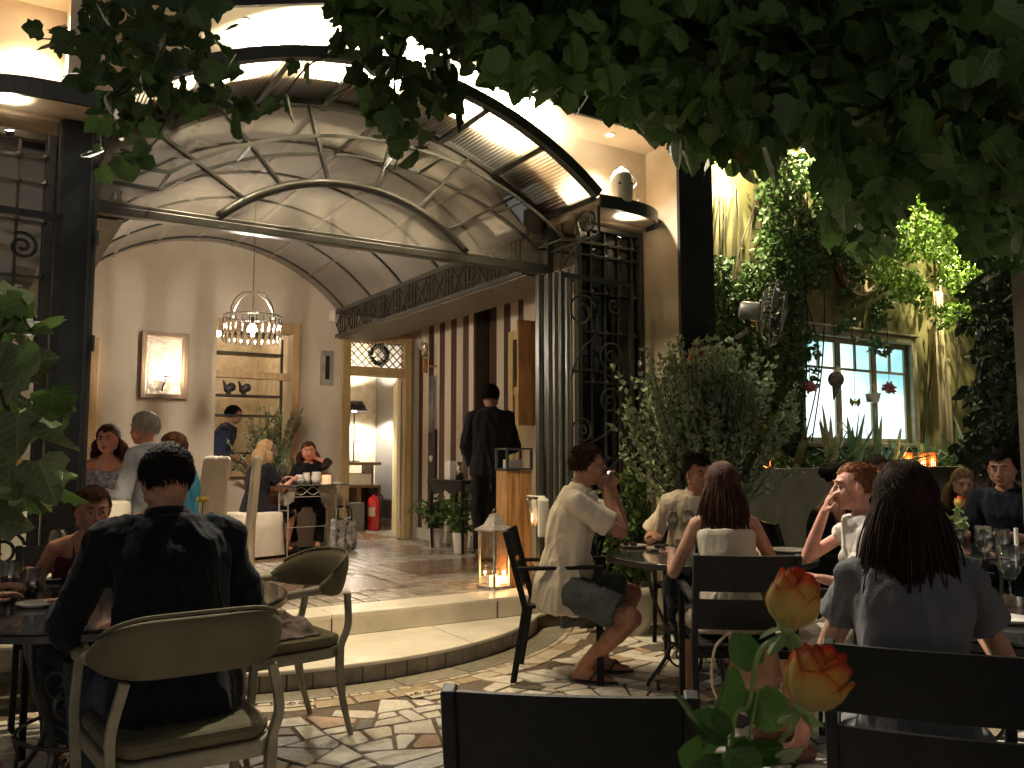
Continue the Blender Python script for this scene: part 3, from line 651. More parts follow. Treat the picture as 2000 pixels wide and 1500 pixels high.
# ================================================================ LATTICE WINDOWS either side
def lattice(x0, x1, y, z0, z1, label, vx, hz, gm=None):
    T = thing('lattice_window', label, 'iron window', ((x0+x1)/2, y, z0), 0, 'iron lattice side windows')
    m = MB(); w = 0.045
    m.box(x0, x0+w, y-0.025, y+0.025, z0, z1); m.box(x1-w, x1, y-0.025, y+0.025, z0, z1); m.box(x0+w, x1-w, y-0.025, y+0.025, z1-w, z1); m.box(x0+w, x1-w, y-0.025, y+0.025, z0, z0+w)
    m.build('frame', M_FRAME, T, bevel=0.004)
    g = MB()
    for x in vx: g.box(x-0.008, x+0.008, y-0.008, y+0.008, z0+w, z1-w)
    for z in hz: g.box(x0+w, x1-w, y-0.016, y-0.0085, z-0.008, z+0.008)
    for x in vx:
        for z in hz: g.add([(x+a*0.024, y-0.026, z+b*0.024) for a, b in ((1,0),(0,1),(-1,0),(0,-1))]+[(x, y-0.036, z), (x, y-0.012, z)], [(0,1,4),(1,2,4),(2,3,4),(3,0,4),(1,0,5),(2,1,5),(3,2,5),(0,3,5)])
    g.build('grille', M_FRAME, T)
    MB().add([(x0+w,y+0.015,z0+w),(x1-w,y+0.015,z0+w),(x1-w,y+0.015,z1-w),(x0+w,y+0.015,z1-w)], [(0,1,2,3)]).build('pane', gm or M_GLASS, T)
    return T
M_DGL = mat('dark_reflecting_glass', (0.012, 0.015, 0.013), 0.08, 0, 0.2, 3, 0.02)
LW = lattice(-0.22, 0.285, 5.35, 0.12, 3.12, 'iron lattice window glowing with indoor light behind the big grape leaves, at the far left', (-0.08, 0.105, 0.235), (0.75, 1.25, 1.75, 2.30, 2.61, 2.83, 2.98))
RW = lattice(3.93, 4.61, 5.36, 0.02, 3.17, 'dark iron lattice window between the folded doors and the square pillar', (4.08, 4.22, 4.36, 4.5), (0.7, 1.3, 1.9, 2.3, 2.62, 2.92, 3.02), M_DGL)
# thick post left of the opening
P = thing('entrance_post', 'thick dark green-black post left of the entrance opening', 'post', (0.39, 5.35, 0))
m = MB(); m.box(0.29, 0.485, 5.27, 5.42, 0.0, 3.2); m.build('shaft', mat('green_black_paint', (0.018, 0.024, 0.024), 0.35, 0.1, 0.2, 5, 0.05, rvar=0.1), P, bevel=0.008)
m = MB(); m.box(0.30, 0.312, 5.262, 5.269, 0.05, 3.15); m.box(0.455, 0.466, 5.262, 5.269, 0.05, 3.15); m.box(0.486, 0.50, 5.28, 5.30, 0.05, 3.1); m.build('moulding', M_FRAME, P)
m = MB()
for z in (1.9, 2.5): m.tube([(0.505, 5.275, z), (0.505, 5.275, z+0.09)], 0.011, 8)
m.build('hinge', M_FRAME, P)
# scrollwork gates: one folded open at right, one at left
def scroll_gate(label, org, ux, w, z0, z1, flip=1):
    T = thing('scroll_gate', label, 'iron gate', org, 0, 'scrollwork iron gates'); O = Vector(org); U = Vector(ux).normalized(); V = Vector((0,0,1)); nrm = U.cross(V)
    def P(u, z): return O+U*u+V*z
    m = MB()
    for u in (0.0, w): m.bar(P(u, z0), P(u, z1), 0.035, 0.03, (nrm))
    m.bar(P(-0.017, z1), P(w+0.017, z1), 0.03, 0.035); m.bar(P(0, z0+0.02), P(w, z0+0.02), 0.03, 0.035); m.build('frame', M_FRAME if flip > 0 else M_IRON, T)
    s = MB(); h = z1-z0
    for (cu, cz, r, a0, sg) in ((0.28, 0.90, 0.24, 0.3, 1), (0.74, 0.93, 0.14, 2.2, -1), (0.68, 0.77, 0.22, 0.2, 1), (0.67, 0.64, 0.19, 0.1, 1), (0.28, 0.55, 0.18, 2.8, -1), (0.3, 0.2, 0.26, 3.0, -1), (0.7, 0.32, 0.2, 0.2, 1)):
        s.tube(spiral(P(cu*w, z0+cz*h), r*w*0.85, 1.75, a0, U, V, 40, 0.12, sg), 0.009, 5)
    for pts in (((0.50, .90), (0.48, .84), (0.25, .78), (0.12, .70)), ((0.88, .76), (0.80, .71), (0.45, .73), (0.12, .72)), ((0.85, .62), (0.7, .56), (0.42, .52), (0.15, .5), (0.07, .42)), ((0.1, .42), (0.4, .40), (0.7, .45), (0.9, .50)), ((0.1, .1), (0.5, .12), (0.88, .28))):
        s.tube(bez([P(u*w, z0+z*h) for u, z in pts], 7), 0.009, 5)
    for u in (0.13,): s.bar(P(u*w, z0), P(u*w, z1), 0.012, 0.012)
    s.build('scrollwork', M_FRAME if flip > 0 else M_IRON, T)
    return T
scroll_gate('iron gate with spiral scrolls folded open in front of the dark lattice window at right', (3.68, 5.20, 0), (1, 0.04, 0), 0.70, 0.06, 2.69)
scroll_gate('brown iron gate with large spiral scrolls standing behind the grape leaves at far left', (-0.33, 4.9, 0), (1, 0.05, 0), 0.62, 0.05, 2.55, -1)
# ================================================================ LAMPS of the recess and canopy
def downlight(x, y, z, power, label, col=WARMW, spot=True, tgt=None, rad=0.035, size=112):
    T = thing('downlight', label, 'lamp', (x, y, z), 0, 'small round downlights in the recess')
    m = MB(); m.lathe([(0.045, 0), (0.045, -0.008), (0.032, -0.010), (0.030, 0.0)], (x, y, z), 16); m.build('ring', M_WHITEP, T, smooth=True)
    m = MB(); m.lathe([(0.0001, -0.006), (0.03, -0.006)], (x, y, z), 16); m.build('lens', emat('lit_lens_%d' % len(MATS), (1, 0.85, 0.6), 22), T)
    lamp('bulb_light', 'SPOT', (x, y, z-0.02), power, col, T, rad, tgt or (x, 4.3, 0), size, 0.9)
    return T
downlight(4.08, 5.10, 3.838, 80, 'downlight in the low part of the recess ceiling above the white jug')
downlight(2.86, 5.10, zc(2.86)-0.002, 360, 'downlight in the right slope of the recess ceiling, half hidden by leaves', COOLW)
downlight(2.05, 5.10, zc(2.05)-0.002, 400, 'downlight near the peak of the recess ceiling', COOLW)
downlight(1.25, 5.10, zc(1.25)-0.002, 340, 'downlight in the left slope of the recess ceiling behind leaves', COOLW)
downlight(0.12, 5.10, 3.838, 80, 'downlight in the far left end of the recess ceiling')
# small floodlights resting on the canopy, washing the wall and shining through the sheets
def flood(x, y, z, power, label, tgt, col=COOLW, size=150):
    T = thing('floodlight', label, 'lamp', (x, y, z), 0, 'small floodlights at the recess')
    d = (Vector(tgt)-Vector((x, y, z))).normalized(); M = d.to_track_quat('Z', 'Y').to_matrix()
    m = MB(); m.lathe([(0.014, -0.03), (0.02, -0.025), (0.022, 0.0), (0.0225, 0.0)], (x, y, z), 12, M); m.build('housing', M_FRAME, T, smooth=True)
    m = MB(); m.lathe([(0.0001, 0), (0.0215, 0)], (x, y, z), 12, M); m.build('lens', MATS['lit_lens_amber'] if 'lit_lens_amber' in MATS else emat('lit_lens_amber', (1, 0.88, 0.66), 25), T)
    lamp('bulb_light', 'SPOT', tuple(Vector((x, y, z))+d*0.012), power, col, T, 0.025, tgt, size, 1.0); return T
flood(3.15, 5.08, 3.67, 170, 'floodlight low on the right shoulder of the arched canopy', (3.25, 5.3, 3.95))
flood(2.35, 5.08, 3.90, 260, 'floodlight on top of the arched canopy right of centre', (2.4, 5.3, 4.25))
flood(1.55, 5.08, 3.87, 260, 'floodlight on top of the arched canopy left of centre', (1.5, 5.3, 4.2))
flood(4.25, 5.20, 3.06, 12, 'floodlight under the rounded right slab shining up at it', (4.28, 5.12, 3.22), WARMW, 95)
flood(0.05, 5.20, 3.06, 12, 'floodlight under the left slab shining up at it', (0.02, 5.12, 3.22), WARMW, 95)
# white enamel jug on the right slab
J = thing('enamel_jug', 'white enamel jug with looped handle standing on the rounded slab in the recess', 'jug', (4.10, 4.99, 3.256))
m = MB(); m.lathe([(0.001,0.0),(0.075,0.002),(0.088,0.03),(0.09,0.14),(0.082,0.21),(0.055,0.255),(0.02,0.275),(0.012,0.29),(0.001,0.292)], (4.10, 4.99, 3.256), 24); m.build('body', M_WHITE, J, smooth=True)
m = MB(); m.tube(bez([(4.185, 4.98, 3.49), (4.24, 4.97, 3.44), (4.20, 4.97, 3.37), (4.25, 4.96, 3.30), (4.19, 4.98, 3.275)], 6), 0.006, 6); m.build('handle', M_WHITE, J, smooth=True)
for q in ((4.035, 4.93, 3.39), (4.135, 4.905, 3.395)): MB().ball(q, 0.011, 8, 5).build('rivet', M_BLACKM, J)
# ================================================================ INSIDE LAMPS
CHX, CHY = 2.107, 8.0
T = thing('cutlery_chandelier', 'ring chandelier hung with silver spoons and a bright bulb inside the pavilion', 'chandelier', (CHX, CHY, 2.5))
m = MB(); z = 2.86
while z < vz(CHX)-0.03:
    a = int(z*1000/18) % 2; m.tube([(CHX+(0.006*math.cos(t) if a else 0), CHY+(0 if a else 0.006*math.cos(t)), z+0.010*math.sin(t)) for t in np.linspace(0, 2*PI, 7)[:-1]], 0.0022, 4, True); z += 0.018
m.build('chain', M_FRAME, T)
m = MB(); R = 0.265
m.tube([(CHX+R*math.cos(t), CHY+R*math.sin(t), 2.625) for t in np.linspace(0, 2*PI, 41)[:-1]], 0.008, 6, True)
for a in (0.5, 0.5+PI/2): m.tube([(CHX+R*math.cos(t)*math.cos(a), CHY+R*math.cos(t)*math.sin(a), 2.625+0.235*math.sin(t)) for t in np.linspace(0, PI, 25)], 0.007, 6)
m.tube([(CHX, CHY, 2.86), (CHX, CHY, 2.62)], 0.006, 6); m.build('ring', M_CHROME, T, smooth=True)
for k in range(26):
    a = 2*PI*k/26; c = Vector((CHX+R*math.cos(a), CHY+R*math.sin(a), 2.61)); M = Matrix.Rotation(a+PI/2, 3, 'Z')
    s = MB(); s.tube([c, c+Vector((0,0,-0.05)), c+Vector((0,0,-0.16))], [0.004, 0.008, 0.0045], 5)
    s.ball(c+Vector((0,0,-0.195)), (0.019, 0.006, 0.036), 8, 6, M); s.build('spoon', M_CHROME, T, smooth=True)
m = MB(); m.lathe([(0.018, 0.06), (0.02, 0.0), (0.001, -0.0)], (CHX, CHY, 2.56), 10); m.build('bulb_holder', M_BLACKM, T)
m = MB(); m.ball((CHX, CHY, 2.50), (0.045, 0.045, 0.06), 14, 10); m.build('bulb', emat('chandelier_bulb', (1, 0.83, 0.6), 60), T, smooth=True)
lamp('bulb_light', 'POINT', (CHX, CHY, 2.50), 500, WARMW, T, 0.05)
# sconce: framed hammered plate with an iron candle lamp
SX, SZ = 1.69, 2.33
T = thing('framed_sconce', 'framed hammered metal wall light glowing on the beige back wall', 'wall lamp', (SX, YB, SZ))
m = MB(); hw, hh = 0.245, 0.37; yy0, yy1 = YB-0.10, YB-0.002
m.box(SX-hw, SX-hw+0.05, yy0, yy1, SZ-hh, SZ+hh); m.box(SX+hw-0.05, SX+hw, yy0, yy1, SZ-hh, SZ+hh); m.box(SX-hw+0.05, SX+hw-0.05, yy0, yy1, SZ+hh-0.05, SZ+hh); m.box(SX-hw+0.05, SX+hw-0.05, yy0, yy1, SZ-hh, SZ-hh+0.05)
m.build('frame', mat('grey_brown_wood', (0.22, 0.16, 0.11), 0.6, 0, 0.15, 4, 0.1), T, bevel=0.004)
MB().box(SX-hw+0.05, SX+hw-0.05, YB-0.012, YB-0.003, SZ-hh+0.05, SZ+hh-0.05).build('hammered_plate', mat('hammered_tin', (0.32, 0.28, 0.23), 0.30, 0.9, 0.1, 6, 1.0, 16), T)
m = MB(); m.tube(bez([(SX-0.01, YB-0.02, SZ-0.28), (SX-0.02, YB-0.10, SZ-0.24), (SX, YB-0.13, SZ-0.18), (SX, YB-0.13, SZ-0.13)], 5), 0.008, 6); m.lathe([(0.001,0),(0.045,0.0),(0.05,0.012),(0.001,0.013)], (SX, YB-0.13, SZ-0.13), 14); m.build('candle_arm', M_BLACKM, T)
m = MB(); m.ball((SX, YB-0.13, SZ-0.045), (0.042, 0.042, 0.06), 14, 10); m.build('bulb', emat('sconce_bulb', (1, 0.80, 0.52), 60), T, smooth=True)
lamp('bulb_light', 'POINT', (SX, YB-0.14, SZ-0.055), 60, WARM, T, 0.04)
# lamp with black shade in the back room
LX, LY = 4.66, 11.9
T = thing('table_lamp', 'lit table lamp with wide black shade seen through the back doorway', 'lamp', (LX, LY, 1.2))
m = MB(); m.lathe([(0.12, 0.17), (0.20, 0.02), (0.203, 0.02), (0.122, 0.172)], (LX, LY, 1.97), 24); m.build('shade', M_BLACKM, T, smooth=True)
m = MB(); m.lathe([(0.09, 0), (0.09, 0.015), (0.012, 0.02), (0.01, 0.72)], (LX, LY, 1.25), 14); m.build('stand', M_BLACKM, T, smooth=True)
m = MB(); m.ball((LX, LY, 2.02), 0.04, 12, 8); m.build('bulb', emat('table_lamp_bulb', (1, 0.85, 0.62), 40), T, smooth=True)
lamp('bulb_light', 'POINT', (LX, LY, 2.04), 320, WARMW, T, 0.04)
T = thing('fill_lamp', 'unseen pendant bulb added to light the room behind the shelf window', 'lamp', (2.6, 11.6, 3.0))  # unseen lamp, added as ambient light for the back room
m = MB(); m.tube([(2.6, 11.6, 3.3), (2.6, 11.6, 3.0)], 0.005, 5); m.build('cord', M_BLACKM, T); MB().ball((2.6, 11.6, 2.96), 0.045, 12, 8).build('bulb', emat('fill_lamp_bulb', (1, 0.8, 0.5), 20), T, smooth=True)
lamp('bulb_light', 'POINT', (2.6, 11.6, 2.94), 20, WARM, T, 0.05)
# ================================================================ GARDEN: house wall with lit window, planter wall
GY = 6.4
G = thing('garden_house', 'ochre garden wall of the neighbouring house with a lit white window', 'house', (9, GY, 0))
M_OCHRE = mat('ochre_green_plaster', (0.19, 0.17, 0.065), 0.85, 0, 0.12, 1.4, 0.2, 40)
WX0, WX1, WZ0, WZ1 = 7.85, 9.88, 1.48, 2.72
w = MB(); w.box(4.99, WX0, GY, GY+0.2, 0, 6.2); w.box(WX1, 16, GY, GY+0.2, 0, 6.2); w.box(WX0, WX1, GY, GY+0.2, 0, WZ0); w.box(WX0, WX1, GY, GY+0.2, WZ1, 6.2); w.build('wall', M_OCHRE, G)
M_WFR = mat('weathered_white_frame', (0.40, 0.36, 0.25), 0.6, 0, 0.15, 5, 0.1)
W = MB(); W.box(WX0-0.10, WX0, GY-0.05, GY-0.001, WZ0, WZ1+0.1); W.box(WX1, WX1+0.10, GY-0.05, GY-0.001, WZ0, WZ1+0.1); W.box(WX0, WX1, GY-0.05, GY-0.001, WZ1, WZ1+0.1); W.box(WX0-0.14, WX1+0.14, GY-0.07, GY-0.001, WZ1+0.101, WZ1+0.13); W.box(WX0-0.14, WX1+0.14, GY-0.09, GY-0.001, WZ0-0.05, WZ0-0.001)
WN = W.build('window', M_WFR, G, bevel=0.006)
s = MB(); n3 = 3; cw = (WX1-WX0)/n3
for k in range(n3):
    a = WX0+k*cw; b = a+cw
    s.box(a, a+0.055, GY+0.03, GY+0.08, WZ0, WZ1); s.box(b-0.055, b-0.001, GY+0.03, GY+0.08, WZ0, WZ1); s.box(a+0.055, b-0.055, GY+0.03, GY+0.08, WZ1-0.06, WZ1-0.001); s.box(a+0.055, b-0.055, GY+0.03, GY+0.08, WZ0, WZ0+0.06)
    s.box(a+0.055, b-0.055, GY+0.035, GY+0.075, 2.34, 2.37); s.box((a+b)/2-0.018, (a+b)/2+0.018, GY+0.036, GY+0.074, 2.37, WZ1-0.06)
s.build('casement', M_WFR, WN)
def frost():
    m = bpy.data.materials.new('lit_frosted_pane'); m.use_nodes = True; N = m.node_tree.nodes; L = m.node_tree.links; b = N['Principled BSDF']; b.inputs['Base Color'].default_value = (0.5, 0.55, 0.55, 1)
    no = N.new('ShaderNodeTexNoise'); no.inputs['Scale'].default_value = 1.3; cr = N.new('ShaderNodeValToRGB'); cr.color_ramp.elements[0].color = (0.16, 0.40, 0.44, 1); cr.color_ramp.elements[1].color = (0.80, 0.97, 0.96, 1); cr.color_ramp.elements[0].position = 0.3; cr.color_ramp.elements[1].position = 0.65
    L.new(no.outputs[0], cr.inputs[0]); L.new(cr.outputs[0], b.inputs['Emission Color']); b.inputs['Emission Strength'].default_value = 0.78; return m
MB().add([(WX0,GY+0.055,WZ0),(WX1,GY+0.055,WZ0),(WX1,GY+0.055,WZ1),(WX0,GY+0.055,WZ1)], [(0,1,2,3)]).build('pane', frost(), WN)
PL = thing('planter_wall', 'long grey planter wall below the garden window', 'planter', (9, 5.8, 0))
w = MB(); w.box(4.99, 14, 5.60, 5.72, 0, 1.17); w.box(4.99, 14, 5.57, 5.76, 1.171, 1.205); w.build('wall', mat('grey_rendered_block', (0.24, 0.225, 0.19), 0.85, 0, 0.15, 3, 0.2), PL)
MB().box(4.99, 14, 5.765, 6.39, 0.9, 1.10).build('soil', mat('potting_soil', (0.02, 0.014, 0.01), 0.95), PL)
MB().box(16.0, 16.2, -6, 6.6, 0, 6.2).build('boundary_wall', M_DARKWALL, G)
def gspot(px, py, power, label, tz, dy=0.14, col=(1.0, 0.88, 0.5), size=75, dx=0.0, spill=0):
    p = onY(px, py, GY-dy); T = thing('garden_spotlight', label, 'lamp', p, 0, 'garden wall spotlights')
    tgt = Vector((p.x+dx, GY-0.02, tz)); d = (tgt-p).normalized(); M = d.to_track_quat('Z', 'Y').to_matrix()
    m = MB(); m.lathe([(0.03, -0.10), (0.045, -0.08), (0.05, 0.02), (0.046, 0.02)], p, 14, M); m.tube([p+Vector((0, 0.0, 0.03)), (p.x, GY, p.z+0.06)], 0.012, 6); m.build('housing', M_BLACKM, T, smooth=True)
    m = MB(); m.lathe([(0.0001, 0.012), (0.044, 0.012)], p, 14, M); m.build('lens', emat('spot_lens_%d' % len(MATS), (1, 0.95, 0.75), 30), T)
    lamp('spot_light', 'SPOT', tuple(p+d*0.03), power, col, T, 0.012, tgt, size, 0.5)
    if spill: lamp('spill_light', 'POINT', (p.x, p.y-0.16, p.z-0.08), spill, col, T, 0.04)
gspot(1428, 306, 210, 'spotlight at the top of the wall just right of the dark pillar', 2.4, spill=42)
gspot(1572, 290, 150, 'spotlight high in the creeper above the metal fan', 2.8, spill=34)
gspot(1790, 345, 190, 'spotlight lighting bright green leaves right of the round basket', 2.6, 0.5, spill=34)
gspot(1880, 478, 120, 'spotlight in the foliage at the upper right edge', 2.2, 0.5, spill=26)
gspot(1838, 545, 26, 'small spotlight above the pale wall post right of the lit window', 2.0)
# ================================================================ PEOPLE
def skin_mat(name, col): return mat(name, col, 0.55, 0, 0.16, 11, 0.3, 140, sss=0.15, rvar=0.12, sheen=0.1)
SK_TAN = skin_mat('tanned_skin', (0.42, 0.20, 0.12)); SK_FAIR = skin_mat('fair_skin', (0.56, 0.31, 0.21)); SK_PINK = skin_mat('sunburnt_skin', (0.58, 0.27, 0.19)); SK_DARK = skin_mat('deep_tan_skin', (0.30, 0.14, 0.085))
M_EYE = mat('eye_white', (0.30, 0.26, 0.22), 0.3); M_IRIS = mat('dark_iris', (0.03, 0.02, 0.015), 0.15); M_LIP = mat('lips', (0.36, 0.12, 0.09), 0.4)
def melt(mb, voxel, name, m, parent, fold=0.0, fscale=(9, 9, 3.5), smooth=2, seed=0.0):
    me = mb.mesh(name); o = bpy.data.objects.new('tmp', me); C.objects.link(o)
    r = o.modifiers.new('r', 'REMESH'); r.mode = 'VOXEL'; r.voxel_size = voxel
    sm = o.modifiers.new('s', 'SMOOTH'); sm.factor = 0.5; sm.iterations = smooth
    dg = bpy.context.evaluated_depsgraph_get(); dg.update(); ev = o.evaluated_get(dg); me2 = bpy.data.meshes.new_from_object(ev)
    bpy.data.objects.remove(o); bpy.data.meshes.remove(me)
    n = len(me2.vertices)
    if fold and n:
        co = np.empty(n*3); me2.vertices.foreach_get('co', co); co = co.reshape(-1, 3); no = np.empty(n*3)
        me2.vertices.foreach_get('normal', no); no = no.reshape(-1, 3)
        for i in range(n):
            p = co[i]; q = Vector((p[0]*fscale[0]+seed, p[1]*fscale[1], p[2]*fscale[2]+0.8*math.sin(p[0]*14+seed)))
            v = 1-abs(noise.noise(q))*2.6; w = noise.noise(q*2.7+Vector((5, 1, 2)))
            co[i] += no[i]*(fold*(max(v, -0.4)-0.12)+fold*0.35*w+fold*0.35*max(0, 1-abs(noise.noise(q*2.2+Vector((3, 7, 1))))*5))
        me2.vertices.foreach_set('co', co.ravel())
    me2.polygons.foreach_set('use_smooth', [True]*len(me2.polygons)); me2.materials.clear(); me2.materials.append(m); me2.name = name
    return link(name, me2, parent, world=False)
def ik(a, t, l1, l2, pole):
    a = Vector(a); t = Vector(t); d = t-a; L = min(d.length, (l1+l2)*0.995); d.normalize(); t = a+d*L
    x = (l1*l1-l2*l2+L*L)/(2*L); h = math.sqrt(max(1e-6, l1*l1-x*x)); p = Vector(pole); p = (p-d*p.dot(d)).normalized()
    return a+d*x+p*h, t
def add_hand(mb, w, hd, pn, side, curl, s, fr=1.0):
    """palm, four fingers of different length bending towards the palm normal pn, thumb leaving the side of the palm"""
    hd = hd.normalized(); pn = (pn-hd*pn.dot(hd)).normalized(); la = hd.cross(pn)*side     # la: towards the thumb
    M = Matrix((la, hd, pn)).transposed()
    mb.ball(w+hd*0.048*s, (0.037*s*fr, 0.052*s, 0.016*s), 12, 8, M); mb.cap(w-hd*0.012*s, w+hd*0.02*s, 0.022*s*fr, 0.022*s*fr, 8)
    for k, (off, L) in enumerate(((0.027, 0.070), (0.009, 0.079), (-0.009, 0.073), (-0.026, 0.056))):
        p = w+hd*(0.088-0.006*abs(k-1))*s+la*off*s; d = (hd+la*off*2.2).normalized(); r = 0.0088*s*fr; c = curl*(0.8+0.15*k)
        for j, fl in enumerate((0.42, 0.32, 0.26)):
            ang = c*(0.7, 1.1, 0.8)[j]; d = (d*math.cos(ang)+pn*math.sin(ang)).normalized(); pnj = (pn-d*pn.dot(d)).normalized() if (pn-d*pn.dot(d)).length > 0.05 else -hd
            q = p+d*L*fl*s; mb.cap(p, q, r, r*0.92, 7); p = q; r *= 0.92
            pn2 = pnj
            # keep bending in the same plane
            hd_, pn_ = d, pn2
            ax = la; pn = (-hd).lerp(pn, 1.0) if False else pn
            d = d; 
    p = w+hd*0.022*s+la*0.026*s; d = (hd*0.62+la*0.72+pn*0.25).normalized(); q = p+d*0.042*s; mb.cap(p, q, 0.0125*s*fr, 0.0105*s*fr, 8)
    d = (hd*0.85+la*0.28+pn*0.42*max(curl, 0.4)).normalized(); mb.cap(q, q+d*0.032*s, 0.0105*s*fr, 0.009*s*fr, 8)
def hair(parent, HM, hc, s, style, m, seed, L=0.3):
    fine = L > 0.5
    rnd = random.Random(seed); mb = MB(); r = (0.081*s, 0.102*s, 0.099*s); c0 = Vector((0, -0.012, 0.022))*s
    low = {'short': -0.35, 'bald': -0.4}.get(style, -0.5)
    def covered(u):                                  # u: direction from skull centre, in head frame
        if u.z < low-0.1: return False
        if style == 'bald' and u.z > 0.55: return False
        line = 0.42+0.25*abs(u.x) if style != 'long_front' else 0.5
        if u.y > 0.35 and u.z < line: return False
        if abs(u.x) > 0.72 and u.y > 0.18 and u.z < 0.15: return False
        if u.y > -0.1 and u.z < -0.25: return False
        return True
    n, mm = 28, 18; vs = []
    for i in range(mm+1):
        t = PI*i/mm
        for k in range(n):
            a = 2*PI*k/n; u = Vector((math.sin(t)*math.cos(a), math.sin(t)*math.sin(a), -math.cos(t)))
            f = (0.965 if 'long' in style else 1.0)+0.03*rnd.random() if covered(u) else 0.80
            if u.z < low and u.y < 0: f = min(f, 0.9)
            vs.append(hc+HM @ (c0+Vector((u.x*r[0], u.y*r[1], u.z*r[2]))*f))
    mb.add(vs, [(i*n+k, i*n+(k+1) % n, (i+1)*n+(k+1) % n, (i+1)*n+k) for i in range(mm) for k in range(n)])
    def scalp():
        while True:
            u = Vector((rnd.gauss(0,1), rnd.gauss(0,1), rnd.gauss(0,1))).normalized()
            if covered(u): return u
    down = Vector((0, 0, -1)); bk = HM @ Vector((0, -1, 0)); sd = HM @ Vector((1, 0, 0)); fwd = -bk
    if style in ('short', 'bald', 'curly', 'bun'):
        N = {'short': 2000, 'bald': 200, 'curly': 900, 'bun': 700}[style]
        for _ in range(N):
            u = scalp(); p = hc+HM @ (c0+Vector((u.x*r[0], u.y*r[1], u.z*r[2]))); nr = (HM @ u)
            if style == 'bun': comb = (bk*1.2+Vector((0,0,0.25))); comb = (comb-nr*comb.dot(nr))
            else: comb = (sd*0.7+fwd*0.55*(1 if u.z > 0.3 else -0.3)+down*(0.9 if u.z < 0.3 else 0.1)+Vector((rnd.gauss(0,.35), rnd.gauss(0,.35), rnd.gauss(0,.35)))); comb = comb-nr*comb.dot(nr)
            comb.normalize(); ln = (0.022 if style != 'bald' else 0.015)*s*rnd.uniform(0.7, 1.4); out = {'curly': 0.7, 'bun': 0.05}.get(style, 0.28)
            q = [p-nr*0.003, p+nr*out*ln*0.7+comb*ln*0.5, p+nr*out*ln*0.6+comb*ln*1.1]
            if style == 'curly': q.append(p+comb*ln*1.0-nr*0.002+Vector((rnd.gauss(0,.006), rnd.gauss(0,.006), rnd.gauss(0,.006))))
            mb.tube(q, [0.0022*s, 0.0022*s]+[0.0008*s]*(len(q)-2), 3)
        if style == 'bun':
            mb.ball(hc+HM @ (Vector((0, -0.135, 0.03))*s), 0.04*s, 12, 9)
            for _ in range(60):
                a = rnd.uniform(0, 2*PI); b = rnd.uniform(-1, 1); q = []
                for j in range(5): aa = a+j*0.35; q.append(hc+HM @ (Vector((0.042*math.cos(aa)*math.cos(b), -0.135+0.042*math.sin(b), 0.03+0.042*math.sin(aa)*math.cos(b)))*s))
                mb.tube(q, 0.004*s, 4)
    else:
        wav = 0.012 if 'wavy' in style else 0.004
        for _ in range(3000 if fine else 1300):
            u = scalp()
            if rnd.random() < 0.62:                  # most locks start at the parting along the top of the head
                u = Vector((rnd.gauss(0, 0.10), rnd.uniform(-0.75, 0.42), 1)).normalized()
            side = 1 if u.x >= 0 else -1; ph = rnd.uniform(0, 6.28); LL = L*(rnd.uniform(0.55, 1.1) if rnd.random() < 0.5 else rnd.uniform(0.85, 1.05))
            bkw = rnd.random() < 0.55
            v = Vector((side*rnd.uniform(-0.35, 1.0) if bkw else side*1.0, -1.0 if bkw else rnd.uniform(-0.9, 0.12), 0)).normalized()
            def on(w, f): w = w.normalized(); return hc+HM @ (c0+Vector((w.x*r[0], w.y*r[1], w.z*r[2]))*f)
            f = rnd.uniform(1.04, 1.12); v3 = v+Vector((0, 0, min(-0.12, u.z-0.22))); e = on(v3, f); q = [on(u, 1.02), on(u*0.7+v3*0.3, f), on(u*0.35+v3*0.65, f+.01), e]
            spread = sd*v.x*(0.045 if 'wavy' not in style else 0.035)+bk*(0.035 if v.y < 0.1 else 0.0)+Vector((rnd.gauss(0,.014), rnd.gauss(0,.014), 0))
            for j in range(1, 6):
                t = j/5; w = Vector((math.sin(ph+t*9), math.cos(ph*1.3+t*8), 0))*wav*(0.4+t)
                q.append(e+down*LL*t+spread*math.sin(min(1, t*1.3)*PI/2)*(1-0.35*t)+w)
            W9 = (0.003, 0.0040, 0.0042, 0.0044, 0.0046, 0.0044, 0.0036, 0.0024, 0.0006)
            if fine: q = bez(q, 2); mb.tube(q, [0.62*s*float(np.interp(i_/(len(q)-1)*8, range(9), W9)) for i_ in range(len(q))], 3)
            else: mb.tube(q, [w_*s for w_ in W9], 3)
    return mb.build('hair', m, parent, smooth=True, world=False)
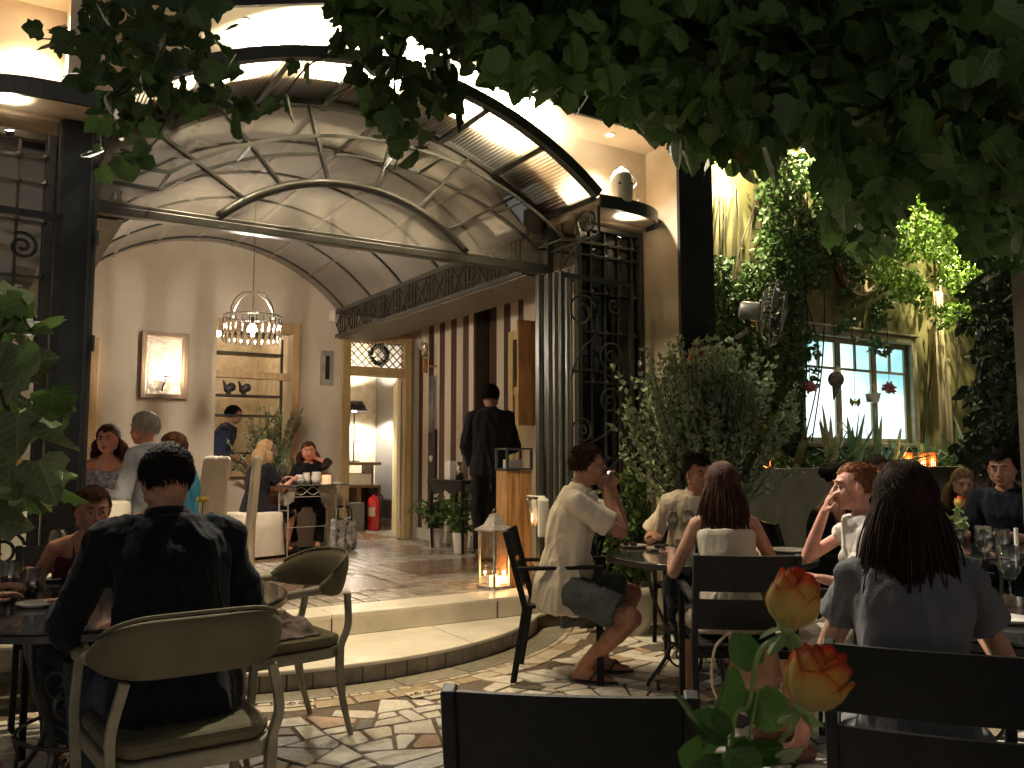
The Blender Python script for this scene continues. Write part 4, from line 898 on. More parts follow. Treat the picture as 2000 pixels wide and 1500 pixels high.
def person(label, x, y, face, base=0.0, seat=0.46, s=1.0, fem=False, lean=0.12, head=(0, 0), hl=None, hr=None, curl=0.5, palm=(None, None),
           skin=None, hstyle='short', hcol=None, hlen=0.3, top=None, sleeve=0.45, tcol=None, legs='trousers', lcol=None, shoe=None, feet=None, vox=0.0065, seed=1, width=1.0,
           stand=False, sandal=False, neck=0.0, hem=0.0, strap=False, face_detail=True, elbow=((-0.5, -0.3, -1), (0.5, -0.3, -1)), knees=0.05):
    """face: world direction (dx, dy) the body faces; hl / hr: wrist targets in the body's own frame (x right, y forward, z up)"""
    rz = math.atan2(-face[0], face[1]); T = thing('person', label, 'person', (x, y, base), rz)
    k = (0.93 if fem else 1.0)*s; V3 = Vector
    hipz = 0.93*k if stand else seat+0.095*k
    hip = V3((0, 0, hipz)); Td = V3((0, math.sin(lean), math.cos(lean))); Td2 = V3((0, math.sin(lean*1.5), math.cos(lean*1.5))); X = V3((1, 0, 0)); D = Td.cross(X)*-1
    if D.y < 0: D = -D
    sh = hip+Td*0.30*k+Td2*0.19*k; nb = sh+Td2*0.055*k; shw = (0.150 if fem else 0.180)*k*width
    ny = math.radians(head[0]); npp = math.radians(head[1])
    HM = (Matrix.Rotation(ny, 3, 'Z') @ Matrix.Rotation(npp, 3, 'X'))
    hc = nb+(Td2*0.75+V3((0, 0.1, 0.6))).normalized()*0.135*k+(HM @ V3((0, 0.012, 0)))
    b = MB(); W = (0.84 if fem else 1.0)*width
    prof = [(-0.07, .150, .105), (0.0, .175, .125), (0.09, .155, .115), (0.18, .132 if fem else .15, .10), (0.30, .150, .112), (0.40, .165, .112), (0.47, .155, .09), (0.52, .10, .07), (0.56, .055, .055)]
    def ring(t, w, d, g=0.0): c = hip+(Td*min(t, 0.30)+Td2*max(0, t-0.30))*k; return (c, X*(w*W*k+g), D*(d*k*(0.95 if fem else 1)+g))
    gs = -0.014*k if (top or 'shirt') in ('shirt', 'tee') else -0.004*k
    b.loft([ring(*p, gs if p[0] < 0.5 else 0) for p in prof]); b.cap(nb-Td2*0.02*k, hc+HM @ V3((0, -0.015, -0.06))*k, 0.052*k*W, 0.050*k*W, 12)
    hd = 1.0*k if not fem else 0.98*k/0.93*0.95
    def hp(v): return hc+HM @ (V3(v)*hd)
    b.ball(hp((0, -0.012, 0.022)), (0.075*hd, 0.096*hd, 0.093*hd), 20, 14, HM)
    b.ball(hp((0, 0.026, -0.038)), (0.060*hd, 0.066*hd, 0.072*hd), 16, 12, HM); b.ball(hp((0, 0.066, -0.086)), (0.026*hd, 0.022*hd, 0.020*hd), 10, 8, HM)
    b.cap(hp((0, 0.086, 0.018)), hp((0, 0.110, -0.022)), 0.008*hd, 0.0125*hd, 8); b.ball(hp((0, 0.099, -0.027)), (0.018*hd, 0.011*hd, 0.009*hd), 8, 6, HM)
    b.ball(hp((0, 0.074, 0.032)), (0.052*hd, 0.018*hd, 0.011*hd), 12, 6, HM); b.ball(hp((0, 0.086, -0.053)), (0.026*hd, 0.012*hd, 0.012*hd), 10, 6, HM)
    for q in (-1, 1):
        b.ball(hp((q*0.038, 0.058, -0.022)), (0.024*hd, 0.022*hd, 0.026*hd), 8, 6, HM); b.ball(hp((q*0.076, -0.002, -0.008)), (0.010*hd, 0.019*hd, 0.031*hd), 8, 8, HM)
        b.ball(hp((q*0.056, 0.005, -0.055)), (0.018*hd, 0.03*hd, 0.028*hd), 8, 6, HM)
    arms = []; l1, l2 = 0.285*k, 0.255*k
    for q, tg, pole in ((-1, hl, elbow[0]), (1, hr, elbow[1])):
        S = sh+X*q*shw-V3((0, 0, 0.025*k))
        if tg is None: tg = (q*0.16*k, 0.36*k if not stand else 0.05, (hip.z+0.08) if not stand else hip.z-0.10)
        E, Wr = ik(S, tg, l1, l2, pole); arms.append((q, S, E, Wr))
        a0, a1, a2 = (0.040, 0.033, 0.023) if fem else (0.050, 0.040, 0.029)
        b.cap(sh+X*q*shw*0.55, S, *([0.040*k*W]*2 if (top or 'shirt') in ('shirt', 'tee') else [0.050*k*W]*2), 10); b.cap(S, E, a0*k*(0.80 if (top or 'shirt') in ('shirt', 'tee') else 1.05), a1*k*(0.88 if sleeve > 1 else 1), 10); b.cap(E, E.lerp(Wr, 0.35), a1*k, a1*k*1.02, 10); b.cap(E.lerp(Wr, 0.3), Wr, a1*k*1.02, a2*k, 10)
        pn = palm[0 if q < 0 else 1]; pn = V3(pn) if pn else V3((0, 0.15, -1)); add_hand(b, Wr, (Wr-E), pn, -q if pn.z > 0.5 else q*(-1 if pn.z <= 0.5 else 1), curl, k*0.98, 0.9 if fem else 1.05)
    if fem:
        for q in (-1, 1): b.ball(hip+Td*0.30*k+Td2*0.04*k+D*0.075*k+X*q*0.062*k, 0.058*k, 10, 8)
    lg = []
    for i, q in enumerate((-1, 1)):
        H = hip+V3((q*0.088*k*W, 0.0, -0.02*k)); ft = (feet or [(-0.13, 0.44), (0.13, 0.40)] if not stand else (feet or [(-0.10, 0.02), (0.11, -0.03)]))[i]
        A = V3((ft[0], ft[1], 0.085*k)); K, A = ik(H, A, 0.43*k, 0.42*k, (q*knees*6, 1.0 if stand else 0.55, 1.0 if not stand else 0.0)); lg.append((q, H, K, A))
        b.cap(H, K, 0.080*k*W, 0.055*k*W, 12); b.cap(K, K.lerp(A, 0.35), 0.055*k*W, 0.056*k*W, 10); b.cap(K.lerp(A, 0.3), A, 0.056*k*W, 0.034*k, 10)
        fd = V3((q*0.18, 1, 0)).normalized(); b.cap(A-V3((0, 0, 0.04*k))-fd*0.03*k, A+fd*0.10*k-V3((0, 0, 0.052*k)), 0.034*k, 0.030*k, 10); b.cap(A, A+fd*0.09*k-V3((0, 0, 0.045*k)), 0.034*k, 0.028*k, 10); b.cap(A+fd*0.10*k-V3((0, 0, 0.055*k)), A+fd*0.155*k-V3((0, 0, 0.06*k)), 0.030*k, 0.022*k, 8)
    melt(b, vox, 'body', skin or SK_TAN, T)
    if face_detail:
        e = MB(); ir = MB(); br = MB()
        for q in (-1, 1):
            e.ball(hp((q*0.030, 0.080, 0.009)), (0.0125*hd, 0.009*hd, 0.0050*hd), 10, 6, HM); ir.ball(hp((q*0.030, 0.0865, 0.009)), (0.0060*hd, 0.0045*hd, 0.0045*hd), 8, 5, HM)
            br.tube([hp((q*0.014, 0.090, 0.031)), hp((q*0.032, 0.089, 0.037)), hp((q*0.050, 0.076, 0.030))], [0.0035*hd, 0.0042*hd, 0.002*hd], 5)
        e.build('eyes', M_EYE, T, smooth=True, world=False); ir.build('irises', M_IRIS, T, smooth=True, world=False); br.build('eyebrows', hcol or M_HBROWN, T, smooth=True, world=False)
        lp = MB(); lp.tube([hp((-0.024, 0.088, -0.053)), hp((-0.01, 0.0985, -0.050)), hp((0.01, 0.0985, -0.050)), hp((0.024, 0.088, -0.053))], [0.002*hd, 0.0055*hd, 0.0055*hd, 0.002*hd], 6); lp.tube([hp((-0.02, 0.090, -0.058)), hp((0, 0.0985, -0.061)), hp((0.02, 0.090, -0.058))], [0.002*hd, 0.006*hd, 0.002*hd], 6); lp.build('lips', M_LIP, T, smooth=True, world=False)
    hair(T, HM, hc, hd, hstyle, hcol or M_HBROWN, seed, hlen)
    # clothes
    t = MB(); g = 0.020*k; tp = top or 'shirt'; upper = 0.535 if tp in ('shirt', 'tee') else 0.43
    pr = [(-0.10-hem, .17, .125), (-0.05, .178, .130)]+[p for p in prof if 0 <= p[0] < upper-0.02]
    if tp in ('shirt', 'tee'): pr.append((upper-neck, .092, .072))
    else: pr.append((upper, .158, .105))
    t.loft([ring(p[0], p[1], p[2], g) for p in pr], 20)
    if fem:
        for q in (-1, 1): t.ball(hip+Td*0.30*k+Td2*0.035*k+D*0.078*k+X*q*0.062*k, 0.064*k, 10, 8)
    else: t.ball(hip+Td*0.10*k+D*0.05*k, (0.13*k*W, 0.11*k, 0.12*k), 12, 8)
    if tp in ('shirt', 'tee'):
        for q, S, E, Wr in arms:
            a0 = (0.040 if fem else 0.050)*k; t.cap(sh+X*q*shw*0.5-V3((0,0,0.004)), S, 0.066*k*W, 0.066*k*W, 10)
            if sleeve <= 1: t.cap(S, S.lerp(E, sleeve*0.8), a0*1.28, a0*1.25, 12); t.tube([S.lerp(E, sleeve*0.5), S.lerp(E, sleeve)], [a0*1.28, a0*1.42], 16)
            else:
                t.cap(S, E, a0*1.25, a0*1.05, 12); e2 = E.lerp(Wr, sleeve-1); t.tube([E-(Wr-E).normalized()*0.02, E.lerp(Wr, (sleeve-1)*0.5), e2], [a0*1.1, a0*1.08, a0*0.86], 14); t.ball(E, a0*1.1, 10, 8)
    elif strap:
        for q in (-1, 1):
            t.tube(bez([hip+Td*0.30*k+Td2*0.10*k+D*0.10*k+X*q*0.06*k, sh+X*q*0.07*k+Td2*0.03*k+D*0.02*k, hip+Td*0.30*k+Td2*0.10*k-D*0.11*k+X*q*0.06*k], 6), 0.010*k, 6)
    melt(t, max(vox*1.2, 0.0075), 'shirt' if not fem else 'top', tcol, T, fold={'tee': 0.013, 'shirt': 0.013}.get(tp, 0.004), seed=seed*1.7)
    if tp == 'shirt' and not fem:
        c = MB(); pts = []; rr = 0.066*k
        for a in np.linspace(-2.6, 2.6, 17): pts.append(nb+Td2*(-0.005*k)+X*rr*1.0*math.sin(a)-D*rr*0.95*math.cos(a)+Td2*(0.022*k*(1 if abs(a) < 1.8 else 0.3)))
        vs = []; n_ = len(pts)
        for i, p in enumerate(pts): ctr = nb+Td2*0.0; o_ = (p-ctr); o_ = (o_-Td2*o_.dot(Td2)).normalized(); vs += [p+Td2*0.012*k, p+o_*0.004+Td2*0.012*k, p+o_*0.022*k-Td2*0.03*k, p+o_*0.006*k-Td2*0.035*k]
        c.add(vs, [(i*4+j, i*4+(j+1) % 4, i*4+4+(j+1) % 4, i*4+4+j) for i in range(n_-1) for j in range(4)]+[(3,2,1,0), tuple((n_-1)*4+j for j in range(4))]); c.build('collar', tcol, T, smooth=True, world=False)
    if legs in ('trousers', 'shorts'):
        t = MB(); t.loft([ring(-0.085, .15, .11, g), ring(-0.03, .172, .122, 0.004), ring(0.02, .165, .12, -0.004)], 18)
        for q, H, K, A in lg:
            if legs == 'trousers':
                t.cap(H, K, 0.096*k*W, 0.072*k*W, 14); t.ball(K, 0.072*k*W, 12, 8); t.tube([K-(A-K).normalized()*0.02, K.lerp(A, 0.45), K.lerp(A, 0.9)], [0.071*k*W, 0.066*k*W, 0.060*k], 14)
            else: t.cap(H, H.lerp(K, 0.55), 0.100*k*W, 0.092*k*W, 14); t.tube([H.lerp(K, 0.4), H.lerp(K, 0.82)], [0.094*k*W, 0.096*k*W], 16)
        melt(t, max(vox*1.3, 0.008), legs, lcol, T, fold=0.010, seed=seed*2.3)
    elif legs == 'dress':
        t = MB(); 
        for q, H, K, A in lg: t.cap(H, H.lerp(K, 0.92), 0.098*k*W, 0.075*k*W, 14)
        a, c_ = lg[0][2], lg[1][2]; m1 = (lg[0][1]+lg[1][1])/2; m2 = (a+c_)/2
        t.cap(m1, m1.lerp(m2, 0.85), 0.095*k, 0.075*k, 12); t.loft([ring(-0.085, .15, .11, g), ring(-0.02, .18, .13, g), ring(0.10, .165, .12, g*0.6)], 18)
        melt(t, max(vox*1.3, 0.008), 'skirt', lcol or tcol, T, fold=0.010, seed=seed*2.3)
    if sandal:
        for q, H, K, A in lg:
            fd = V3((q*0.18, 1, 0)).normalized(); M3 = Matrix((fd.cross(V3((0, 0, 1))), fd, V3((0, 0, 1)))).transposed(); t = MB(); t.ball(V3((A.x, A.y, 0.012))+fd*0.06*k, (0.046*k, 0.145*k, 0.012), 18, 6, M3); f0 = V3((A.x, A.y, 0.03))+fd*0.13*k; sdv = fd.cross(V3((0, 0, 1)))
            for w_ in (-1, 1): t.tube(bez([f0, f0-fd*0.04+sdv*w_*0.03+V3((0, 0, 0.045)), f0-fd*0.09+sdv*w_*0.042+V3((0, 0, -0.01))], 5), 0.006, 5)
            t.build('sandal', S_DARK, T, smooth=True, world=False)
    if shoe:
        for q, H, K, A in lg:
            t = MB(); fd = V3((q*0.18, 1, 0)).normalized(); z = -(A.z-0.028)
            t.cap(A+V3((0, 0, z+0.012))-fd*0.035*k, A+V3((0, 0, z+0.004))+fd*0.16*k, 0.040*k, 0.033*k, 12)
            if not fem: t.cap(A+V3((0, 0, z+0.03))-fd*0.03*k, A+V3((0, 0, z+0.02))+fd*0.07*k, 0.042*k, 0.037*k, 12)
            t.v = [(v[0], v[1], max(v[2], 0.004)) for v in t.v]; melt(t, 0.008, 'shoe', shoe, T, smooth=1)
    return T, HM, hc, arms
def hairm(n, c, c2=None): return mat(n, c, 0.62, 0, 0.35, 14, 0.3, 60, col2=c2, stretch=(3, 3, 0.5), spec=0.12)
M_HBROWN = hairm('dark_brown_hair', (0.045, 0.024, 0.014)); M_HDARK = hairm('near_black_hair', (0.012, 0.009, 0.008)); M_HMID = hairm('chestnut_hair', (0.12, 0.05, 0.026), (0.03, 0.013, 0.008)); M_HBLOND = hairm('blonde_hair', (0.45, 0.29, 0.14), (0.20, 0.12, 0.055)); M_HGREY = hairm('grey_hair', (0.50, 0.48, 0.45), (0.25, 0.24, 0.23)); M_HRED = hairm('auburn_hair', (0.24, 0.09, 0.04), (0.10, 0.035, 0.016)); M_HGB = hairm('greying_curls', (0.20, 0.16, 0.12), (0.07, 0.05, 0.04))
def cloth(n, c, v=0.08, sc=6, c2=None, b=0.25): return mat(n, c, 0.88, 0, v, sc, b, 160, col2=c2, sheen=0.06, spec=0.12)
K_NAVY = cloth('navy_cotton', (0.012, 0.016, 0.024)); K_WHITE = cloth('white_linen_shirt', (0.66, 0.58, 0.46), 0.06); K_SHORTS = cloth('faded_blue_denim', (0.085, 0.095, 0.10), 0.2, 12); K_BLACK = cloth('black_jersey', (0.010, 0.010, 0.012)); K_LBLUE = cloth('pale_blue_shirt', (0.46, 0.50, 0.60)); K_TEAL = cloth('teal_cotton', (0.02, 0.14, 0.24)); K_FLORAL = cloth('blue_white_floral', (0.55, 0.55, 0.6), 0.1, 34, (0.03, 0.06, 0.2)); K_MAROON = cloth('maroon_dress', (0.07, 0.014, 0.018)); K_KHAKI = cloth('khaki_trousers', (0.20, 0.16, 0.10)); K_CREAM = cloth('cream_dress', (0.50, 0.44, 0.34)); K_GREYW = cloth('soft_grey_white_blouse', (0.12, 0.12, 0.127)); K_BLUSHIRT = cloth('mid_blue_shirt', (0.05, 0.07, 0.16)); K_DENIM = cloth('dark_denim', (0.03, 0.04, 0.06))
K_CHECK = cloth('faint_check_shirt', (0.006, 0.008, 0.011), 0.3, 40)
S_DARK = mat('dark_leather_shoe', (0.02, 0.014, 0.011), 0.4, 0, 0.2, 12, 0.1); S_TAN = mat('tan_sandal', (0.20, 0.10, 0.05), 0.6)
def tc(x, y, tx, ty): v = Vector((tx-x, ty-y)); return tuple(v.normalized())
# outside, round glass table on the left
person('person in dark navy shirt with back to us, seated in the front left cream armchair', 0.57, 3.02, (-0.04, 1), s=1.03, width=1.04, lean=0.24, head=(8, -12), hl=(-0.27, 0.36, 0.80), hr=(0.17, 0.34, 0.82), top='shirt', sleeve=1.75, tcol=K_CHECK, legs='trousers', lcol=K_DENIM, shoe=S_DARK, hcol=M_HDARK, skin=SK_TAN, vox=0.0075, seed=3, neck=0.0, elbow=((-0.45, -0.3, -1.0), (0.55, -0.4, -1.0)), curl=0.3, face_detail=False)
person('bare-armed person leaning over the left table facing us behind the navy shirt', 0.42, 4.55, (0.05, -1), s=0.95, fem=True, lean=0.42, head=(4, -10), hl=(-0.22, 0.34, 0.82), hr=(0.24, 0.30, 0.80), top='dress', strap=True, tcol=K_MAROON, legs='trousers', lcol=K_DENIM, shoe=S_DARK, hcol=M_HMID, hstyle='short', skin=SK_TAN, seed=5, feet=[(-0.1, 0.3), (0.12, 0.45)])
person('person in maroon dress cut off by the left edge of the picture', -0.40, 3.70, (1, 0), fem=True, lean=0.2, hl=(-0.15, 0.45, 0.80), hr=(0.15, 0.42, 0.80), top='dress', strap=True, tcol=K_MAROON, legs='dress', shoe=S_DARK, hcol=M_HMID, hstyle='long', skin=SK_TAN, seed=6, vox=0.009, face_detail=False, feet=[(-0.12, 0.5), (0.15, 0.55)])
# round iron table on the right
TA = (3.60, 3.62)
pw, HMw, hcw, armw = person('person in white short-sleeved shirt and denim shorts in profile, drinking with both hands', 3.00, 4.25, (0.79, -0.62), s=1.05, width=1.04, lean=0.17, head=(10, -4), hl=(-0.07, 0.305, 1.115), hr=(0.045, 0.27, 1.10), palm=((0.9, 0.1, 0.1), (-0.9, 0.1, 0.1)), curl=0.75, top='shirt', sleeve=0.72, tcol=K_WHITE, hem=0.05, legs='shorts', lcol=K_SHORTS, shoe=None, sandal=True, hcol=M_HBROWN, skin=SK_TAN, vox=0.0052, seed=8, elbow=((-0.5, 0.35, -1), (0.5, 0.35, -1)), feet=[(-0.12, 0.22), (0.10, 0.12)])
person('person in white collared shirt smiling across the round table behind the long brown hair', 4.13, 4.31, tc(4.08, 4.34, 3.35, 3.2), s=1.0, lean=0.24, head=(16, -12), hl=(-0.26, 0.26, 0.80), hr=(0.30, 0.28, 0.80), top='shirt', sleeve=0.8, tcol=K_WHITE, legs='trousers', lcol=K_DENIM, shoe=S_DARK, hcol=M_HDARK, skin=SK_TAN, vox=0.0058, seed=9, curl=0.4)
person('person with long straight brown hair and bare shoulders, back to us at the round table', 3.12, 3.01, tc(3.10, 3.02, 3.62, 3.75), s=1.0, fem=True, lean=0.18, head=(-6, -4), hl=(-0.24, 0.30, 0.80), hr=(0.24, 0.34, 0.80), top='dress', strap=True, tcol=K_CREAM, legs='dress', lcol=K_CREAM, shoe=S_TAN, hcol=hairm('long_brown_hair', (0.095, 0.045, 0.026), (0.028, 0.013, 0.008)), hstyle='long', hlen=0.53, skin=SK_TAN, vox=0.006, seed=10, curl=0.4)
# nearest person on the right and her table
person('nearest person at right in grey-white frilled blouse with very long dark hair, back to us', 2.10, 1.38, (0.80, 0.60), s=1.0, fem=True, lean=0.10, head=(0, -5), hl=(-0.16, 0.40, 0.80), hr=(0.20, 0.40, 0.80), top='tee', sleeve=0.55, tcol=K_GREYW, legs='trousers', lcol=K_GREYW, shoe=S_TAN, hcol=hairm('very_dark_long_hair', (0.04, 0.02, 0.012), (0.012, 0.006, 0.004)), hstyle='long', hlen=0.58, skin=SK_TAN, vox=0.006, seed=11, width=0.98)
person('auburn-haired person in profile facing left with a hand raised to the cheek', 3.49, 2.42, (-0.84, 0.54), s=1.0, fem=True, lean=0.14, head=(-6, -4), hl=(-0.16, 0.34, 0.78), hr=(0.05, 0.245, 1.055), palm=(None, (-0.2, -0.9, 0.1)), top='tee', sleeve=0.3, tcol=cloth('white_vest', (0.6, 0.57, 0.52)), legs='dress', lcol=K_CREAM, shoe=S_TAN, hcol=M_HRED, hstyle='bun', skin=SK_PINK, vox=0.006, seed=12, elbow=((-0.5, -0.3, -1), (0.3, 0.5, -1)))
person('person in black dress with dark pinned-up hair seated beyond the round table', 4.84, 3.86, (0.75, -0.55), s=1.0, fem=True, lean=0.2, head=(20, -8), top='dress', strap=True, tcol=K_BLACK, legs='dress', lcol=K_BLACK, shoe=S_DARK, hcol=M_HDARK, hstyle='bun', skin=SK_TAN, vox=0.008, seed=13, face_detail=False)
person('person with greying curly hair just showing in front of the planter wall', 6.25, 4.40, (-0.7, -0.7), s=0.98, lean=0.15, head=(0, -8), top='shirt', sleeve=1.6, tcol=K_NAVY, legs='trousers', lcol=K_DENIM, shoe=S_DARK, hcol=M_HGB, hstyle='curly', skin=SK_TAN, vox=0.009, seed=14)
person('blonde person seated at the far right table, hair falling over the face', 6.40, 3.72, (-0.9, -0.4), s=0.95, fem=True, lean=0.25, head=(20, -14), top='tee', sleeve=0.6, tcol=K_BLACK, legs='dress', lcol=K_BLACK, shoe=S_DARK, hcol=M_HBLOND, hstyle='long', hlen=0.2, skin=SK_FAIR, vox=0.009, seed=15)
person('person in dark shirt reaching both bare forearms across the far right table', 6.12, 3.20, (-0.93, -0.15), s=1.05, lean=0.28, head=(8, -10), hl=(-0.1, 0.46, 0.80), hr=(0.16, 0.50, 0.80), top='shirt', sleeve=1.1, tcol=K_NAVY, legs='trousers', lcol=K_DENIM, shoe=S_DARK, hcol=M_HDARK, skin=SK_TAN, vox=0.008, seed=16)
# inside the pavilion
person('person with wavy brown hair and floral halter top facing us inside at left', 0.82, 7.22, (-0.05, -1), base=FZ, s=1.0, fem=True, lean=0.14, head=(-22, -6), hl=(-0.2, 0.34, 0.80), hr=(0.24, 0.32, 0.80), top='dress', strap=True, tcol=K_FLORAL, legs='dress', lcol=K_FLORAL, shoe=S_TAN, hcol=M_HMID, hstyle='long_wavy', hlen=0.17, skin=SK_PINK, vox=0.0075, seed=17)
person('grey-haired person in pale blue shirt turned away from us inside at left', 1.10, 6.60, (-0.75, 0.66), base=FZ, s=1.03, lean=0.14, head=(-8, -4), hl=(-0.2, 0.34, 0.80), hr=(0.2, 0.34, 0.80), top='shirt', sleeve=1.5, tcol=K_LBLUE, legs='trousers', lcol=K_KHAKI, shoe=S_DARK, hcol=M_HGREY, hstyle='short', skin=SK_PINK, vox=0.0075, seed=18)
person('brown-haired person in teal shirt behind the shoulder of the navy shirt', 1.16, 6.02, (-0.8, 0.6), base=FZ, s=0.86, seat=0.44, lean=0.1, head=(0, -4), top='tee', sleeve=0.6, tcol=K_TEAL, legs='trousers', lcol=K_KHAKI, shoe=S_DARK, hcol=M_HMID, skin=SK_FAIR, vox=0.0075, seed=19, face_detail=False)
person('blonde person in black dress in profile at the small wire table inside', 2.46, 9.08, (0.93, 0.30), base=FZ, s=0.98, seat=0.42, fem=True, lean=0.16, head=(-4, -8), hl=(-0.12, 0.42, 0.80), hr=(0.10, 0.40, 0.80), top='tee', sleeve=0.6, tcol=K_BLACK, legs='dress', lcol=K_BLACK, shoe=S_DARK, hcol=M_HBLOND, hstyle='long', hlen=0.19, skin=SK_PINK, vox=0.0075, seed=20, feet=[(-0.06, 0.42), (0.06, 0.36)])
person('brown-haired person in dark blouse resting the head on one hand at the wire table', 3.26, 9.74, (-0.35, -0.92), base=FZ, s=0.98, seat=0.42, fem=True, lean=0.18, head=(2, -4), hl=(-0.09, 0.15, 1.03), hr=(0.15, 0.32, 0.76), palm=((0.9, -0.2, 0.1), None), top='tee', sleeve=1.2, tcol=K_BLACK, legs='trousers', lcol=K_BLACK, shoe=S_DARK, hcol=M_HMID, hstyle='long', hlen=0.18, skin=SK_PINK, vox=0.0075, seed=21, elbow=((-0.7, 0.3, -0.7), (0.5, -0.3, -1)))
person('waiter in black standing with back to us by the pine shutter', 4.36, 7.42, (0.55, 0.84), base=FZ, s=1.03, stand=True, lean=0.03, head=(-14, -8), hl=(-0.17, 0.10, 0.92), hr=(0.10, 0.26, 1.10), top='shirt', sleeve=1.8, tcol=K_BLACK, legs='trousers', lcol=K_BLACK, shoe=S_DARK, hcol=M_HDARK, skin=SK_DARK, vox=0.0075, seed=22, face_detail=False)
person('person in blue shirt seen through the shelf window in the room behind', 2.50, 11.1, (0.8, -0.3), base=FZ, s=1.0, stand=True, lean=0.25, head=(10, -12), hl=(-0.2, 0.3, 1.0), hr=(0.2, 0.3, 1.0), top='shirt', sleeve=1.5, tcol=K_BLUSHIRT, legs='trousers', lcol=K_DENIM, shoe=S_DARK, hcol=M_HDARK, skin=SK_FAIR, vox=0.009, seed=23)
# ================================================================ FURNITURE
M_UPH = mat('sage_beige_upholstery', (0.125, 0.108, 0.066), 0.92, 0, 0.10, 5, 0.5, 220, spec=0.15); M_CHW = mat('pale_painted_chair_wood', (0.22, 0.195, 0.13), 0.5, 0, 0.16, 9, 0.15)
M_BCH = mat('black_powder_coat', (0.008, 0.008, 0.0085), 0.55, 0.0, 0.2, 20, 0.05, spec=0.2)
def make_armchair(label):
    T = thing('upholstered_armchair', label, 'armchair', (0, 0, 0), 0, 'cream upholstered armchairs outside')
    # curved back wrapping round, narrowing to the arms
    m = MB(); vs = []; n = 30
    for i in range(n+1):
        a = PI*(0.03+0.94*i/n); c = Vector((0.275*math.cos(a), -0.04-0.24*math.sin(a), 0)); tt = abs(i/n-0.5)*2; hh = 0.13*(1-max(0, (tt-0.30)/0.70)**2*0.8); zc_ = 0.755-0.055*tt**2; o = Vector((math.cos(a), -math.sin(a)*1.0, 0)); tl = 0.10*(hh/0.13)
        th = 0.022
        for dz, dr in ((-hh*0.72, -th*0.4), (-hh*0.4, -th), (hh*0.5, -th+tl*0.25), (hh*0.72, tl*0.3), (hh*0.5, th+tl*0.25), (-hh*0.4, th), (-hh*0.72, th*0.4)):
            vs.append(c+o*dr+Vector((0, 0, zc_+dz)))
    m.add(vs, [(i*7+j, i*7+(j+1) % 7, i*7+7+(j+1) % 7, i*7+7+j) for i in range(n) for j in range(7)]+[tuple(range(6, -1, -1)), tuple(n*7+j for j in range(7))])
    b = m.build('backrest', M_UPH, T, smooth=True, world=False); sb = b.modifiers.new('sub', 'SUBSURF'); sb.levels = 1; sb.render_levels = 1
    pp = MB(); pp.tube([Vector(vs[i*7+3])+Vector((0, 0, 0.0)) for i in range(3, n-2)], 0.006, 5); pp.build('piping', M_UPH, b, smooth=True, world=False)
    for q in (-1, 1):
        m = MB(); m.tube(bez([(q*0.265, -0.10, 0.70), (q*0.285, 0.02, 0.695), (q*0.285, 0.14, 0.685), (q*0.26, 0.235, 0.68), (q*0.25, 0.27, 0.665)], 6), [0.022]*20+[0.024]*4+[0.018], 8, flat=0.75); m.build('armrest', M_CHW, T, smooth=True, world=False)
        m = MB(); m.tube(bez([(q*0.262, 0.23, 0.665), (q*0.272, 0.235, 0.5), (q*0.268, 0.23, 0.40), (q*0.255, 0.235, 0.2), (q*0.25, 0.245, 0.0)], 6), [0.021]*12+[0.022]*6+[0.020]*3+[0.017]*3+[0.015], 4); m.build('leg', M_CHW, T, world=False, bevel=0.004)
        m = MB(); m.tube(bez([(q*0.215, -0.245, 0.66), (q*0.245, -0.235, 0.52), (q*0.235, -0.20, 0.40), (q*0.225, -0.22, 0.2), (q*0.215, -0.275, 0.0)], 6), [0.020]*12+[0.024]*6+[0.020]*3+[0.017]*3+[0.015], 4); m.build('leg', M_CHW, T, world=False, bevel=0.004)
    m = MB(); P = [(-0.25, 0.26), (0.25, 0.26), (0.262, 0.2), (0.245, -0.16), (0.19, -0.235), (-0.19, -0.235), (-0.245, -0.16), (-0.262, 0.2)]
    m.prism(P, 0.375, 0.425); m.build('seat_frame', M_CHW, T, world=False, bevel=0.008)
    m = MB(); m.prism([(x*0.97, y*0.96) for x, y in P], 0.426, 0.475); m.build('seat', M_UPH, T, world=False, bevel=0.02); return T
A1 = make_armchair('cream armchair at front left holding the person in navy, its broad curved back towards us'); A1.location = (0.58, 2.96, 0); A1.rotation_euler = (0, 0, math.radians(3))
A2 = dup(A1, (1.24, 4.09, 0), math.radians(97), 'cream armchair seen side-on with a crumpled scarf on its seat before the steps')
# crumpled scarf on the seat
m = MB(); n = 46; vs = []
for i in range(n):
    for j in range(n):
        u, v = 2*i/(n-1)-1, 2*j/(n-1)-1; rr_ = math.sqrt(u*u+v*v); w = Vector((u*2.2, v*2.2, 1.3)); h = (1-abs(noise.noise(w))*2.2)*0.055+(1-abs(noise.noise(w*2.1))*2)*0.022
        fo = max(0.0, 1-rr_**2.2); sx = 0.17*(1+0.3*noise.noise(Vector((u*2, v*2, 9)))); vs.append((1.22+u*sx, 4.04+v*sx*0.95, 0.478+fo*(0.045+h)+0.006*(1-fo)))
m.add(vs, [(i*n+j, i*n+n+j, i*n+n+j+1, i*n+j+1) for i in range(n-1) for j in range(n-1) if (2*i/(n-1)-1)**2+(2*j/(n-1)-1)**2 < 1.15])
o = m.build('scarf', cloth('mauve_grey_scarf', (0.17, 0.13, 0.115), 0.3, 9), None, smooth=True); tag(o, 'crumpled mauve-grey scarf lying on the seat of the side-on cream armchair', 'scarf')
so = o.modifiers.new('thick', 'SOLIDIFY'); so.thickness = 0.006
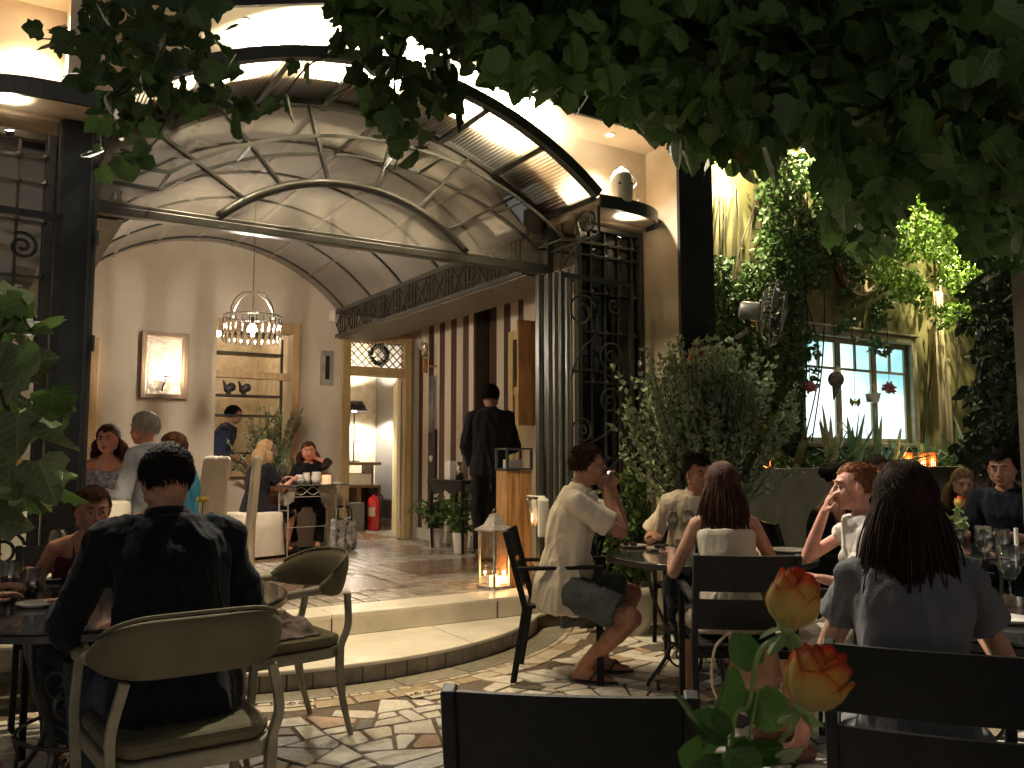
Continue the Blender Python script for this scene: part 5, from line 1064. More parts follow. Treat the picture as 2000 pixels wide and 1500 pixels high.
def make_black_chair(label):
    T = thing('slatted_armchair', label, 'armchair', (0, 0, 0), 0, 'black slatted metal armchairs'); w = 0.225
    for q in (-1, 1):
        m = MB(); m.bar((q*w, 0.235, 0.0), (q*w, 0.225, 0.66), 0.028, 0.04); m.build('leg', M_BCH, T, world=False, bevel=0.004)
        m = MB(); m.bar((q*w, -0.27, 0.0), (q*w, -0.20, 0.43), 0.028, 0.036); m.bar((q*w, -0.20, 0.43), (q*w, -0.315, 0.87), 0.028, 0.036); m.build('leg', M_BCH, T, world=False, bevel=0.004)
        m = MB(); m.bar((q*w, -0.26, 0.655), (q*w, 0.26, 0.672), 0.042, 0.022); m.build('armrest', M_BCH, T, world=False, bevel=0.005)
    for za, zb in ((0.70, 0.865), (0.525, 0.665)):
        ya = -0.20-0.115*(za-0.43)/0.44; yb = -0.20-0.115*(zb-0.43)/0.44; m = MB(); n = 10; vs = []
        for i in range(n+1):
            x = -w+0.014+(2*w-0.028)*i/n; c = 0.018*(1-(x/w)**2)
            vs += [(x, ya-c-0.008, za), (x, ya-c+0.008, za), (x, yb-c+0.008, zb), (x, yb-c-0.008, zb)]
        m.add(vs, [(i*4+j, i*4+(j+1) % 4, i*4+4+(j+1) % 4, i*4+4+j) for i in range(n) for j in range(4)]+[(3,2,1,0), tuple(n*4+j for j in range(4))]); m.build('back_slat', M_BCH, T, world=False)
    m = MB()
    for k in range(7): y = -0.195+0.066*k; m.box(-w+0.015, w-0.015, y, y+0.056, 0.425, 0.443)
    m.box(-w, w, -0.21, -0.197, 0.39, 0.424); m.box(-w, w, 0.21, 0.224, 0.39, 0.424); m.build('seat', M_BCH, T, world=False); return T
def face_rz(d): return math.atan2(-d[0], d[1])
B1 = make_black_chair('black slatted armchair side-on under the person drinking'); B1.location = (3.03, 4.30, 0); B1.rotation_euler = (0, 0, face_rz((0.79, -0.62)))
dup(B1, (3.12, 2.98, 0), face_rz(tc(3.10, 3.02, 3.62, 3.75)), 'black slatted armchair with a tan bag on it, back to us at the round table')
dup(B1, (2.11, 1.36, 0), face_rz((0.80, 0.60)), 'black slatted armchair under the nearest person at right')
dup(B1, (1.14, 1.57, 0), math.radians(-38), 'empty black slatted armchair whose back rises from the bottom edge')
dup(B1, (4.15, 4.34, 0), face_rz(tc(4.08, 4.34, 3.35, 3.2)), 'black slatted armchair under the person in white collared shirt beyond the round table')
dup(B1, (3.50, 2.41, 0), face_rz((-0.84, 0.54)), 'black slatted armchair under the auburn-haired person in profile')
dup(B1, (4.84, 3.87, 0), face_rz((0.75, -0.55)), 'slatted armchair under the person in black dress beyond the round table')
dup(B1, (6.14, 3.20, 0), face_rz((-0.93, -0.15)), 'slatted armchair of the person reaching across the far right table')
dup(B1, (0.42, 4.58, 0), face_rz((0.05, -1)), 'slatted armchair behind the left table under the bare-armed person')
def round_table(cx, cyy, r, h, label, topm, rz=0.0, base=0.0):
    T = thing('round_table', label, 'table', (cx, cyy, base), rz)
    m = MB(); m.lathe([(0.001, h-0.012), (r-0.012, h-0.012), (r-0.004, h-0.006), (r-0.012, h), (0.001, h)], n=56); m.build('table_top', topm, T, world=False, smooth=False)
    m = MB(); m.lathe([(r-0.03, h-0.035), (r-0.005, h-0.035), (r-0.005, h-0.0125), (r-0.03, h-0.0125), (r-0.03, h-0.035)], n=56); m.build('rim', M_IRON, T, world=False)
    for k in range(4):
        a = PI/4+k*PI/2; u = Vector((math.cos(a), math.sin(a), 0)); m = MB()
        m.tube(bez([u*(r*0.60)+Vector((0,0,h-0.035)), u*(r*0.56)+Vector((0,0,h*0.7)), u*(r*0.40)+Vector((0,0,h*0.32)), u*(r*0.62)+Vector((0,0,0.008))], 8), 0.011, 6); m.build('leg', M_IRON, T, world=False)
    m = MB(); U = Vector((0, 0, 1))
    for k in range(4):
        a = PI/4+k*PI/2; u = Vector((math.cos(a), math.sin(a), 0))
        m.tube(spiral(u*(r*0.33)+Vector((0,0,h*0.55)), 0.09, 1.5, PI/2, u, U, 26, 0.15), 0.007, 5); m.tube(spiral(u*(r*0.30)+Vector((0,0,h*0.25)), 0.075, 1.5, -PI/2, u, U, 26, 0.15), 0.007, 5)
    m.tube([Vector((r*0.45*math.cos(t), r*0.45*math.sin(t), h*0.36)) for t in np.linspace(0, 2*PI, 33)[:-1]], 0.008, 5, True)
    m.build('scrollwork', M_IRON, T, world=False); return T
M_TG = mat('dark_tabletop', (0.035, 0.035, 0.035), 0.12, 0, 0.3, 4, 0.02, coat=0.5); M_TGL = mat('grey_glass_tabletop', (0.10, 0.095, 0.085), 0.10, 0, 0.2, 4, 0.02, coat=0.5)
round_table(0.46, 3.74, 0.68, 0.75, 'round dark glass table on iron scroll legs in front of the person in navy', M_TG)
round_table(TA[0], TA[1], 0.60, 0.75, 'round wrought iron table shared by the white shirts and the long brown hair', M_TGL, 0.2)
round_table(3.10, 1.62, 0.52, 0.75, 'round table at the right edge with wine bottle and glasses', M_TG, 0.5)
round_table(5.22, 2.98, 0.55, 0.75, 'round table farther right carrying the rose vase and reaching arms', M_TG, 0.1)
# own table with the vase, at the bottom right corner
round_table(0.74, 0.46, 0.36, 0.75, 'our own small dark table under the orange roses', M_TG, 0.3)
# white cloth table inside left
T = thing('cloth_table', 'square table under a white cloth inside the pavilion at left', 'table', (0.42, 6.55, FZ))
m = MB(); n = 48; vs = []
for lev, (rr, z) in enumerate(((0.001, 0.745), (0.50, 0.745), (0.515, 0.735), (0.53, 0.55), (0.55, 0.38))):
    for k in range(n):
        a = 2*PI*k/n; sq = 1/max(abs(math.cos(a)), abs(math.sin(a))); sq = min(sq, 1.32); w = 1+(0.03*math.sin(a*11) if lev > 2 else 0)*(lev-2); vs.append((0.42+rr*sq*0.86*w*math.cos(a), 6.55+rr*sq*0.86*w*math.sin(a), FZ+z))
m.add(vs, [(i*n+k, i*n+(k+1) % n, (i+1)*n+(k+1) % n, (i+1)*n+k) for i in range(4) for k in range(n)]); m.build('tablecloth', mat('white_tablecloth', (0.72, 0.68, 0.60), 0.85, 0, 0.05, 4, 0.15, 80), T, smooth=True)
for i, (dx, dy) in enumerate(((-.35,-.35),(.35,-.35),(.35,.35),(-.35,.35))): MB().box(0.42+dx-.02, 0.42+dx+.02, 6.55+dy-.02, 6.55+dy+.02, FZ, FZ+0.73).build('leg', M_YWOOD, T)
def slip_chair(x, y, rz, label, high=True, base=FZ):
    T = thing('slipcovered_chair', label, 'chair', (x, y, base), rz, 'slip-covered chairs inside')
    m = MB(); n = 40; vs = []
    for lev, (w, z) in enumerate(((0.225, 0.47), (0.235, 0.455), (0.235, 0.30), (0.25, 0.03))):
        for k in range(n):
            a = 2*PI*k/n; sq = min(1/max(abs(math.cos(a)), abs(math.sin(a))), 1.33); f = 1+(0.035*math.sin(a*9) if lev == 3 else 0.012*math.sin(a*9) if lev == 2 else 0); vs.append((w*sq*f*math.cos(a), w*sq*f*math.sin(a), z))
    m.add(vs+[(0, 0, 0.478)], [(i*n+k, i*n+(k+1) % n, (i+1)*n+(k+1) % n, (i+1)*n+k) for i in range(3) for k in range(n)]+[(k, (k+1) % n, 4*n) for k in range(n)]); m.build('seat_cover', M_LINEN, T, smooth=True, world=False)
    if high:
        m = MB(); m.loft([((0, -0.21, 0.05), (0.235, 0, 0), (0, 0.035, 0)), ((0, -0.21, 0.5), (0.235, 0, 0), (0, 0.035, 0)), ((0, -0.25, 1.02), (0.225, 0, 0), (0, 0.030, 0)), ((0, -0.252, 1.045), (0.20, 0, 0), (0, 0.015, 0))], 28); melt(m, 0.012, 'back_cover', M_LINEN, T, fold=0.006)
    return T
slip_chair(2.44, 9.06, face_rz((0.93, 0.30)), 'low slip-covered chair under the blonde person inside', False)
slip_chair(3.26, 9.76, face_rz((-0.35, -0.92)), 'slip-covered chair by the back wall under the brown-haired person resting the head on one hand', False)
slip_chair(1.62, 6.88, face_rz((-0.9, 0.25)), 'empty high-backed slip-covered chair right of the teal shirt')
slip_chair(1.48, 7.5, face_rz((-0.9, -0.25)), 'second high-backed slip-covered chair standing farther in, mostly hidden')
slip_chair(1.12, 6.58, face_rz((-0.75, 0.66)), 'slip-covered chair under the grey-haired person', False)
slip_chair(1.17, 6.00, face_rz((-0.8, 0.6)), 'slip-covered chair under the person in teal shirt', False)
slip_chair(0.82, 7.26, face_rz((-0.05, -1)), 'slip-covered chair under the person with wavy brown hair', False)
# small wire table inside
T = thing('wire_table', 'small table with glass top on a pale bent-wire frame inside the pavilion', 'table', (3.02, 9.30, FZ), 0.12)
m = MB(); m.box(-0.42, 0.42, -0.36, 0.36, 0.735, 0.75); m.build('table_top', M_TGL, T, world=False, bevel=0.003)
M_WIRE = mat('pale_wire', (0.45, 0.40, 0.32), 0.4, 0.4)
for sx in (-1, 1):
    for sy in (-1, 1):
        m = MB(); a = Vector((sx*0.38, sy*0.32, 0)); e = Vector((-sx*0.10, 0, 0)); m.bar(a, a+Vector((0,0,0.734)), 0.012); m.bar(a+e, a+e+Vector((0,0,0.734)), 0.012)
        for z in (0.06, 0.2, 0.34, 0.48, 0.6): m.bar(a+Vector((0,0,z)), a+e+Vector((0,0,z)), 0.008)
        m.build('leg', M_WIRE, T, world=False)
for sy in (-1, 1):
    m = MB()
    for s_ in (1, -1): m.tube([(-0.28+0.56*i/30, sy*0.32, 0.68+s_*0.04*math.cos(PI*2*i/15)) for i in range(31)], 0.005, 5)
    m.bar((-0.38, sy*0.32, 0.62), (0.38, sy*0.32, 0.62), 0.008); m.bar((-0.38, sy*0.32, 0.30), (0.38, sy*0.32, 0.30), 0.008); m.build('apron', M_WIRE, T, world=False)
# shelf rack in the window opening
T = thing('metal_rack', 'grey wire shelf rack standing in the opening of the back wall', 'shelf', (2.7, 10.35, FZ))
m = MB(); m.bar((3.08, 10.30, FZ), (3.08, 10.30, 2.75), 0.03); m.bar((2.2, 10.30, FZ), (2.2, 10.30, 2.75), 0.03); m.bar((2.42, 10.32, 1.0), (3.08, 10.32, 1.9), 0.02); m.build('posts', M_FRAME, T)
for z in (1.35, 1.80, 2.04, 2.55):
    m = MB(); m.box(2.18, 3.10, 10.285, 10.55, z, z+0.02); m.build('shelf_board', M_FRAME, T)
def simple(name, mb, m, label, cat, group=None, smooth=True):
    o = mb.build(name, m, None, smooth=smooth); return tag(o, label, cat, group)
for (x, z, lab) in ((2.48, 2.062, 'left one of two dark birds'), (2.66, 2.062, 'right one of two dark birds')):
    m = MB(); m.cap((x-0.02, 10.4, z+0.06), (x+0.03, 10.4, z+0.09), 0.04, 0.055, 12); m.cap((x-0.03, 10.4, z+0.08), (x-0.065, 10.4, z+0.16), 0.03, 0.010, 8); m.cap((x, 10.4, z+0.004), (x, 10.4, z+0.06), 0.03, 0.03, 8); simple('bird_ornament', m, mat('dark_ornament', (0.05, 0.05, 0.055), 0.5), lab+' ornaments on the upper rack shelf', 'ornament', 'bird ornaments')
m = MB(); m.lathe([(0.001, 0), (0.05, 0), (0.14, 0.07), (0.15, 0.075), (0.13, 0.075), (0.05, 0.012)], (2.85, 10.42, 1.372), 20); simple('bowl', m, M_WHITE, 'wide pale bowl on the lower rack shelf', 'bowl')
m = MB(); m.lathe([(0.001, 0), (0.05, 0), (0.05, 0.16), (0.03, 0.2), (0.02, 0.3), (0.001, 0.3)], (3.0, 10.42, 1.372), 14); simple('bottle', m, mat('orange_bottle', (0.5, 0.12, 0.03), 0.3), 'orange bottle on the lower rack shelf by the post', 'bottle')
m = MB(); m.box(2.18, 2.52, 12.44, 12.49, 1.75, 2.1)
t = simple('stained_panel', m, emat('amber_glass', (1.0, 0.55, 0.03), 1.1), 'glowing amber lattice panel seen through the shelf window', 'window panel', smooth=False)
m = MB()
for k in range(-3, 5):
    for sg in (1, -1):
        a0, a1 = (2.18+k*0.085, 2.18+k*0.085+0.35)
        if sg < 0: a0, a1 = a1, a0
        ta, tb = sorted(((2.18-a0)/(a1-a0), (2.52-a0)/(a1-a0))); ta = max(0, ta); tb = min(1, tb)
        if tb-ta > 0.05: m.bar((a0+(a1-a0)*ta, 12.43, 1.75+0.35*ta), (a0+(a1-a0)*tb, 12.43, 1.75+0.35*tb), 0.008)
m.build('lattice', M_BLACKM, t)
# lantern, pine pedestal, ice bucket stand with towel
T = thing('lantern', 'tall distressed white lantern with lit candles standing on the marble step', 'lantern', (3.52, 5.92, FZ), 0.25)
m = MB(); a = 0.085
for sx in (-1, 1):
    for sy in (-1, 1): m.box(sx*a-0.008, sx*a+0.008, sy*a-0.008, sy*a+0.008, 0.025, 0.45)
m.box(-a-0.012, a+0.012, -a-0.012, a+0.012, 0.0, 0.025); M_LAN = mat('distressed_white_metal', (0.34, 0.32, 0.29), 0.55, 0.1, 0.25, 18, 0.2); m.build('frame', M_LAN, T, world=False)
m = MB(); P = [(a+0.025, 0.451), (a+0.03, 0.465), (a-0.02, 0.50), (0.035, 0.56), (0.03, 0.585), (0.001, 0.59)]
vs = []; 
for r_, z in P: vs += [(r_, r_, z), (-r_, r_, z), (-r_, -r_, z), (r_, -r_, z)]
m.add(vs, [(i*4+j, i*4+(j+1) % 4, i*4+4+(j+1) % 4, i*4+4+j) for i in range(5) for j in range(4)]+[(3,2,1,0)]); m.tube([(0.02*math.cos(t), 0, 0.605+0.02*math.sin(t)) for t in np.linspace(0, 2*PI, 13)[:-1]], 0.004, 5, True); m.build('roof', M_LAN, T, world=False)
m = MB()
for sx in (-1, 1): m.add([(sx*a, -a+.009, 0.026), (sx*a, a-.009, 0.026), (sx*a, a-.009, 0.449), (sx*a, -a+.009, 0.449)], [(0,1,2,3)]); m.add([(-a+.009, sx*a, 0.026), (a-.009, sx*a, 0.026), (a-.009, sx*a, 0.449), (-a+.009, sx*a, 0.449)], [(0,1,2,3)])
m.build('glass', M_CGLASS, T, world=False)
M_WAX = mat('glowing_wax', (0.8, 0.6, 0.35), 0.5, emit=(1.0, 0.55, 0.2), es=4.0); M_FLAME = emat('candle_flame', (1.0, 0.62, 0.22), 30)
def candle(T, x, y, z, r, h, world=False, pw=1.2):
    m = MB(); m.lathe([(0.001, 0), (r, 0), (r, h), (0.001, h-0.002)], (x, y, z), 12); c = m.build('candle', M_WAX, T, smooth=False, world=world)
    m = MB(); m.ball((x, y, z+h+0.013), (0.005, 0.005, 0.013), 8, 6); m.build('flame', M_FLAME, T, smooth=True, world=world)
    l = bpy.data.lights.new('flame_light', 'POINT'); l.energy = pw; l.color = (1, 0.45, 0.15); l.shadow_soft_size = 0.012; o = bpy.data.objects.new('flame_light', l); C.objects.link(o); o.parent = T; o.location = Vector((x, y, z+h+0.03))-(T.location if world else Vector((0, 0, 0)))
candle(T, -0.038, -0.03, 0.026, 0.036, 0.075, pw=2.6); candle(T, 0.038, 0.025, 0.026, 0.034, 0.055, pw=1.6)
T = thing('pine_pedestal', 'tall pine board pedestal glowing orange behind the lantern', 'pedestal', (3.74, 5.98, FZ), -0.1)
m = MB(); m.box(-0.115, -0.002, -0.10, 0.10, 0, 0.93); m.box(0.002, 0.115, -0.10, 0.10, 0, 0.93); m.build('boards', M_PINE, T, world=False, bevel=0.003)
m = MB(); m.box(-0.12, 0.12, -0.11, 0.11, 1.10, 1.115); m.box(-0.12, 0.12, -0.11, 0.11, 0.935, 0.95)
for sx in (-1, 1): m.box(sx*0.11-0.01, sx*0.11+0.01, -0.11, -0.09, 0.951, 1.099); m.box(sx*0.11-0.01, sx*0.11+0.01, 0.09, 0.11, 0.951, 1.099)
m.build('shelf_box', M_FRAME, T, world=False)
m = MB(); m.box(-0.08, 0.06, -0.04, 0.04, 0.951, 1.02); m.build('printed_cards', M_WHITEP, T, world=False)
T = thing('ice_bucket_stand', 'slim chrome wine cooler stand with a folded white towel by the folded doors', 'wine cooler', (3.79, 5.70, FZ), 0)
m = MB(); m.lathe([(0.10, 0), (0.10, 0.012), (0.012, 0.02), (0.011, 0.50)], n=20); m.build('stand', M_CHROME, T, world=False, smooth=True)
m = MB(); m.lathe([(0.001, 0.50), (0.075, 0.50), (0.095, 0.70), (0.10, 0.71), (0.09, 0.71), (0.07, 0.515), (0.001, 0.515)], n=24); m.build('bucket', M_CHROME, T, world=False, smooth=True)
m = MB(); m.lathe([(0.001, 0.53), (0.036, 0.53), (0.036, 0.68), (0.014, 0.74), (0.014, 0.82), (0.001, 0.82)], n=14); b_ = m.build('bottle', mat('clear_bottle', (0.25, 0.3, 0.3), 0.08, 0.3), None, smooth=True, world=False); b_.location = (3.83, 5.70, FZ+0.0); tag(b_, 'bottle neck poking out of the chrome wine cooler', 'bottle')
m = MB(); m.loft([((-0.02, -0.10, 0.715), (0.055, 0, 0), (0, 0.012, 0)), ((-0.02, -0.115, 0.70), (0.055, 0, 0), (0, 0.012, 0)), ((-0.02, -0.118, 0.42), (0.057, 0, 0), (0, 0.014, 0))], 16); m.loft([((-0.02, 0.0, 0.725), (0.055, 0, 0), (0, 0.10, 0)), ((-0.02, 0.0, 0.735), (0.053, 0, 0), (0, 0.105, 0))], 16)
o = melt(m, 0.008, 'towel', M_WHITE, None, fold=0.003); o.location = (3.79, 5.70, FZ); tag(o, 'folded white towel draped over the chrome wine cooler', 'towel')
# console behind the waiter with plants
T = thing('console_table', 'dark carved console table against the striped wall beside the waiter', 'table', (4.62, 8.55, FZ), 0)
m = MB(); m.box(-0.20, 0.20, -0.42, 0.42, 0.75, 0.79); m.build('table_top', M_BLACKM, T, world=False, bevel=0.004)
for sx in (-1, 1):
    for sy in (-1, 1): m = MB(); m.tube([(sx*0.16, sy*0.37, 0.749), (sx*0.165, sy*0.38, 0.4), (sx*0.155, sy*0.37, 0.0)], [0.026, 0.02, 0.015], 6); m.build('leg', M_BLACKM, T, world=False)
for sx in (-0.185, 0.185):
    m = MB(); P = [(sx, -0.35, 0.749), (sx, 0.35, 0.749)]+[(sx, 0.35-0.7*i/14, 0.68-0.05*abs(math.sin(i*PI/7))) for i in range(15)]; m.plate(P, 0.012, (1, 0, 0)); m.build('apron', M_BLACKM, T, world=False)
m = MB(); m.box(4.50, 4.60, 8.55, 8.68, FZ+0.791, FZ+1.0); simple('napkin_stack', m, M_WHITE, 'stack of white napkins on the dark console', 'napkins', smooth=False)
m = MB(); m.lathe([(0.001,0),(0.045,0),(0.045,0.2),(0.04,0.2),(0.04,0.01)], (4.55, 8.42, FZ+0.791), 14); simple('metal_cup', m, M_CHROME, 'steel cup of cutlery on the dark console', 'cup')
# extinguisher
T = thing('fire_extinguisher', 'red fire extinguisher with white label standing beyond the doorway', 'extinguisher', (4.86, 11.6, FZ))
m = MB(); m.lathe([(0.001,0),(0.085,0.0),(0.09,0.02),(0.09,0.40),(0.07,0.46),(0.03,0.49),(0.03,0.51),(0.001,0.51)], (4.86, 11.6, FZ), 24); m.build('cylinder', mat('red_enamel', (0.55, 0.015, 0.012), 0.25, coat=0.5, var=0.05), T, smooth=True)
m = MB(); m.box(4.835, 4.885, 11.56, 11.64, FZ+0.511, FZ+0.55); m.bar((4.86, 11.6, FZ+0.56), (4.76, 11.56, FZ+0.61), 0.02); m.bar((4.86, 11.6, FZ+0.54), (4.77, 11.56, FZ+0.545), 0.016); m.tube(bez([(4.89, 11.6, FZ+0.53), (4.98, 11.58, FZ+0.48), (4.97, 11.55, FZ+0.25), (4.955, 11.55, FZ+0.15)], 6), 0.012, 6); m.build('valve', M_BLACKM, T)
m = MB(); m.lathe([(0.0915, 0.20), (0.0915, 0.33)], (4.86, 11.6, FZ), 8, Matrix.Rotation(PI*1.1, 3, 'Z'), arc=1.1); m.build('label', M_WHITEP, T)
# cabinet with printer under lamp
T = thing('wooden_cabinet', 'brown cabinet in the back room carrying the lamp and a white printer', 'cabinet', (4.3, 11.95, FZ))
m = MB(); m.box(3.75, 5.02, 11.72, 12.4, FZ+0.60, FZ+0.64); m.box(4.98, 5.02, 11.72, 12.4, FZ, FZ+0.6); m.box(3.75, 3.79, 11.72, 12.4, FZ, FZ+0.6); m.box(3.75, 5.02, 11.72, 12.4, FZ+0.93, FZ+0.975); m.box(4.985, 5.02, 12.0, 12.4, FZ+0.64, FZ+0.93); m.box(4.66, 4.72, 11.74, 12.38, FZ, FZ+0.599); m.build('carcass', mat('brown_cabinet_wood', (0.16, 0.085, 0.04), 0.5, 0, 0.2, 4, 0.1, stretch=(2, 2, 8)), T, bevel=0.004)
m = MB(); m.box(4.45, 4.9, 11.8, 12.2, FZ+0.642, FZ+0.80); simple('printer', m, M_WHITEP, 'white printer in the shelf of the brown cabinet', 'printer', smooth=False)
m = MB(); m.box(4.42, 4.66, 11.45, 11.65, FZ, FZ+0.40); simple('paper_bin', m, mat('grey_bin', (0.14, 0.15, 0.17), 0.5), 'square grey bin in front of the brown cabinet', 'bin', smooth=False)
# patterned bag
T = thing('patterned_bag', 'black and white patterned bag on the floor against the wire table', 'bag', (3.46, 9.12, FZ), 0.2)
m = MB(); m.loft([((0, 0, 0.01), (0.16, 0, 0), (0, 0.07, 0)), ((0, 0, 0.08), (0.17, 0, 0), (0, 0.085, 0)), ((0, 0, 0.26), (0.165, 0, 0), (0, 0.06, 0)), ((0, 0, 0.36), (0.15, 0, 0), (0, 0.03, 0))], 24)
bw = mat('black_white_print', (0.62, 0.6, 0.58), 0.6, 0, 0.1, 16, 0.1, col2=(0.02, 0.02, 0.02)); melt(m, 0.012, 'bag_body', bw, T, fold=0.01)
m = MB()
for sy in (-1, 1): m.tube(bez([(-0.09, sy*0.03, 0.33), (-0.07, sy*0.03, 0.48), (0.07, sy*0.03, 0.48), (0.09, sy*0.03, 0.33)], 7), 0.009, 6)
m.build('strap', M_BLACKM, T, world=False)
# bag hanging on the woman's chair
c = Vector((3.02, 2.84, 0)); T = thing('leather_bag', 'tan leather shoulder bag hanging from the chair of the long brown hair', 'bag', (2.93, 2.70, 0.30), face_rz(tc(3.10, 3.02, 3.62, 3.75)))
m = MB(); m.loft([((0, -0.03, 0.0), (0.10, 0, 0), (0, 0.035, 0)), ((0, -0.03, 0.05), (0.115, 0, 0), (0, 0.045, 0)), ((0, -0.03, 0.16), (0.105, 0, 0), (0, 0.03, 0))], 20); melt(m, 0.008, 'bag_body', mat('tan_leather', (0.28, 0.13, 0.06), 0.5, 0, 0.15, 8, 0.15), T, fold=0.004)
m = MB(); m.tube(bez([(-0.10, -0.02, 0.24), (-0.17, -0.03, 0.16), (-0.18, -0.03, 0.0), (-0.13, -0.03, -0.06), (-0.10, -0.03, 0.08), (-0.10, -0.02, 0.24)], 7), 0.0065, 5); m.build('strap', mat('pale_leather_strap', (0.42, 0.33, 0.22), 0.5), T, world=False)
# ---------------------------------------------------------------- things on the walls
T = thing('framed_picture', 'small picture with dark upright motif between rack and doorway', 'picture', (3.56, YB, 2.4))
m = MB(); m.box(3.50, 3.66, YB-0.03, YB-0.001, 2.20, 2.63); m.build('frame', mat('grey_board', (0.30, 0.27, 0.23), 0.7), T, bevel=0.003); m = MB(); m.box(3.555, 3.605, YB-0.045, YB-0.031, 2.27, 2.56); m.build('motif', M_BLACKM, T)
m = MB(); m.box(3.60, 3.66, YB-0.06, YB-0.001, 3.0, 3.13); simple('motion_sensor', m, M_WHITEP, 'small white sensor box high in the corner by the iron girder', 'sensor', smooth=False)
T = thing('wall_drum', 'round cream enamel bowl hung high on the striped wall', 'wall ornament', (4.80, 9.95, 2.85))
Mx = Matrix.Rotation(-PI/2, 3, 'Y'); m = MB(); m.lathe([(0.001, 0.05), (0.12, 0.045), (0.155, 0.02), (0.16, 0.0), (0.001, 0.0)], (4.848, 10.0, 2.87), 28, Mx); m.build('bowl', M_WHITE, T, smooth=True); m = MB(); m.ball((4.79, 9.98, 2.86), 0.008, 6, 4); m.tube(bez([(4.795, 9.98, 3.02), (4.79, 9.95, 2.9), (4.79, 9.92, 2.78), (4.80, 9.9, 2.73)], 5), 0.003, 4); m.build('cord', M_BLACKM, T)
T = thing('wall_light', 'bronze spot lamp on a bracket above the hanging panpipe on the striped wall', 'lamp', (4.8, 9.66, 2.55))
m = MB(); m.lathe([(0.035, 0.0), (0.06, -0.18), (0.05, -0.175), (0.001, -0.01)], (4.72, 9.66, 2.76), 16); m.build('shade', M_CHROME, T, smooth=True); m = MB(); m.bar((4.72, 9.66, 2.56), (4.72, 9.66, 2.38), 0.05); m.bar((4.72, 9.6, 2.46), (4.848, 9.6, 2.46), 0.02); m.build('bracket', M_PINE, T)
T = thing('wall_hanging', 'long dark hanging panel of rods with a pale heart on the striped wall', 'wall hanging', (4.8, 9.65, 1.5))
m = MB()
for k in range(5): m.tube([(4.80, 9.58+0.03*k, 1.62), (4.80, 9.58+0.03*k, 2.34)], 0.011, 6)
m.build('rods', mat('silvery_rods', (0.25, 0.24, 0.23), 0.4, 0.5), T, smooth=True); m = MB(); m.box(4.81, 4.845, 9.555, 9.745, 0.86, 1.66); m.build('panel', mat('dark_panel', (0.022, 0.017, 0.016), 0.6), T)
def heart(r, y, z, x, t, n=40):
    P = []
    for i in range(n): a = 2*PI*i/n; P.append(Vector((x, y+r*(16*math.sin(a)**3)/17, z+r*(13*math.cos(a)-5*math.cos(2*a)-2*math.cos(3*a)-math.cos(4*a))/17)))
    return P
m = MB(); m.plate(heart(0.05, 9.65, 1.30, 4.798, 0.01), 0.01, (1, 0, 0)); m.build('heart', M_WHITEP, T)
m = MB()
for k, f in ((0, 0.15), (1, 0.7), (2, 0.92), (3, 1.0), (4, 0.92), (5, 0.7), (6, 0.15)):
    c = Vector((4.72, 9.60, 0.60)); P = heart(0.135*f, 9.60, 0.60, 4.72+(k-3)*0.017, 0); m.v += [tuple(p) for p in P]
N_ = 40; m.f = [(i*N_+j, i*N_+(j+1) % N_, (i+1)*N_+(j+1) % N_, (i+1)*N_+j) for i in range(6) for j in range(N_)]+[tuple(range(N_)), tuple(6*N_+j for j in range(N_))]; m.mi = [0]*len(m.f)
o = simple('metal_heart', m, M_CHROME, 'shiny metal heart hanging low on the striped wall', 'ornament')
m = MB(); m.tube([(4.72, 9.6, 0.68), (4.76, 9.62, 0.86)], 0.003, 4); m.build('cord', M_BLACKM, o)
W = thing('door_wreath', 'green wreath with pale ribbons hanging in the transom lattice', 'wreath', (4.26, 10.07, 2.62))
m = MB(); rnd = random.Random(9)
for _ in range(900):
    a = rnd.uniform(0, 2*PI); b_ = rnd.uniform(0, 2*PI); rr = 0.115+0.038*math.cos(b_)*rnd.random(); p = Vector((4.26+rr*math.cos(a), 10.075-abs(0.03*math.sin(b_)), 2.62+rr*math.sin(a))); d = Vector((rnd.gauss(0,1), rnd.gauss(0,.6), rnd.gauss(0,1))).normalized()*0.022; e = d.orthogonal().normalized()*0.007
    m.add([p-d, p+e, p+d, p-e], [(0,1,2,3)])
m.build('leaves', mat('wreath_green', (0.03, 0.06, 0.03), 0.6), W)
m = MB()
for k in range(5): m.tube(bez([(4.26+0.02*(k-2), 10.03, 2.74), (4.24+0.03*(k-2), 10.02, 2.66), (4.26+0.015*(k-2), 10.03, 2.57)], 5), 0.006, 5, flat=0.3)
m.build('ribbon', M_WHITEP, W)

T = thing('wall_shelf', 'long pale wall shelves inside, seen through the far left lattice window', 'shelf', (0.1, YB, 2.4))
for z in (1.75, 2.2, 2.62, 2.95): MB().box(-0.9, 0.62, YB-0.22, YB-0.002, z, z+0.03).build('shelf_board', M_WHITEP, T)
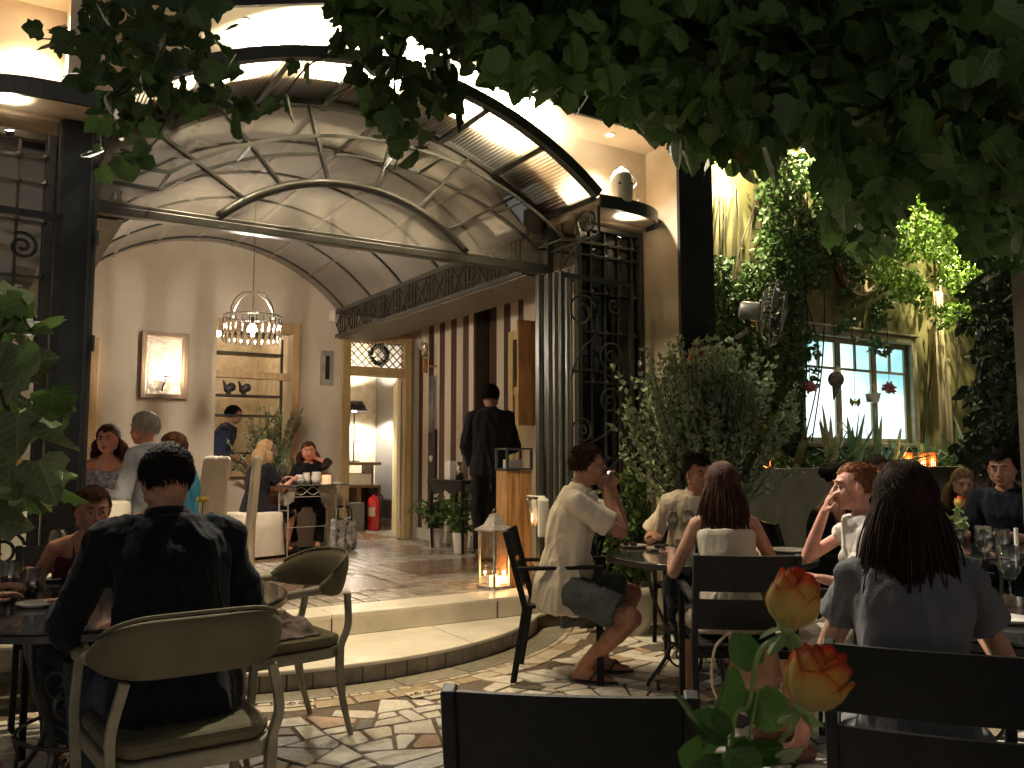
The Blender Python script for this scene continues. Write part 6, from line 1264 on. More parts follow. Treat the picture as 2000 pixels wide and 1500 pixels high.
# ================================================================ VEGETATION
def leafmat(n, c, tr=0.25, var=0.3, rough=0.45):
    m = mat(n, c, rough, 0, var, 2.5, 0.0, 30, transl=tr, spec=0.35); N = m.node_tree.nodes; L = m.node_tree.links; b = N['Principled BSDF']
    if 'vein' in N: return m
    at = N.new('ShaderNodeAttribute'); at.attribute_name = 'leafuv'; at.name = 'vein'; sp = N.new('ShaderNodeSeparateXYZ'); L.new(at.outputs['Vector'], sp.inputs[0])
    def M_(op, a, b_=None, c_=None):
        q = N.new('ShaderNodeMath'); q.operation = op
        for i, v in enumerate((a, b_, c_)):
            if v is None: continue
            if isinstance(v, (int, float)): q.inputs[i].default_value = v
            else: L.new(v, q.inputs[i])
        return q.outputs[0]
    au = M_('ABSOLUTE', sp.outputs[0]); mid = M_('SUBTRACT', 1.0, M_('MULTIPLY', au, 26.0)); s = M_('PINGPONG', M_('MULTIPLY', M_('SUBTRACT', sp.outputs[1], M_('MULTIPLY', au, 0.8)), 6.0), 0.5); sv = M_('SUBTRACT', 1.0, M_('MULTIPLY', s, 9.0))
    v = M_('MAXIMUM', M_('MAXIMUM', mid, sv), 0.0); v.node.use_clamp = True
    src = b.inputs['Base Color'].links[0].from_socket; mx = N.new('ShaderNodeMix'); mx.data_type = 'RGBA'; L.new(M_('MULTIPLY', v, 0.55), mx.inputs[0]); L.new(src, mx.inputs[6]); mx.inputs[7].default_value = (min(1, c[0]*2.2+.02), min(1, c[1]*1.8+.02), c[2]*1.6+.01, 1); L.new(mx.outputs[2], b.inputs['Base Color'])
    bp = N.new('ShaderNodeBump'); bp.inputs['Strength'].default_value = 0.5; bp.inputs['Distance'].default_value = 0.003; bp.invert = True; L.new(v, bp.inputs['Height']); L.new(bp.outputs[0], b.inputs['Normal']); return m
L_DARK = leafmat('dark_vine_leaf', (0.085, 0.165, 0.042)); L_MID = leafmat('mid_green_leaf', (0.10, 0.19, 0.048)); L_IVY = leafmat('ivy_leaf', (0.06, 0.12, 0.035), 0.2); L_BUSH = leafmat('grey_green_leaf', (0.26, 0.34, 0.20), 0.2); L_PALE = leafmat('pale_grape_leaf', (0.15, 0.20, 0.10), 0.3); L_YEL = leafmat('yellow_leaf', (0.20, 0.19, 0.05), 0.3); L_BRIGHT = leafmat('bright_green_leaf', (0.12, 0.22, 0.03), 0.4)
BARK = mat('vine_bark', (0.05, 0.035, 0.022), 0.85, 0, 0.3, 20, 0.5)
SH = {'vine': [(0, 0), (.22, -.10), (.46, .02), (.50, .24), (.38, .36), (.48, .58), (.28, .66), (.16, .86), (0, 1.0)],
      'round': [(0, 0), (.25, -.06), (.45, .14), (.50, .42), (.40, .70), (.20, .90), (0, 1.0)],
      'oval': [(0, 0), (.16, .12), (.26, .38), (.24, .65), (.12, .88), (0, 1.0)],
      'small': [(0, 0), (.28, .3), (.24, .7), (0, 1.0)], 'needle': [(0, 0), (.11, .35), (.08, .75), (0, 1.0)]}
def leaves(name, m, parent, P, size, shape='vine', down=0.7, face=None, rnd=None, world=True, dirs=None):
    """one mesh of many folded, slightly curled leaves; P list of points, size (lo, hi)"""
    rnd = rnd or random.Random(1); sh = SH[shape]; n = len(sh); vs = []; fs = []; uv = [x for p_ in sh for x in (p_[0], p_[1], 0)]+[x for p_ in sh[1:-1] for x in (-p_[0], p_[1], 0)]
    for i, p in enumerate(P):
        p = Vector(p); s = rnd.uniform(*size)
        d = Vector((rnd.gauss(0, 1), rnd.gauss(0, 1), rnd.gauss(-down*1.6, 0.9))) if dirs is None else Vector(dirs[i])+Vector((rnd.gauss(0, .25), rnd.gauss(0, .25), rnd.gauss(0, .25)))
        d.normalize(); nr = Vector((rnd.gauss(0, 1), rnd.gauss(0, 1), rnd.gauss(0, 1)))+(Vector(face)*1.3 if face else Vector((0, 0, 0.6)))
        nr = nr-d*nr.dot(d)
        if nr.length < 1e-3: nr = d.orthogonal()
        nr.normalize(); l = d.cross(nr); fold = rnd.uniform(0.05, 0.35); curl = rnd.uniform(-0.1, 0.35); o = len(vs)
        for (x, y) in sh: vs.append(p+(d*y-nr*curl*y*y*0.6)*s+(l*x+nr*x*fold)*s*rnd.uniform(.9, 1.08))
        for (x, y) in sh[1:-1]: vs.append(p+(d*y-nr*curl*y*y*0.6)*s+(l*-x+nr*x*fold)*s*rnd.uniform(.9, 1.08))
        fs.append(tuple(o+k for k in range(n))); fs.append(tuple([o]+[o+n-1]+[o+n+k for k in range(n-3, -1, -1)]))
    me = bpy.data.meshes.new(name); me.from_pydata([tuple(v) for v in vs], [], fs); me.materials.append(m); at = me.attributes.new('leafuv', 'FLOAT_VECTOR', 'POINT'); at.data.foreach_set('vector', uv*len(P)); return link(name, me, parent, world=world)
R6 = random.Random(21)
# overhead vine on pergola wires -------------------------------------------------------------
EDGE = [(640, -10), (700, 40), (800, 55), (870, 60), (905, 50), (925, 95), (965, 140), (1010, 160), (1060, 165), (1110, 190), (1180, 175), (1250, 235), (1330, 290), (1385, 330), (1415, 300), (1480, 315), (1545, 275), (1595, 275), (1620, 470), (1690, 520), (1750, 440), (1790, 350), (1860, 400), (1900, 470), (1950, 520), (2100, 560)]
def edge(px):
    for (a, b), (c, d) in zip(EDGE[:-1], EDGE[1:]):
        if a <= px <= c: return b+(d-b)*(px-a)/(c-a)
    return -999
V = thing('overhead_vine', 'dense dark vine roofing the courtyard, leaves hanging along its lower edge', 'vine', (4.5, 3.2, 3.0))
pts = []; pm = []; py_ = []
while len(pts) < 12500:
    px = R6.uniform(650, 2080); e = edge(px); y = R6.uniform(-140, e+R6.gauss(-14, 14)); d = R6.uniform(2.3, 6.3); p = atD(px, y, d)
    if p.z < 2.05 or p.z > 4.9: continue
    if p.y > 4.75 and p.x < 5.1: continue
    if p.y > 6.25: continue
    if e-y < 40 and R6.random() < 0.35: continue
    pts.append(p)
a = [p for i, p in enumerate(pts) if i % 10 < 6]; b = [p for i, p in enumerate(pts) if 6 <= i % 10 < 9]; c = [p for i, p in enumerate(pts) if i % 10 == 9]
leaves('foliage', L_DARK, V, a, (0.065, 0.12), 'vine', rnd=R6); leaves('foliage', L_MID, V, b, (0.05, 0.10), 'round', rnd=R6); leaves('foliage', L_YEL, V, c[:70], (0.05, 0.09), 'round', rnd=R6)
m = MB()
for k in range(26):
    x0 = R6.uniform(1.5, 8); y0 = R6.uniform(1.5, 5.2) if x0 < 5 else R6.uniform(1.5, 6); z0 = R6.uniform(3.0, 3.9)
    if y0 > 4.6 and x0 < 5.2: y0 = 4.4
    pl = bez([(x0, y0, z0), (x0+R6.uniform(-.6, .6), y0+R6.uniform(-.5, .1), z0-0.1), (x0+R6.uniform(-1, 1), y0+R6.uniform(-.9, .1), z0-R6.uniform(0, .5))], 5)
    if all(proj(p)[1] < edge(min(2090, max(640, proj(p)[0])))-12 for p in pl if proj(p)[2] > 0.3): m.tube(pl, [0.012]*6+[0.008]*4+[0.005], 5)
m.build('stems', BARK, V)
# pergola slats glimpsed in the leaves
T = thing('pergola', 'dark pergola slats glimpsed between the leaves at the top', 'pergola', (4, 3, 3.9))
for k in range(5):
    MB().bar((2.6+0.9*k, 0.4, 4.2), (3.1+0.9*k, 4.3, 4.25), 0.05, 0.09).build('beam', mat('weathered_beam', (0.16, 0.14, 0.11), 0.8), T)
for (px, y, dd) in ((1990, 400, 5.2),): q = atD(px, y, dd); MB().bar((q.x, q.y, 0), (q.x, q.y, 4.0), 0.09, 0.09).build('post', MATS['weathered_beam'], T)
# the two hanging sprays of big leaves ---------------------------------------------------------
def spray(label, circles, twigs, d0, seed, mats=None, dens=190.0):
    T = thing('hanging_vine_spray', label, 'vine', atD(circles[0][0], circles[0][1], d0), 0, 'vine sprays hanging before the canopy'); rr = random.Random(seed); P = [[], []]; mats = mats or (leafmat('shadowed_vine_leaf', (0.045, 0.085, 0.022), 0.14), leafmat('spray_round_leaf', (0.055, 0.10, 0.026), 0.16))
    for cx, cyy, r in circles:
        for _ in range(max(1, int(r*r/dens))):
            a = rr.uniform(0, 2*PI); q = r*math.sqrt(rr.random())*1.0; P[0 if rr.random() < 0.6 else 1].append(atD(cx+q*math.cos(a), cyy+q*math.sin(a)-12, d0+rr.uniform(-0.28, 0.28)))
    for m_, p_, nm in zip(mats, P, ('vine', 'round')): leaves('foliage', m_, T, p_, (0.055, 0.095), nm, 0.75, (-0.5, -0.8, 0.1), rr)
    m = MB()
    for tw in twigs: pp = bez([atD(x, y, d0+rr.uniform(-.06, .06)) for x, y in tw], 6); m.tube(pp, [0.006-0.004*i/len(pp) for i in range(len(pp))], 5)
    m.build('stems', BARK, T); return T
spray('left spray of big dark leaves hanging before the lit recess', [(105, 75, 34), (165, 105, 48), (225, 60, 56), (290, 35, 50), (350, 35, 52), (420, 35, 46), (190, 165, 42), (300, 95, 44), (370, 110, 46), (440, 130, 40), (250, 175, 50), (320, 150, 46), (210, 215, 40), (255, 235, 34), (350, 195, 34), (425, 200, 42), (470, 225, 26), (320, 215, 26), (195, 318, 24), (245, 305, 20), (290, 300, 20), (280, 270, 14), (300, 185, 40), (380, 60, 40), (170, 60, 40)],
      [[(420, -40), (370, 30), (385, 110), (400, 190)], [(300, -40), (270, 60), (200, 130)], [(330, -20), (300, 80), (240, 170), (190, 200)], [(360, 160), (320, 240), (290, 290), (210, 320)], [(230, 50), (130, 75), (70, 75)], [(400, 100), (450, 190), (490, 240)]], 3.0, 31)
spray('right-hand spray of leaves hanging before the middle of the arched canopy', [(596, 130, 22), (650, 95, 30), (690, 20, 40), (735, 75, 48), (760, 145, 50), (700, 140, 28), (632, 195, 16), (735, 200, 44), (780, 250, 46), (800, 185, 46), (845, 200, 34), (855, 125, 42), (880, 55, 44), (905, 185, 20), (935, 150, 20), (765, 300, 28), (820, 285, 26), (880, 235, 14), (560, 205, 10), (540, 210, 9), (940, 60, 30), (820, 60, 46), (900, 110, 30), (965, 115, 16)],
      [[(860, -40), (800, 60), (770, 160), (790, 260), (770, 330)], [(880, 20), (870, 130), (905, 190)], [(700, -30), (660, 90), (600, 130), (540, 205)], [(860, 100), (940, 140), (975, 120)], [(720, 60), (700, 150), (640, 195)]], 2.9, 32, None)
# creeper on the garden wall ----------------------------------------------------------------------
def on_wall(px, y, dy): return onY(px, y, GY-dy)
T = thing('wall_creeper', 'small-leaved creeper covering the garden wall round the fan and over the window', 'creeper', (7, GY-0.1, 0.9)); P = []; Q = []
while len(P) < 11000:
    px = R6.uniform(1396, 1800); y = R6.uniform(300, 900)
    ok = (px < 1572 and y > 540+R6.gauss(0, 10)) or (px > 1488+R6.gauss(0, 10) and y < 560 and px < 1620) or (1600 < px < 1770 and y < 500+40*math.sin(px*0.05)) or (abs(y-(512+(px-1400)*0.28)) < 16 and px < 1540) or (1490 < px < 1560 and 330 < y < 470 and R6.random() < 0.5) or (1640 < px < 1740 and 520 < y < 690 and noise.noise(Vector((px*0.03, y*0.03, 0))) > 0.02) or (1560 < px < 1600 and 640 < y < 760 and R6.random() < 0.45)
    if not ok: continue
    if noise.noise(Vector((px*0.022, y*0.022, 7))) < -0.33: continue
    P.append(on_wall(px, y, R6.uniform(0.03, 0.34)))
leaves('foliage', L_IVY, T, P, (0.045, 0.085), 'small', 0.4, (-0.5, -0.8, 0.2), R6)
m = MB()
for k in range(16):
    px = R6.uniform(1400, 1600); m.tube(bez([on_wall(px+R6.uniform(-15, 15), 900, 0.03), on_wall(px+R6.uniform(-30, 30), 700, 0.06), on_wall(px+R6.uniform(-30, 30), 520, 0.05), on_wall(px+R6.uniform(-30, 40), 360, 0.05)], 6), 0.009, 5)
m.build('stems', BARK, T)
T = thing('bright_climber', 'bright yellow-green feathery climber lit by spotlights at the upper right', 'climber', (10.5, GY-0.1, 0.9)); P = []
while len(P) < 9000:
    px = R6.uniform(1700, 2080); y = R6.uniform(300, 640)
    if (px-1880)**2/215**2+(y-450)**2/165**2 > 1+0.45*noise.noise(Vector((px*.02, y*.02, 1))) and not (1795 < px < 1905 and 520 < y < 760 and noise.noise(Vector((px*.03, y*.025, 5))) > 0.12): continue
    if noise.noise(Vector((px*0.02, y*0.02, 3))) < -0.38: continue
    P.append(on_wall(px, y, R6.uniform(0.04, 0.8)))
leaves('foliage', L_BRIGHT, T, P, (0.04, 0.085), 'small', 0.5, (-0.5, -0.8, 0.2), R6); m = MB()
for k in range(8): px = 1800+30*k; m.tube(bez([on_wall(px, 900, 0.05), on_wall(px+R6.uniform(-30, 30), 600, 0.1), on_wall(px+R6.uniform(-30, 30), 380, 0.1)], 6), 0.012, 5)
m.build('stems', BARK, T)
T = thing('dark_shrub', 'tall dark leafy shrub filling the right edge beyond the planter', 'shrub', (9.5, 5.6, 0)); P = []
while len(P) < 4200:
    px = R6.uniform(1850, 2120); y = R6.uniform(430, 925)
    if px < 1895+35*noise.noise(Vector((y*.02, 3, 1)))*2: continue
    P.append(atD(px, y, R6.uniform(8.0, 9.6)))
P = [p for p in P if p.y < GY-0.05]
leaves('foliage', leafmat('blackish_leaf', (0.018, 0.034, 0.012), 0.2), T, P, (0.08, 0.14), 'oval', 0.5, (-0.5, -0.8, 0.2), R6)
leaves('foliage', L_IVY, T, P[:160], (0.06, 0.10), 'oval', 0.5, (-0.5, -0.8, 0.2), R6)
m = MB()
for k in range(7): q = atD(1900+35*k, 1000, 8.9); q.z = 0.9; m.tube(bez([q, q+Vector((R6.uniform(-.2, .2), -0.1, 1.2)), q+Vector((R6.uniform(-.4, .4), -0.2, 2.6))], 6), 0.02, 6)
m.build('stems', BARK, T)
# grey-green bush in a tall pot before the pillar ----------------------------------------------------
bx, by = 4.50, 4.58
T = thing('potted_bush', 'big grey-green rosemary-like bush in a pot in front of the dark pillar', 'bush', (bx, by, 0))
m = MB(); m.lathe([(0.001, 0), (0.17, 0), (0.24, 0.5), (0.26, 0.52), (0.26, 0.56), (0.23, 0.56), (0.22, 0.5), (0.001, 0.5)], (bx, by, 0), 28); m.build('pot', mat('terracotta_grey_pot', (0.20, 0.17, 0.14), 0.8, 0, 0.15, 6, 0.2), T, smooth=False)
P = []; D = []; m = MB()
for k in range(330):
    px = 1372+R6.gauss(0, 92); px = max(1195, min(1552, px)); top = 722+ (abs(px-1372)/180)**2*60; y = R6.uniform(top, 915)+R6.gauss(0, 12)
    if R6.random() < 0.32: y = top+R6.uniform(-62, 25)
    tip = atD(px, y, 6.35+R6.uniform(-0.42, 0.30)+ (0.0)); tip.y = min(tip.y, 4.86) if tip.x < 5.0 else tip.y
    s0 = Vector((bx+R6.gauss(0, 0.06), by+R6.gauss(0, 0.05), 0.75+R6.uniform(0, 0.25))); mid = s0.lerp(tip, 0.55)+Vector((0, 0, -0.07)); pl = bez([s0, mid, tip], 9); m.tube(pl, [0.006-0.0045*i/len(pl) for i in range(len(pl))], 4)
    for i, p in enumerate(pl):
        if i < 5: continue
        t = (pl[min(i+1, len(pl)-1)]-pl[i-1]).normalized()
        for j in range(5): u = Vector((R6.gauss(0, 1), R6.gauss(0, 1), R6.gauss(0, 1))).normalized(); P.append(p+t*R6.uniform(-.012, .012)); D.append(t*0.8+u*0.7)
leaves('foliage', L_BUSH, T, P, (0.03, 0.055), 'small', rnd=R6, dirs=D)
m.tube([(bx, by, 0.4), (bx+0.01, by, 0.8), (bx, by, 1.0)], [0.03, 0.025, 0.015], 7); m.build('stems', BARK, T)
# pale pot with climbing plant behind the drinking person
T = thing('white_potted_plant', 'leafy plant in a pale round pot on the floor behind the drinking person', 'plant', (4.18, 5.02, 0))
m = MB(); m.lathe([(0.001, 0), (0.12, 0), (0.19, 0.28), (0.20, 0.36), (0.18, 0.36), (0.17, 0.30), (0.001, 0.30)], (4.18, 5.02, 0), 28); m.build('pot', mat('off_white_pot', (0.50, 0.46, 0.38), 0.6, 0, 0.08, 6, 0.1), T, smooth=True)
P = []; m = MB()
for k in range(30):
    tip = Vector((4.18+R6.gauss(0, 0.20), 5.0+R6.gauss(0, 0.08), R6.uniform(0.5, 1.25))); s0 = Vector((4.18, 5.02, 0.34)); pl = bez([s0, (s0+tip)/2+Vector((R6.gauss(0, .05), 0, .05)), tip], 6); m.tube(pl, 0.004, 4)
    for p in pl[3:]:
        for j in range(3): P.append(p+Vector((R6.gauss(0, .04), R6.gauss(0, .03), R6.gauss(0, .04))))
leaves('foliage', L_MID, T, P, (0.04, 0.075), 'oval', 0.3, (-0.4, -0.8, 0.3), R6); m.build('stems', BARK, T)
# big grape leaves at the left edge ---------------------------------------------------------------------
T = thing('grape_vine', 'large pale grape leaves climbing before the left lattice window', 'vine', atD(40, 900, 3.6)); P = []; D = []
for (px, y, dx, dz) in ((20, 590, 1, .25), (60, 640, 1, -.1), (-10, 650, .6, -.8), (40, 720, 1, .3), (95, 690, -.3, -1), (0, 790, .8, -.5), (70, 810, .5, -.9), (100, 850, 1, -.4), (30, 870, .2, -1), (60, 930, .9, -.6), (-20, 880, .7, -.3), (10, 960, .7, -.7), (-20, 730, .9, .1), (110, 900, .5, -.9), (20, 1010, .8, -.3)):
    P.append(atD(px-35, y, 3.75+R6.uniform(-.2, .2))); D.append(Vector(RT)*dx+Vector((0, 0, dz*.9)))
leaves('foliage', L_PALE, T, P, (0.17, 0.25), 'vine', face=(-0.5, -0.9, 0.2), rnd=R6, dirs=D)
P = [atD(R6.uniform(-30, 125), R6.uniform(560, 1000), 3.8+R6.uniform(-.25, .2)) for _ in range(24)]; leaves('foliage', L_MID, T, P, (0.11, 0.18), 'vine', 0.6, (-0.5, -0.9, 0.2), R6)
m = MB(); m.tube(bez([(atD(-60, 1300, 3.8).x, atD(-60, 1300, 3.8).y, 0.0), atD(-40, 1000, 3.8), atD(20, 850, 3.8), atD(-10, 700, 3.8), atD(40, 560, 3.8)], 8), 0.012, 6)
m.build('stems', BARK, T)
# olive-like plant on the console by the shelf window
T = thing('window_plant', 'bushy plant in a pot between the two people at the wire table', 'plant', (2.85, 9.90, FZ))
m = MB(); m.lathe([(0.001, 0), (0.10, 0), (0.13, 0.75), (0.12, 0.75), (0.001, 0.72)], (2.85, 9.90, FZ), 20); m.build('pot', mat('terracotta', (0.35, 0.16, 0.08), 0.8), T); P = []; D = []; m = MB()
for k in range(70):
    tip = Vector((2.85+R6.gauss(0, 0.19), 9.86+R6.uniform(-.12, .1), FZ+R6.uniform(0.9, 1.62))); pl = bez([(2.85, 9.9, FZ+0.72), ((2.85+tip.x)/2, 9.88, (FZ+0.72+tip.z)/2-.03), tip], 6); m.tube(pl, 0.003, 4)
    for i, p in enumerate(pl[3:]):
        for j in range(4): P.append(p); D.append(Vector((R6.gauss(0, 1), R6.gauss(0, 1), R6.gauss(0.3, 1))))
leaves('foliage', L_BUSH, T, P, (0.03, 0.05), 'small', rnd=R6, dirs=D); m.build('stems', BARK, T)
def potted(x, y, z, label, ph=0.22, n=26, sp=0.13, h=0.4, potm=M_WHITEP, lm=L_MID, size=(0.05, 0.08)):
    T = thing('potted_plant', label, 'plant', (x, y, z)); m = MB(); m.lathe([(0.001, 0), (0.07, 0), (0.09, ph), (0.08, ph), (0.001, ph-0.02)], (x, y, z), 18); m.build('pot', potm, T, smooth=False); P = []; m = MB()
    for k in range(n):
        tip = Vector((x+R6.gauss(0, sp), y+R6.gauss(0, sp), z+ph+R6.uniform(0.1, h))); pl = bez([(x, y, z+ph-.02), ((x+tip.x)/2, (y+tip.y)/2, (z+ph+tip.z)/2+.03), tip], 4); m.tube(pl, 0.003, 4); P += [p for p in pl[2:] for _ in range(2)]
    leaves('foliage', lm, T, P, size, 'oval', 0.3, rnd=R6); m.build('stems', BARK, T)
potted(4.55, 8.98, FZ, 'leafy plant in a white pot left of the dark console'); potted(4.50, 8.30, FZ, 'leafy plant in a white pot under the dark console behind the waiter')
def rosette(x, y, z, label, n, L, m_, w=0.035, up=0.9, rr=R6):
    T = thing('spiky_plant', label, 'plant', (x, y, z), 0, 'spiky plants on the planter wall'); mb = MB()
    for k in range(n):
        a = 2*PI*k/n*2.4+rr.uniform(-.3, .3); u = Vector((math.cos(a), math.sin(a), 0)); el = rr.uniform(0.25, up); l = L*rr.uniform(.7, 1.1); sd = Vector((-u.y, u.x, 0)); pts = []; prev = None
        for i in range(8):
            t = i/7; c = Vector((x, y, z))+u*l*t*math.cos(el*1.4)+Vector((0, 0, l*(t*math.sin(el*1.4)-0.35*t*t*(1-el*.6)))); ww = w*(1-t)**0.7*(0.6+min(1, t*4)*.4); vs = [c-sd*ww, c+Vector((0, 0, -ww*.5)), c+sd*ww]
            if c.y > GY-0.03: vs = [Vector((v.x, GY-0.03, v.z)) for v in vs]
            pts += vs
        mb.add(pts, [(i*3+j, i*3+j+1, i*3+4+j, i*3+3+j) for i in range(7) for j in range(2)])
    mb.build('blades', m_, T, smooth=True); return T
M_AG = leafmat('agave_green', (0.14, 0.24, 0.15), 0.25, rough=0.35); M_AGW = mat('striped_agave', (0.45, 0.48, 0.36), 0.4, 0, 0.2, 14, col2=(0.10, 0.17, 0.09), stretch=(1, 1, 8))
for px, lab, n, L, mm, up in ((1612, 'variegated spiky plant left of the lit window centre on the planter', 12, 0.55, M_AGW, 1.1), (1655, 'dark spiky plant under the middle of the lit window', 16, 0.50, M_AG, 1.0), (1700, 'tall pale-bladed plant under the right casement of the lit window', 13, 0.62, M_AG, 1.15), (1735, 'low spiky plant at the right corner of the lit window', 18, 0.40, M_AG, 0.9), (1885, 'pale narrow-bladed plant near the right end of the planter', 16, 0.55, M_AGW, 1.0), (1800, 'small dark spiky plant right of the lit window', 14, 0.35, M_AG, 0.9)):
    q = onY(px, 895, 5.95); rosette(q.x, 5.88, 1.14, lab, int(n*1.3), L*1.6, mm, w=0.045, up=up+.1)
q = onY(1545, 900, 5.9); rosette(q.x, 5.9, 1.10, 'dark pointed plant in silhouette against the left pane of the lit window', 14, 0.8, leafmat('black_green_blade', (0.02, 0.03, 0.02), 0.05), 0.05, 0.9)
# low ground-cover in the planter
P = [Vector((R6.uniform(5.2, 13), R6.uniform(5.8, 6.3), 1.10+R6.uniform(0, .22))) for _ in range(2600)]
o = leaves('planter_greenery', L_DARK, None, P, (0.05, 0.10), 'oval', 0.0, (-0.4, -0.8, 0.4), R6); tag(o, 'low dark greenery filling the planter behind the grey wall', 'plants', kind='stuff')
# ================================================================ things in the garden
c = atD(1512, 612, 6.55); T = thing('metal_fan', 'big round caged metal fan mounted among the creeper', 'fan', c)
ax = (Vector(RT)*0.93+Vector(FW)*-0.36+Vector((0, 0, -0.12))).normalized(); M = ax.to_track_quat('Z', 'Y').to_matrix(); m = MB(); R_ = 0.26
for k in range(46):
    a = 2*PI*k/46; m.tube([c+M @ Vector((r*math.cos(a+tw), r*math.sin(a+tw), z)) for r, z, tw in ((0.05, 0.085, 0), (0.16, 0.075, .12), (0.24, 0.04, .2), (R_, 0.0, .22), (0.24, -0.05, .2), (0.14, -0.085, .1), (0.06, -0.09, 0))], 0.0016, 3)
for r, z in ((R_, 0), (0.17, 0.072), (0.05, 0.086), (0.17, -0.078)): m.tube([c+M @ Vector((r*math.cos(t), r*math.sin(t), z)) for t in np.linspace(0, 2*PI, 37)[:-1]], 0.0045, 5, True)
m.build('cage', mat('grey_wire', (0.22, 0.21, 0.20), 0.4, 0.5), T)
m = MB()
for k in range(3):
    a = 2*PI*k/3; vs = []
    for i in range(9):
        t = i/8; r = 0.04+0.17*t; w = 0.5*math.sin(PI*(0.15+0.8*t)); vs += [c+M @ Vector((r*math.cos(a-w), r*math.sin(a-w), -0.02)), c+M @ Vector((r*math.cos(a+w), r*math.sin(a+w), 0.03)), c+M @ Vector((r*math.cos(a+w), r*math.sin(a+w), 0.033)), c+M @ Vector((r*math.cos(a-w), r*math.sin(a-w), -0.017))]
    m.add(vs, [(i*4+j, i*4+(j+1) % 4, i*4+4+(j+1) % 4, i*4+4+j) for i in range(8) for j in range(4)])
m.build('blades', mat('dark_fan_blade', (0.05, 0.05, 0.05), 0.35, 0.6), T)
m = MB(); m.lathe([(0.001, -0.09), (0.05, -0.09), (0.075, -0.12), (0.075, -0.24), (0.06, -0.26), (0.001, -0.265)], c, 20, M); m.build('motor', mat('grey_motor', (0.30, 0.29, 0.27), 0.4, 0.3), T, smooth=True)
m = MB(); e = c-ax*0.2; m.bar(e, (e.x, e.y, e.z-0.15), 0.03); m.bar((e.x, e.y, e.z-0.15), (4.99, e.y+0.1, e.z-0.2), 0.03); m.build('bracket', M_IRON, T)
c = on_wall(1672, 520, 0.06); T = thing('wall_basket', 'large round woven basket hung on the garden wall above the lit window', 'basket', c)
Mx = Matrix.Rotation(PI/2, 3, 'X'); m = MB(); m.lathe([(0.001, 0.0), (0.3, 0.01), (0.36, 0.05), (0.37, 0.09), (0.355, 0.09), (0.34, 0.055), (0.001, 0.02)], (c.x, GY-0.005, c.z), 36, Mx); m.build('bowl', mat('woven_straw', (0.30, 0.23, 0.15), 0.85, 0, 0.2, 20, 0.6, 60), T, smooth=True)
m = MB(); m.tube([(c.x+0.36*math.cos(t), GY-0.095, c.z+0.36*math.sin(t)) for t in np.linspace(0, 2*PI, 41)[:-1]], 0.014, 6, True)
for dx in (-0.12, 0.0, 0.15): m.tube([(c.x+dx, GY-0.09, c.z+0.3), (c.x+dx*0.6, GY-0.1, c.z-0.12)], 0.008, 5)
m.build('rim', mat('reddish_cane', (0.16, 0.06, 0.03), 0.7), T)
# pale post that catches the small spotlight
q = on_wall(1838, 700, 0.1); m = MB(); m.box(q.x-0.10, q.x+0.10, GY-0.10, GY-0.001, 0.9, 3.45); m.box(q.x+0.2, q.x+0.26, GY-0.06, GY-0.001, 0.9, 2.6); t = m.build('wall_post', mat('pale_wood_post', (0.50, 0.42, 0.26), 0.7, 0, 0.15, 3, 0.2, stretch=(6, 6, .6)), None); tag(t, 'pale timber post on the garden wall right of the lit window', 'post')
# ornaments hung in front of the window
def hang(px, y, build, label, name, cat, m_, top=560):
    p = onY(px, y, 6.0); mb = MB(); build(mb, p); o = mb.build(name, m_, None, smooth=True); tag(o, label, cat, 'ornaments hung before the garden window'); s = MB(); s.tube([p, (p.x, p.y, 2.95)], 0.003, 4); s.build('string', M_BLACKM, o); return o
def boat(mb, p):
    for sg in (-1, 1): mb.add([p+Vector(v) for v in ((-0.14, 0, 0.03), (0.15, 0, 0.05), (0.05, sg*0.04, -0.06), (-0.06, sg*0.04, -0.06))], [(0, 1, 2, 3)])
    mb.add([p+Vector(v) for v in ((-0.06, -.04, -0.06), (0.05, -.04, -0.06), (0.05, .04, -0.06), (-0.06, .04, -0.06))], [(0, 1, 2, 3)]); mb.tube([p+Vector((-0.08, 0, .03)), p+Vector((0, 0, .14)), p+Vector((0.1, 0, .04))], .003, 4)
hang(1705, 775, boat, 'white paper boat hanging before the right pane of the lit window', 'paper_boat', 'ornament', M_WHITEP)
def balloon(mb, p): mb.ball(p+Vector((0, 0, 0.05)), (0.085, 0.085, 0.09), 14, 10); mb.cap(p+Vector((0, 0, -0.02)), p+Vector((-0.05, 0, -0.17)), 0.045, 0.008, 8)
hang(1633, 750, balloon, 'grey bulb-shaped ornament hanging before the middle pane of the lit window', 'bulb_ornament', 'ornament', mat('grey_fabric', (0.12, 0.13, 0.12), 0.9))
def pomp(mb, p): mb.ball(p, 0.06, 10, 8); [mb.cap(p, p+Vector((R6.gauss(0, 1), R6.gauss(0, 1), R6.gauss(0, 1))).normalized()*0.075, .02, .012, 6) for _ in range(14)]
PK = mat('dusty_pink', (0.30, 0.10, 0.12), 0.8); hang(1582, 755, pomp, 'pink tassel ball before the left pane of the lit window', 'tassel_ball', 'ornament', PK); hang(1737, 758, pomp, 'pink tassel ball at the right edge of the lit window', 'tassel_ball', 'ornament', PK)
def bfly(mb, p):
    for sg in (-1, 1): mb.add([p, p+Vector((sg*.09, 0, .05)), p+Vector((sg*.10, 0, -.01)), p+Vector((sg*.05, 0, -.06))], [(0, 1, 2, 3)])
    mb.cap(p+Vector((0, 0, .03)), p-Vector((0, 0, .04)), .008, .006, 6)
hang(1670, 785, bfly, 'yellow butterfly ornament low in the middle of the lit window', 'butterfly_ornament', 'ornament', mat('yellow_card', (0.5, 0.38, 0.03), 0.7))
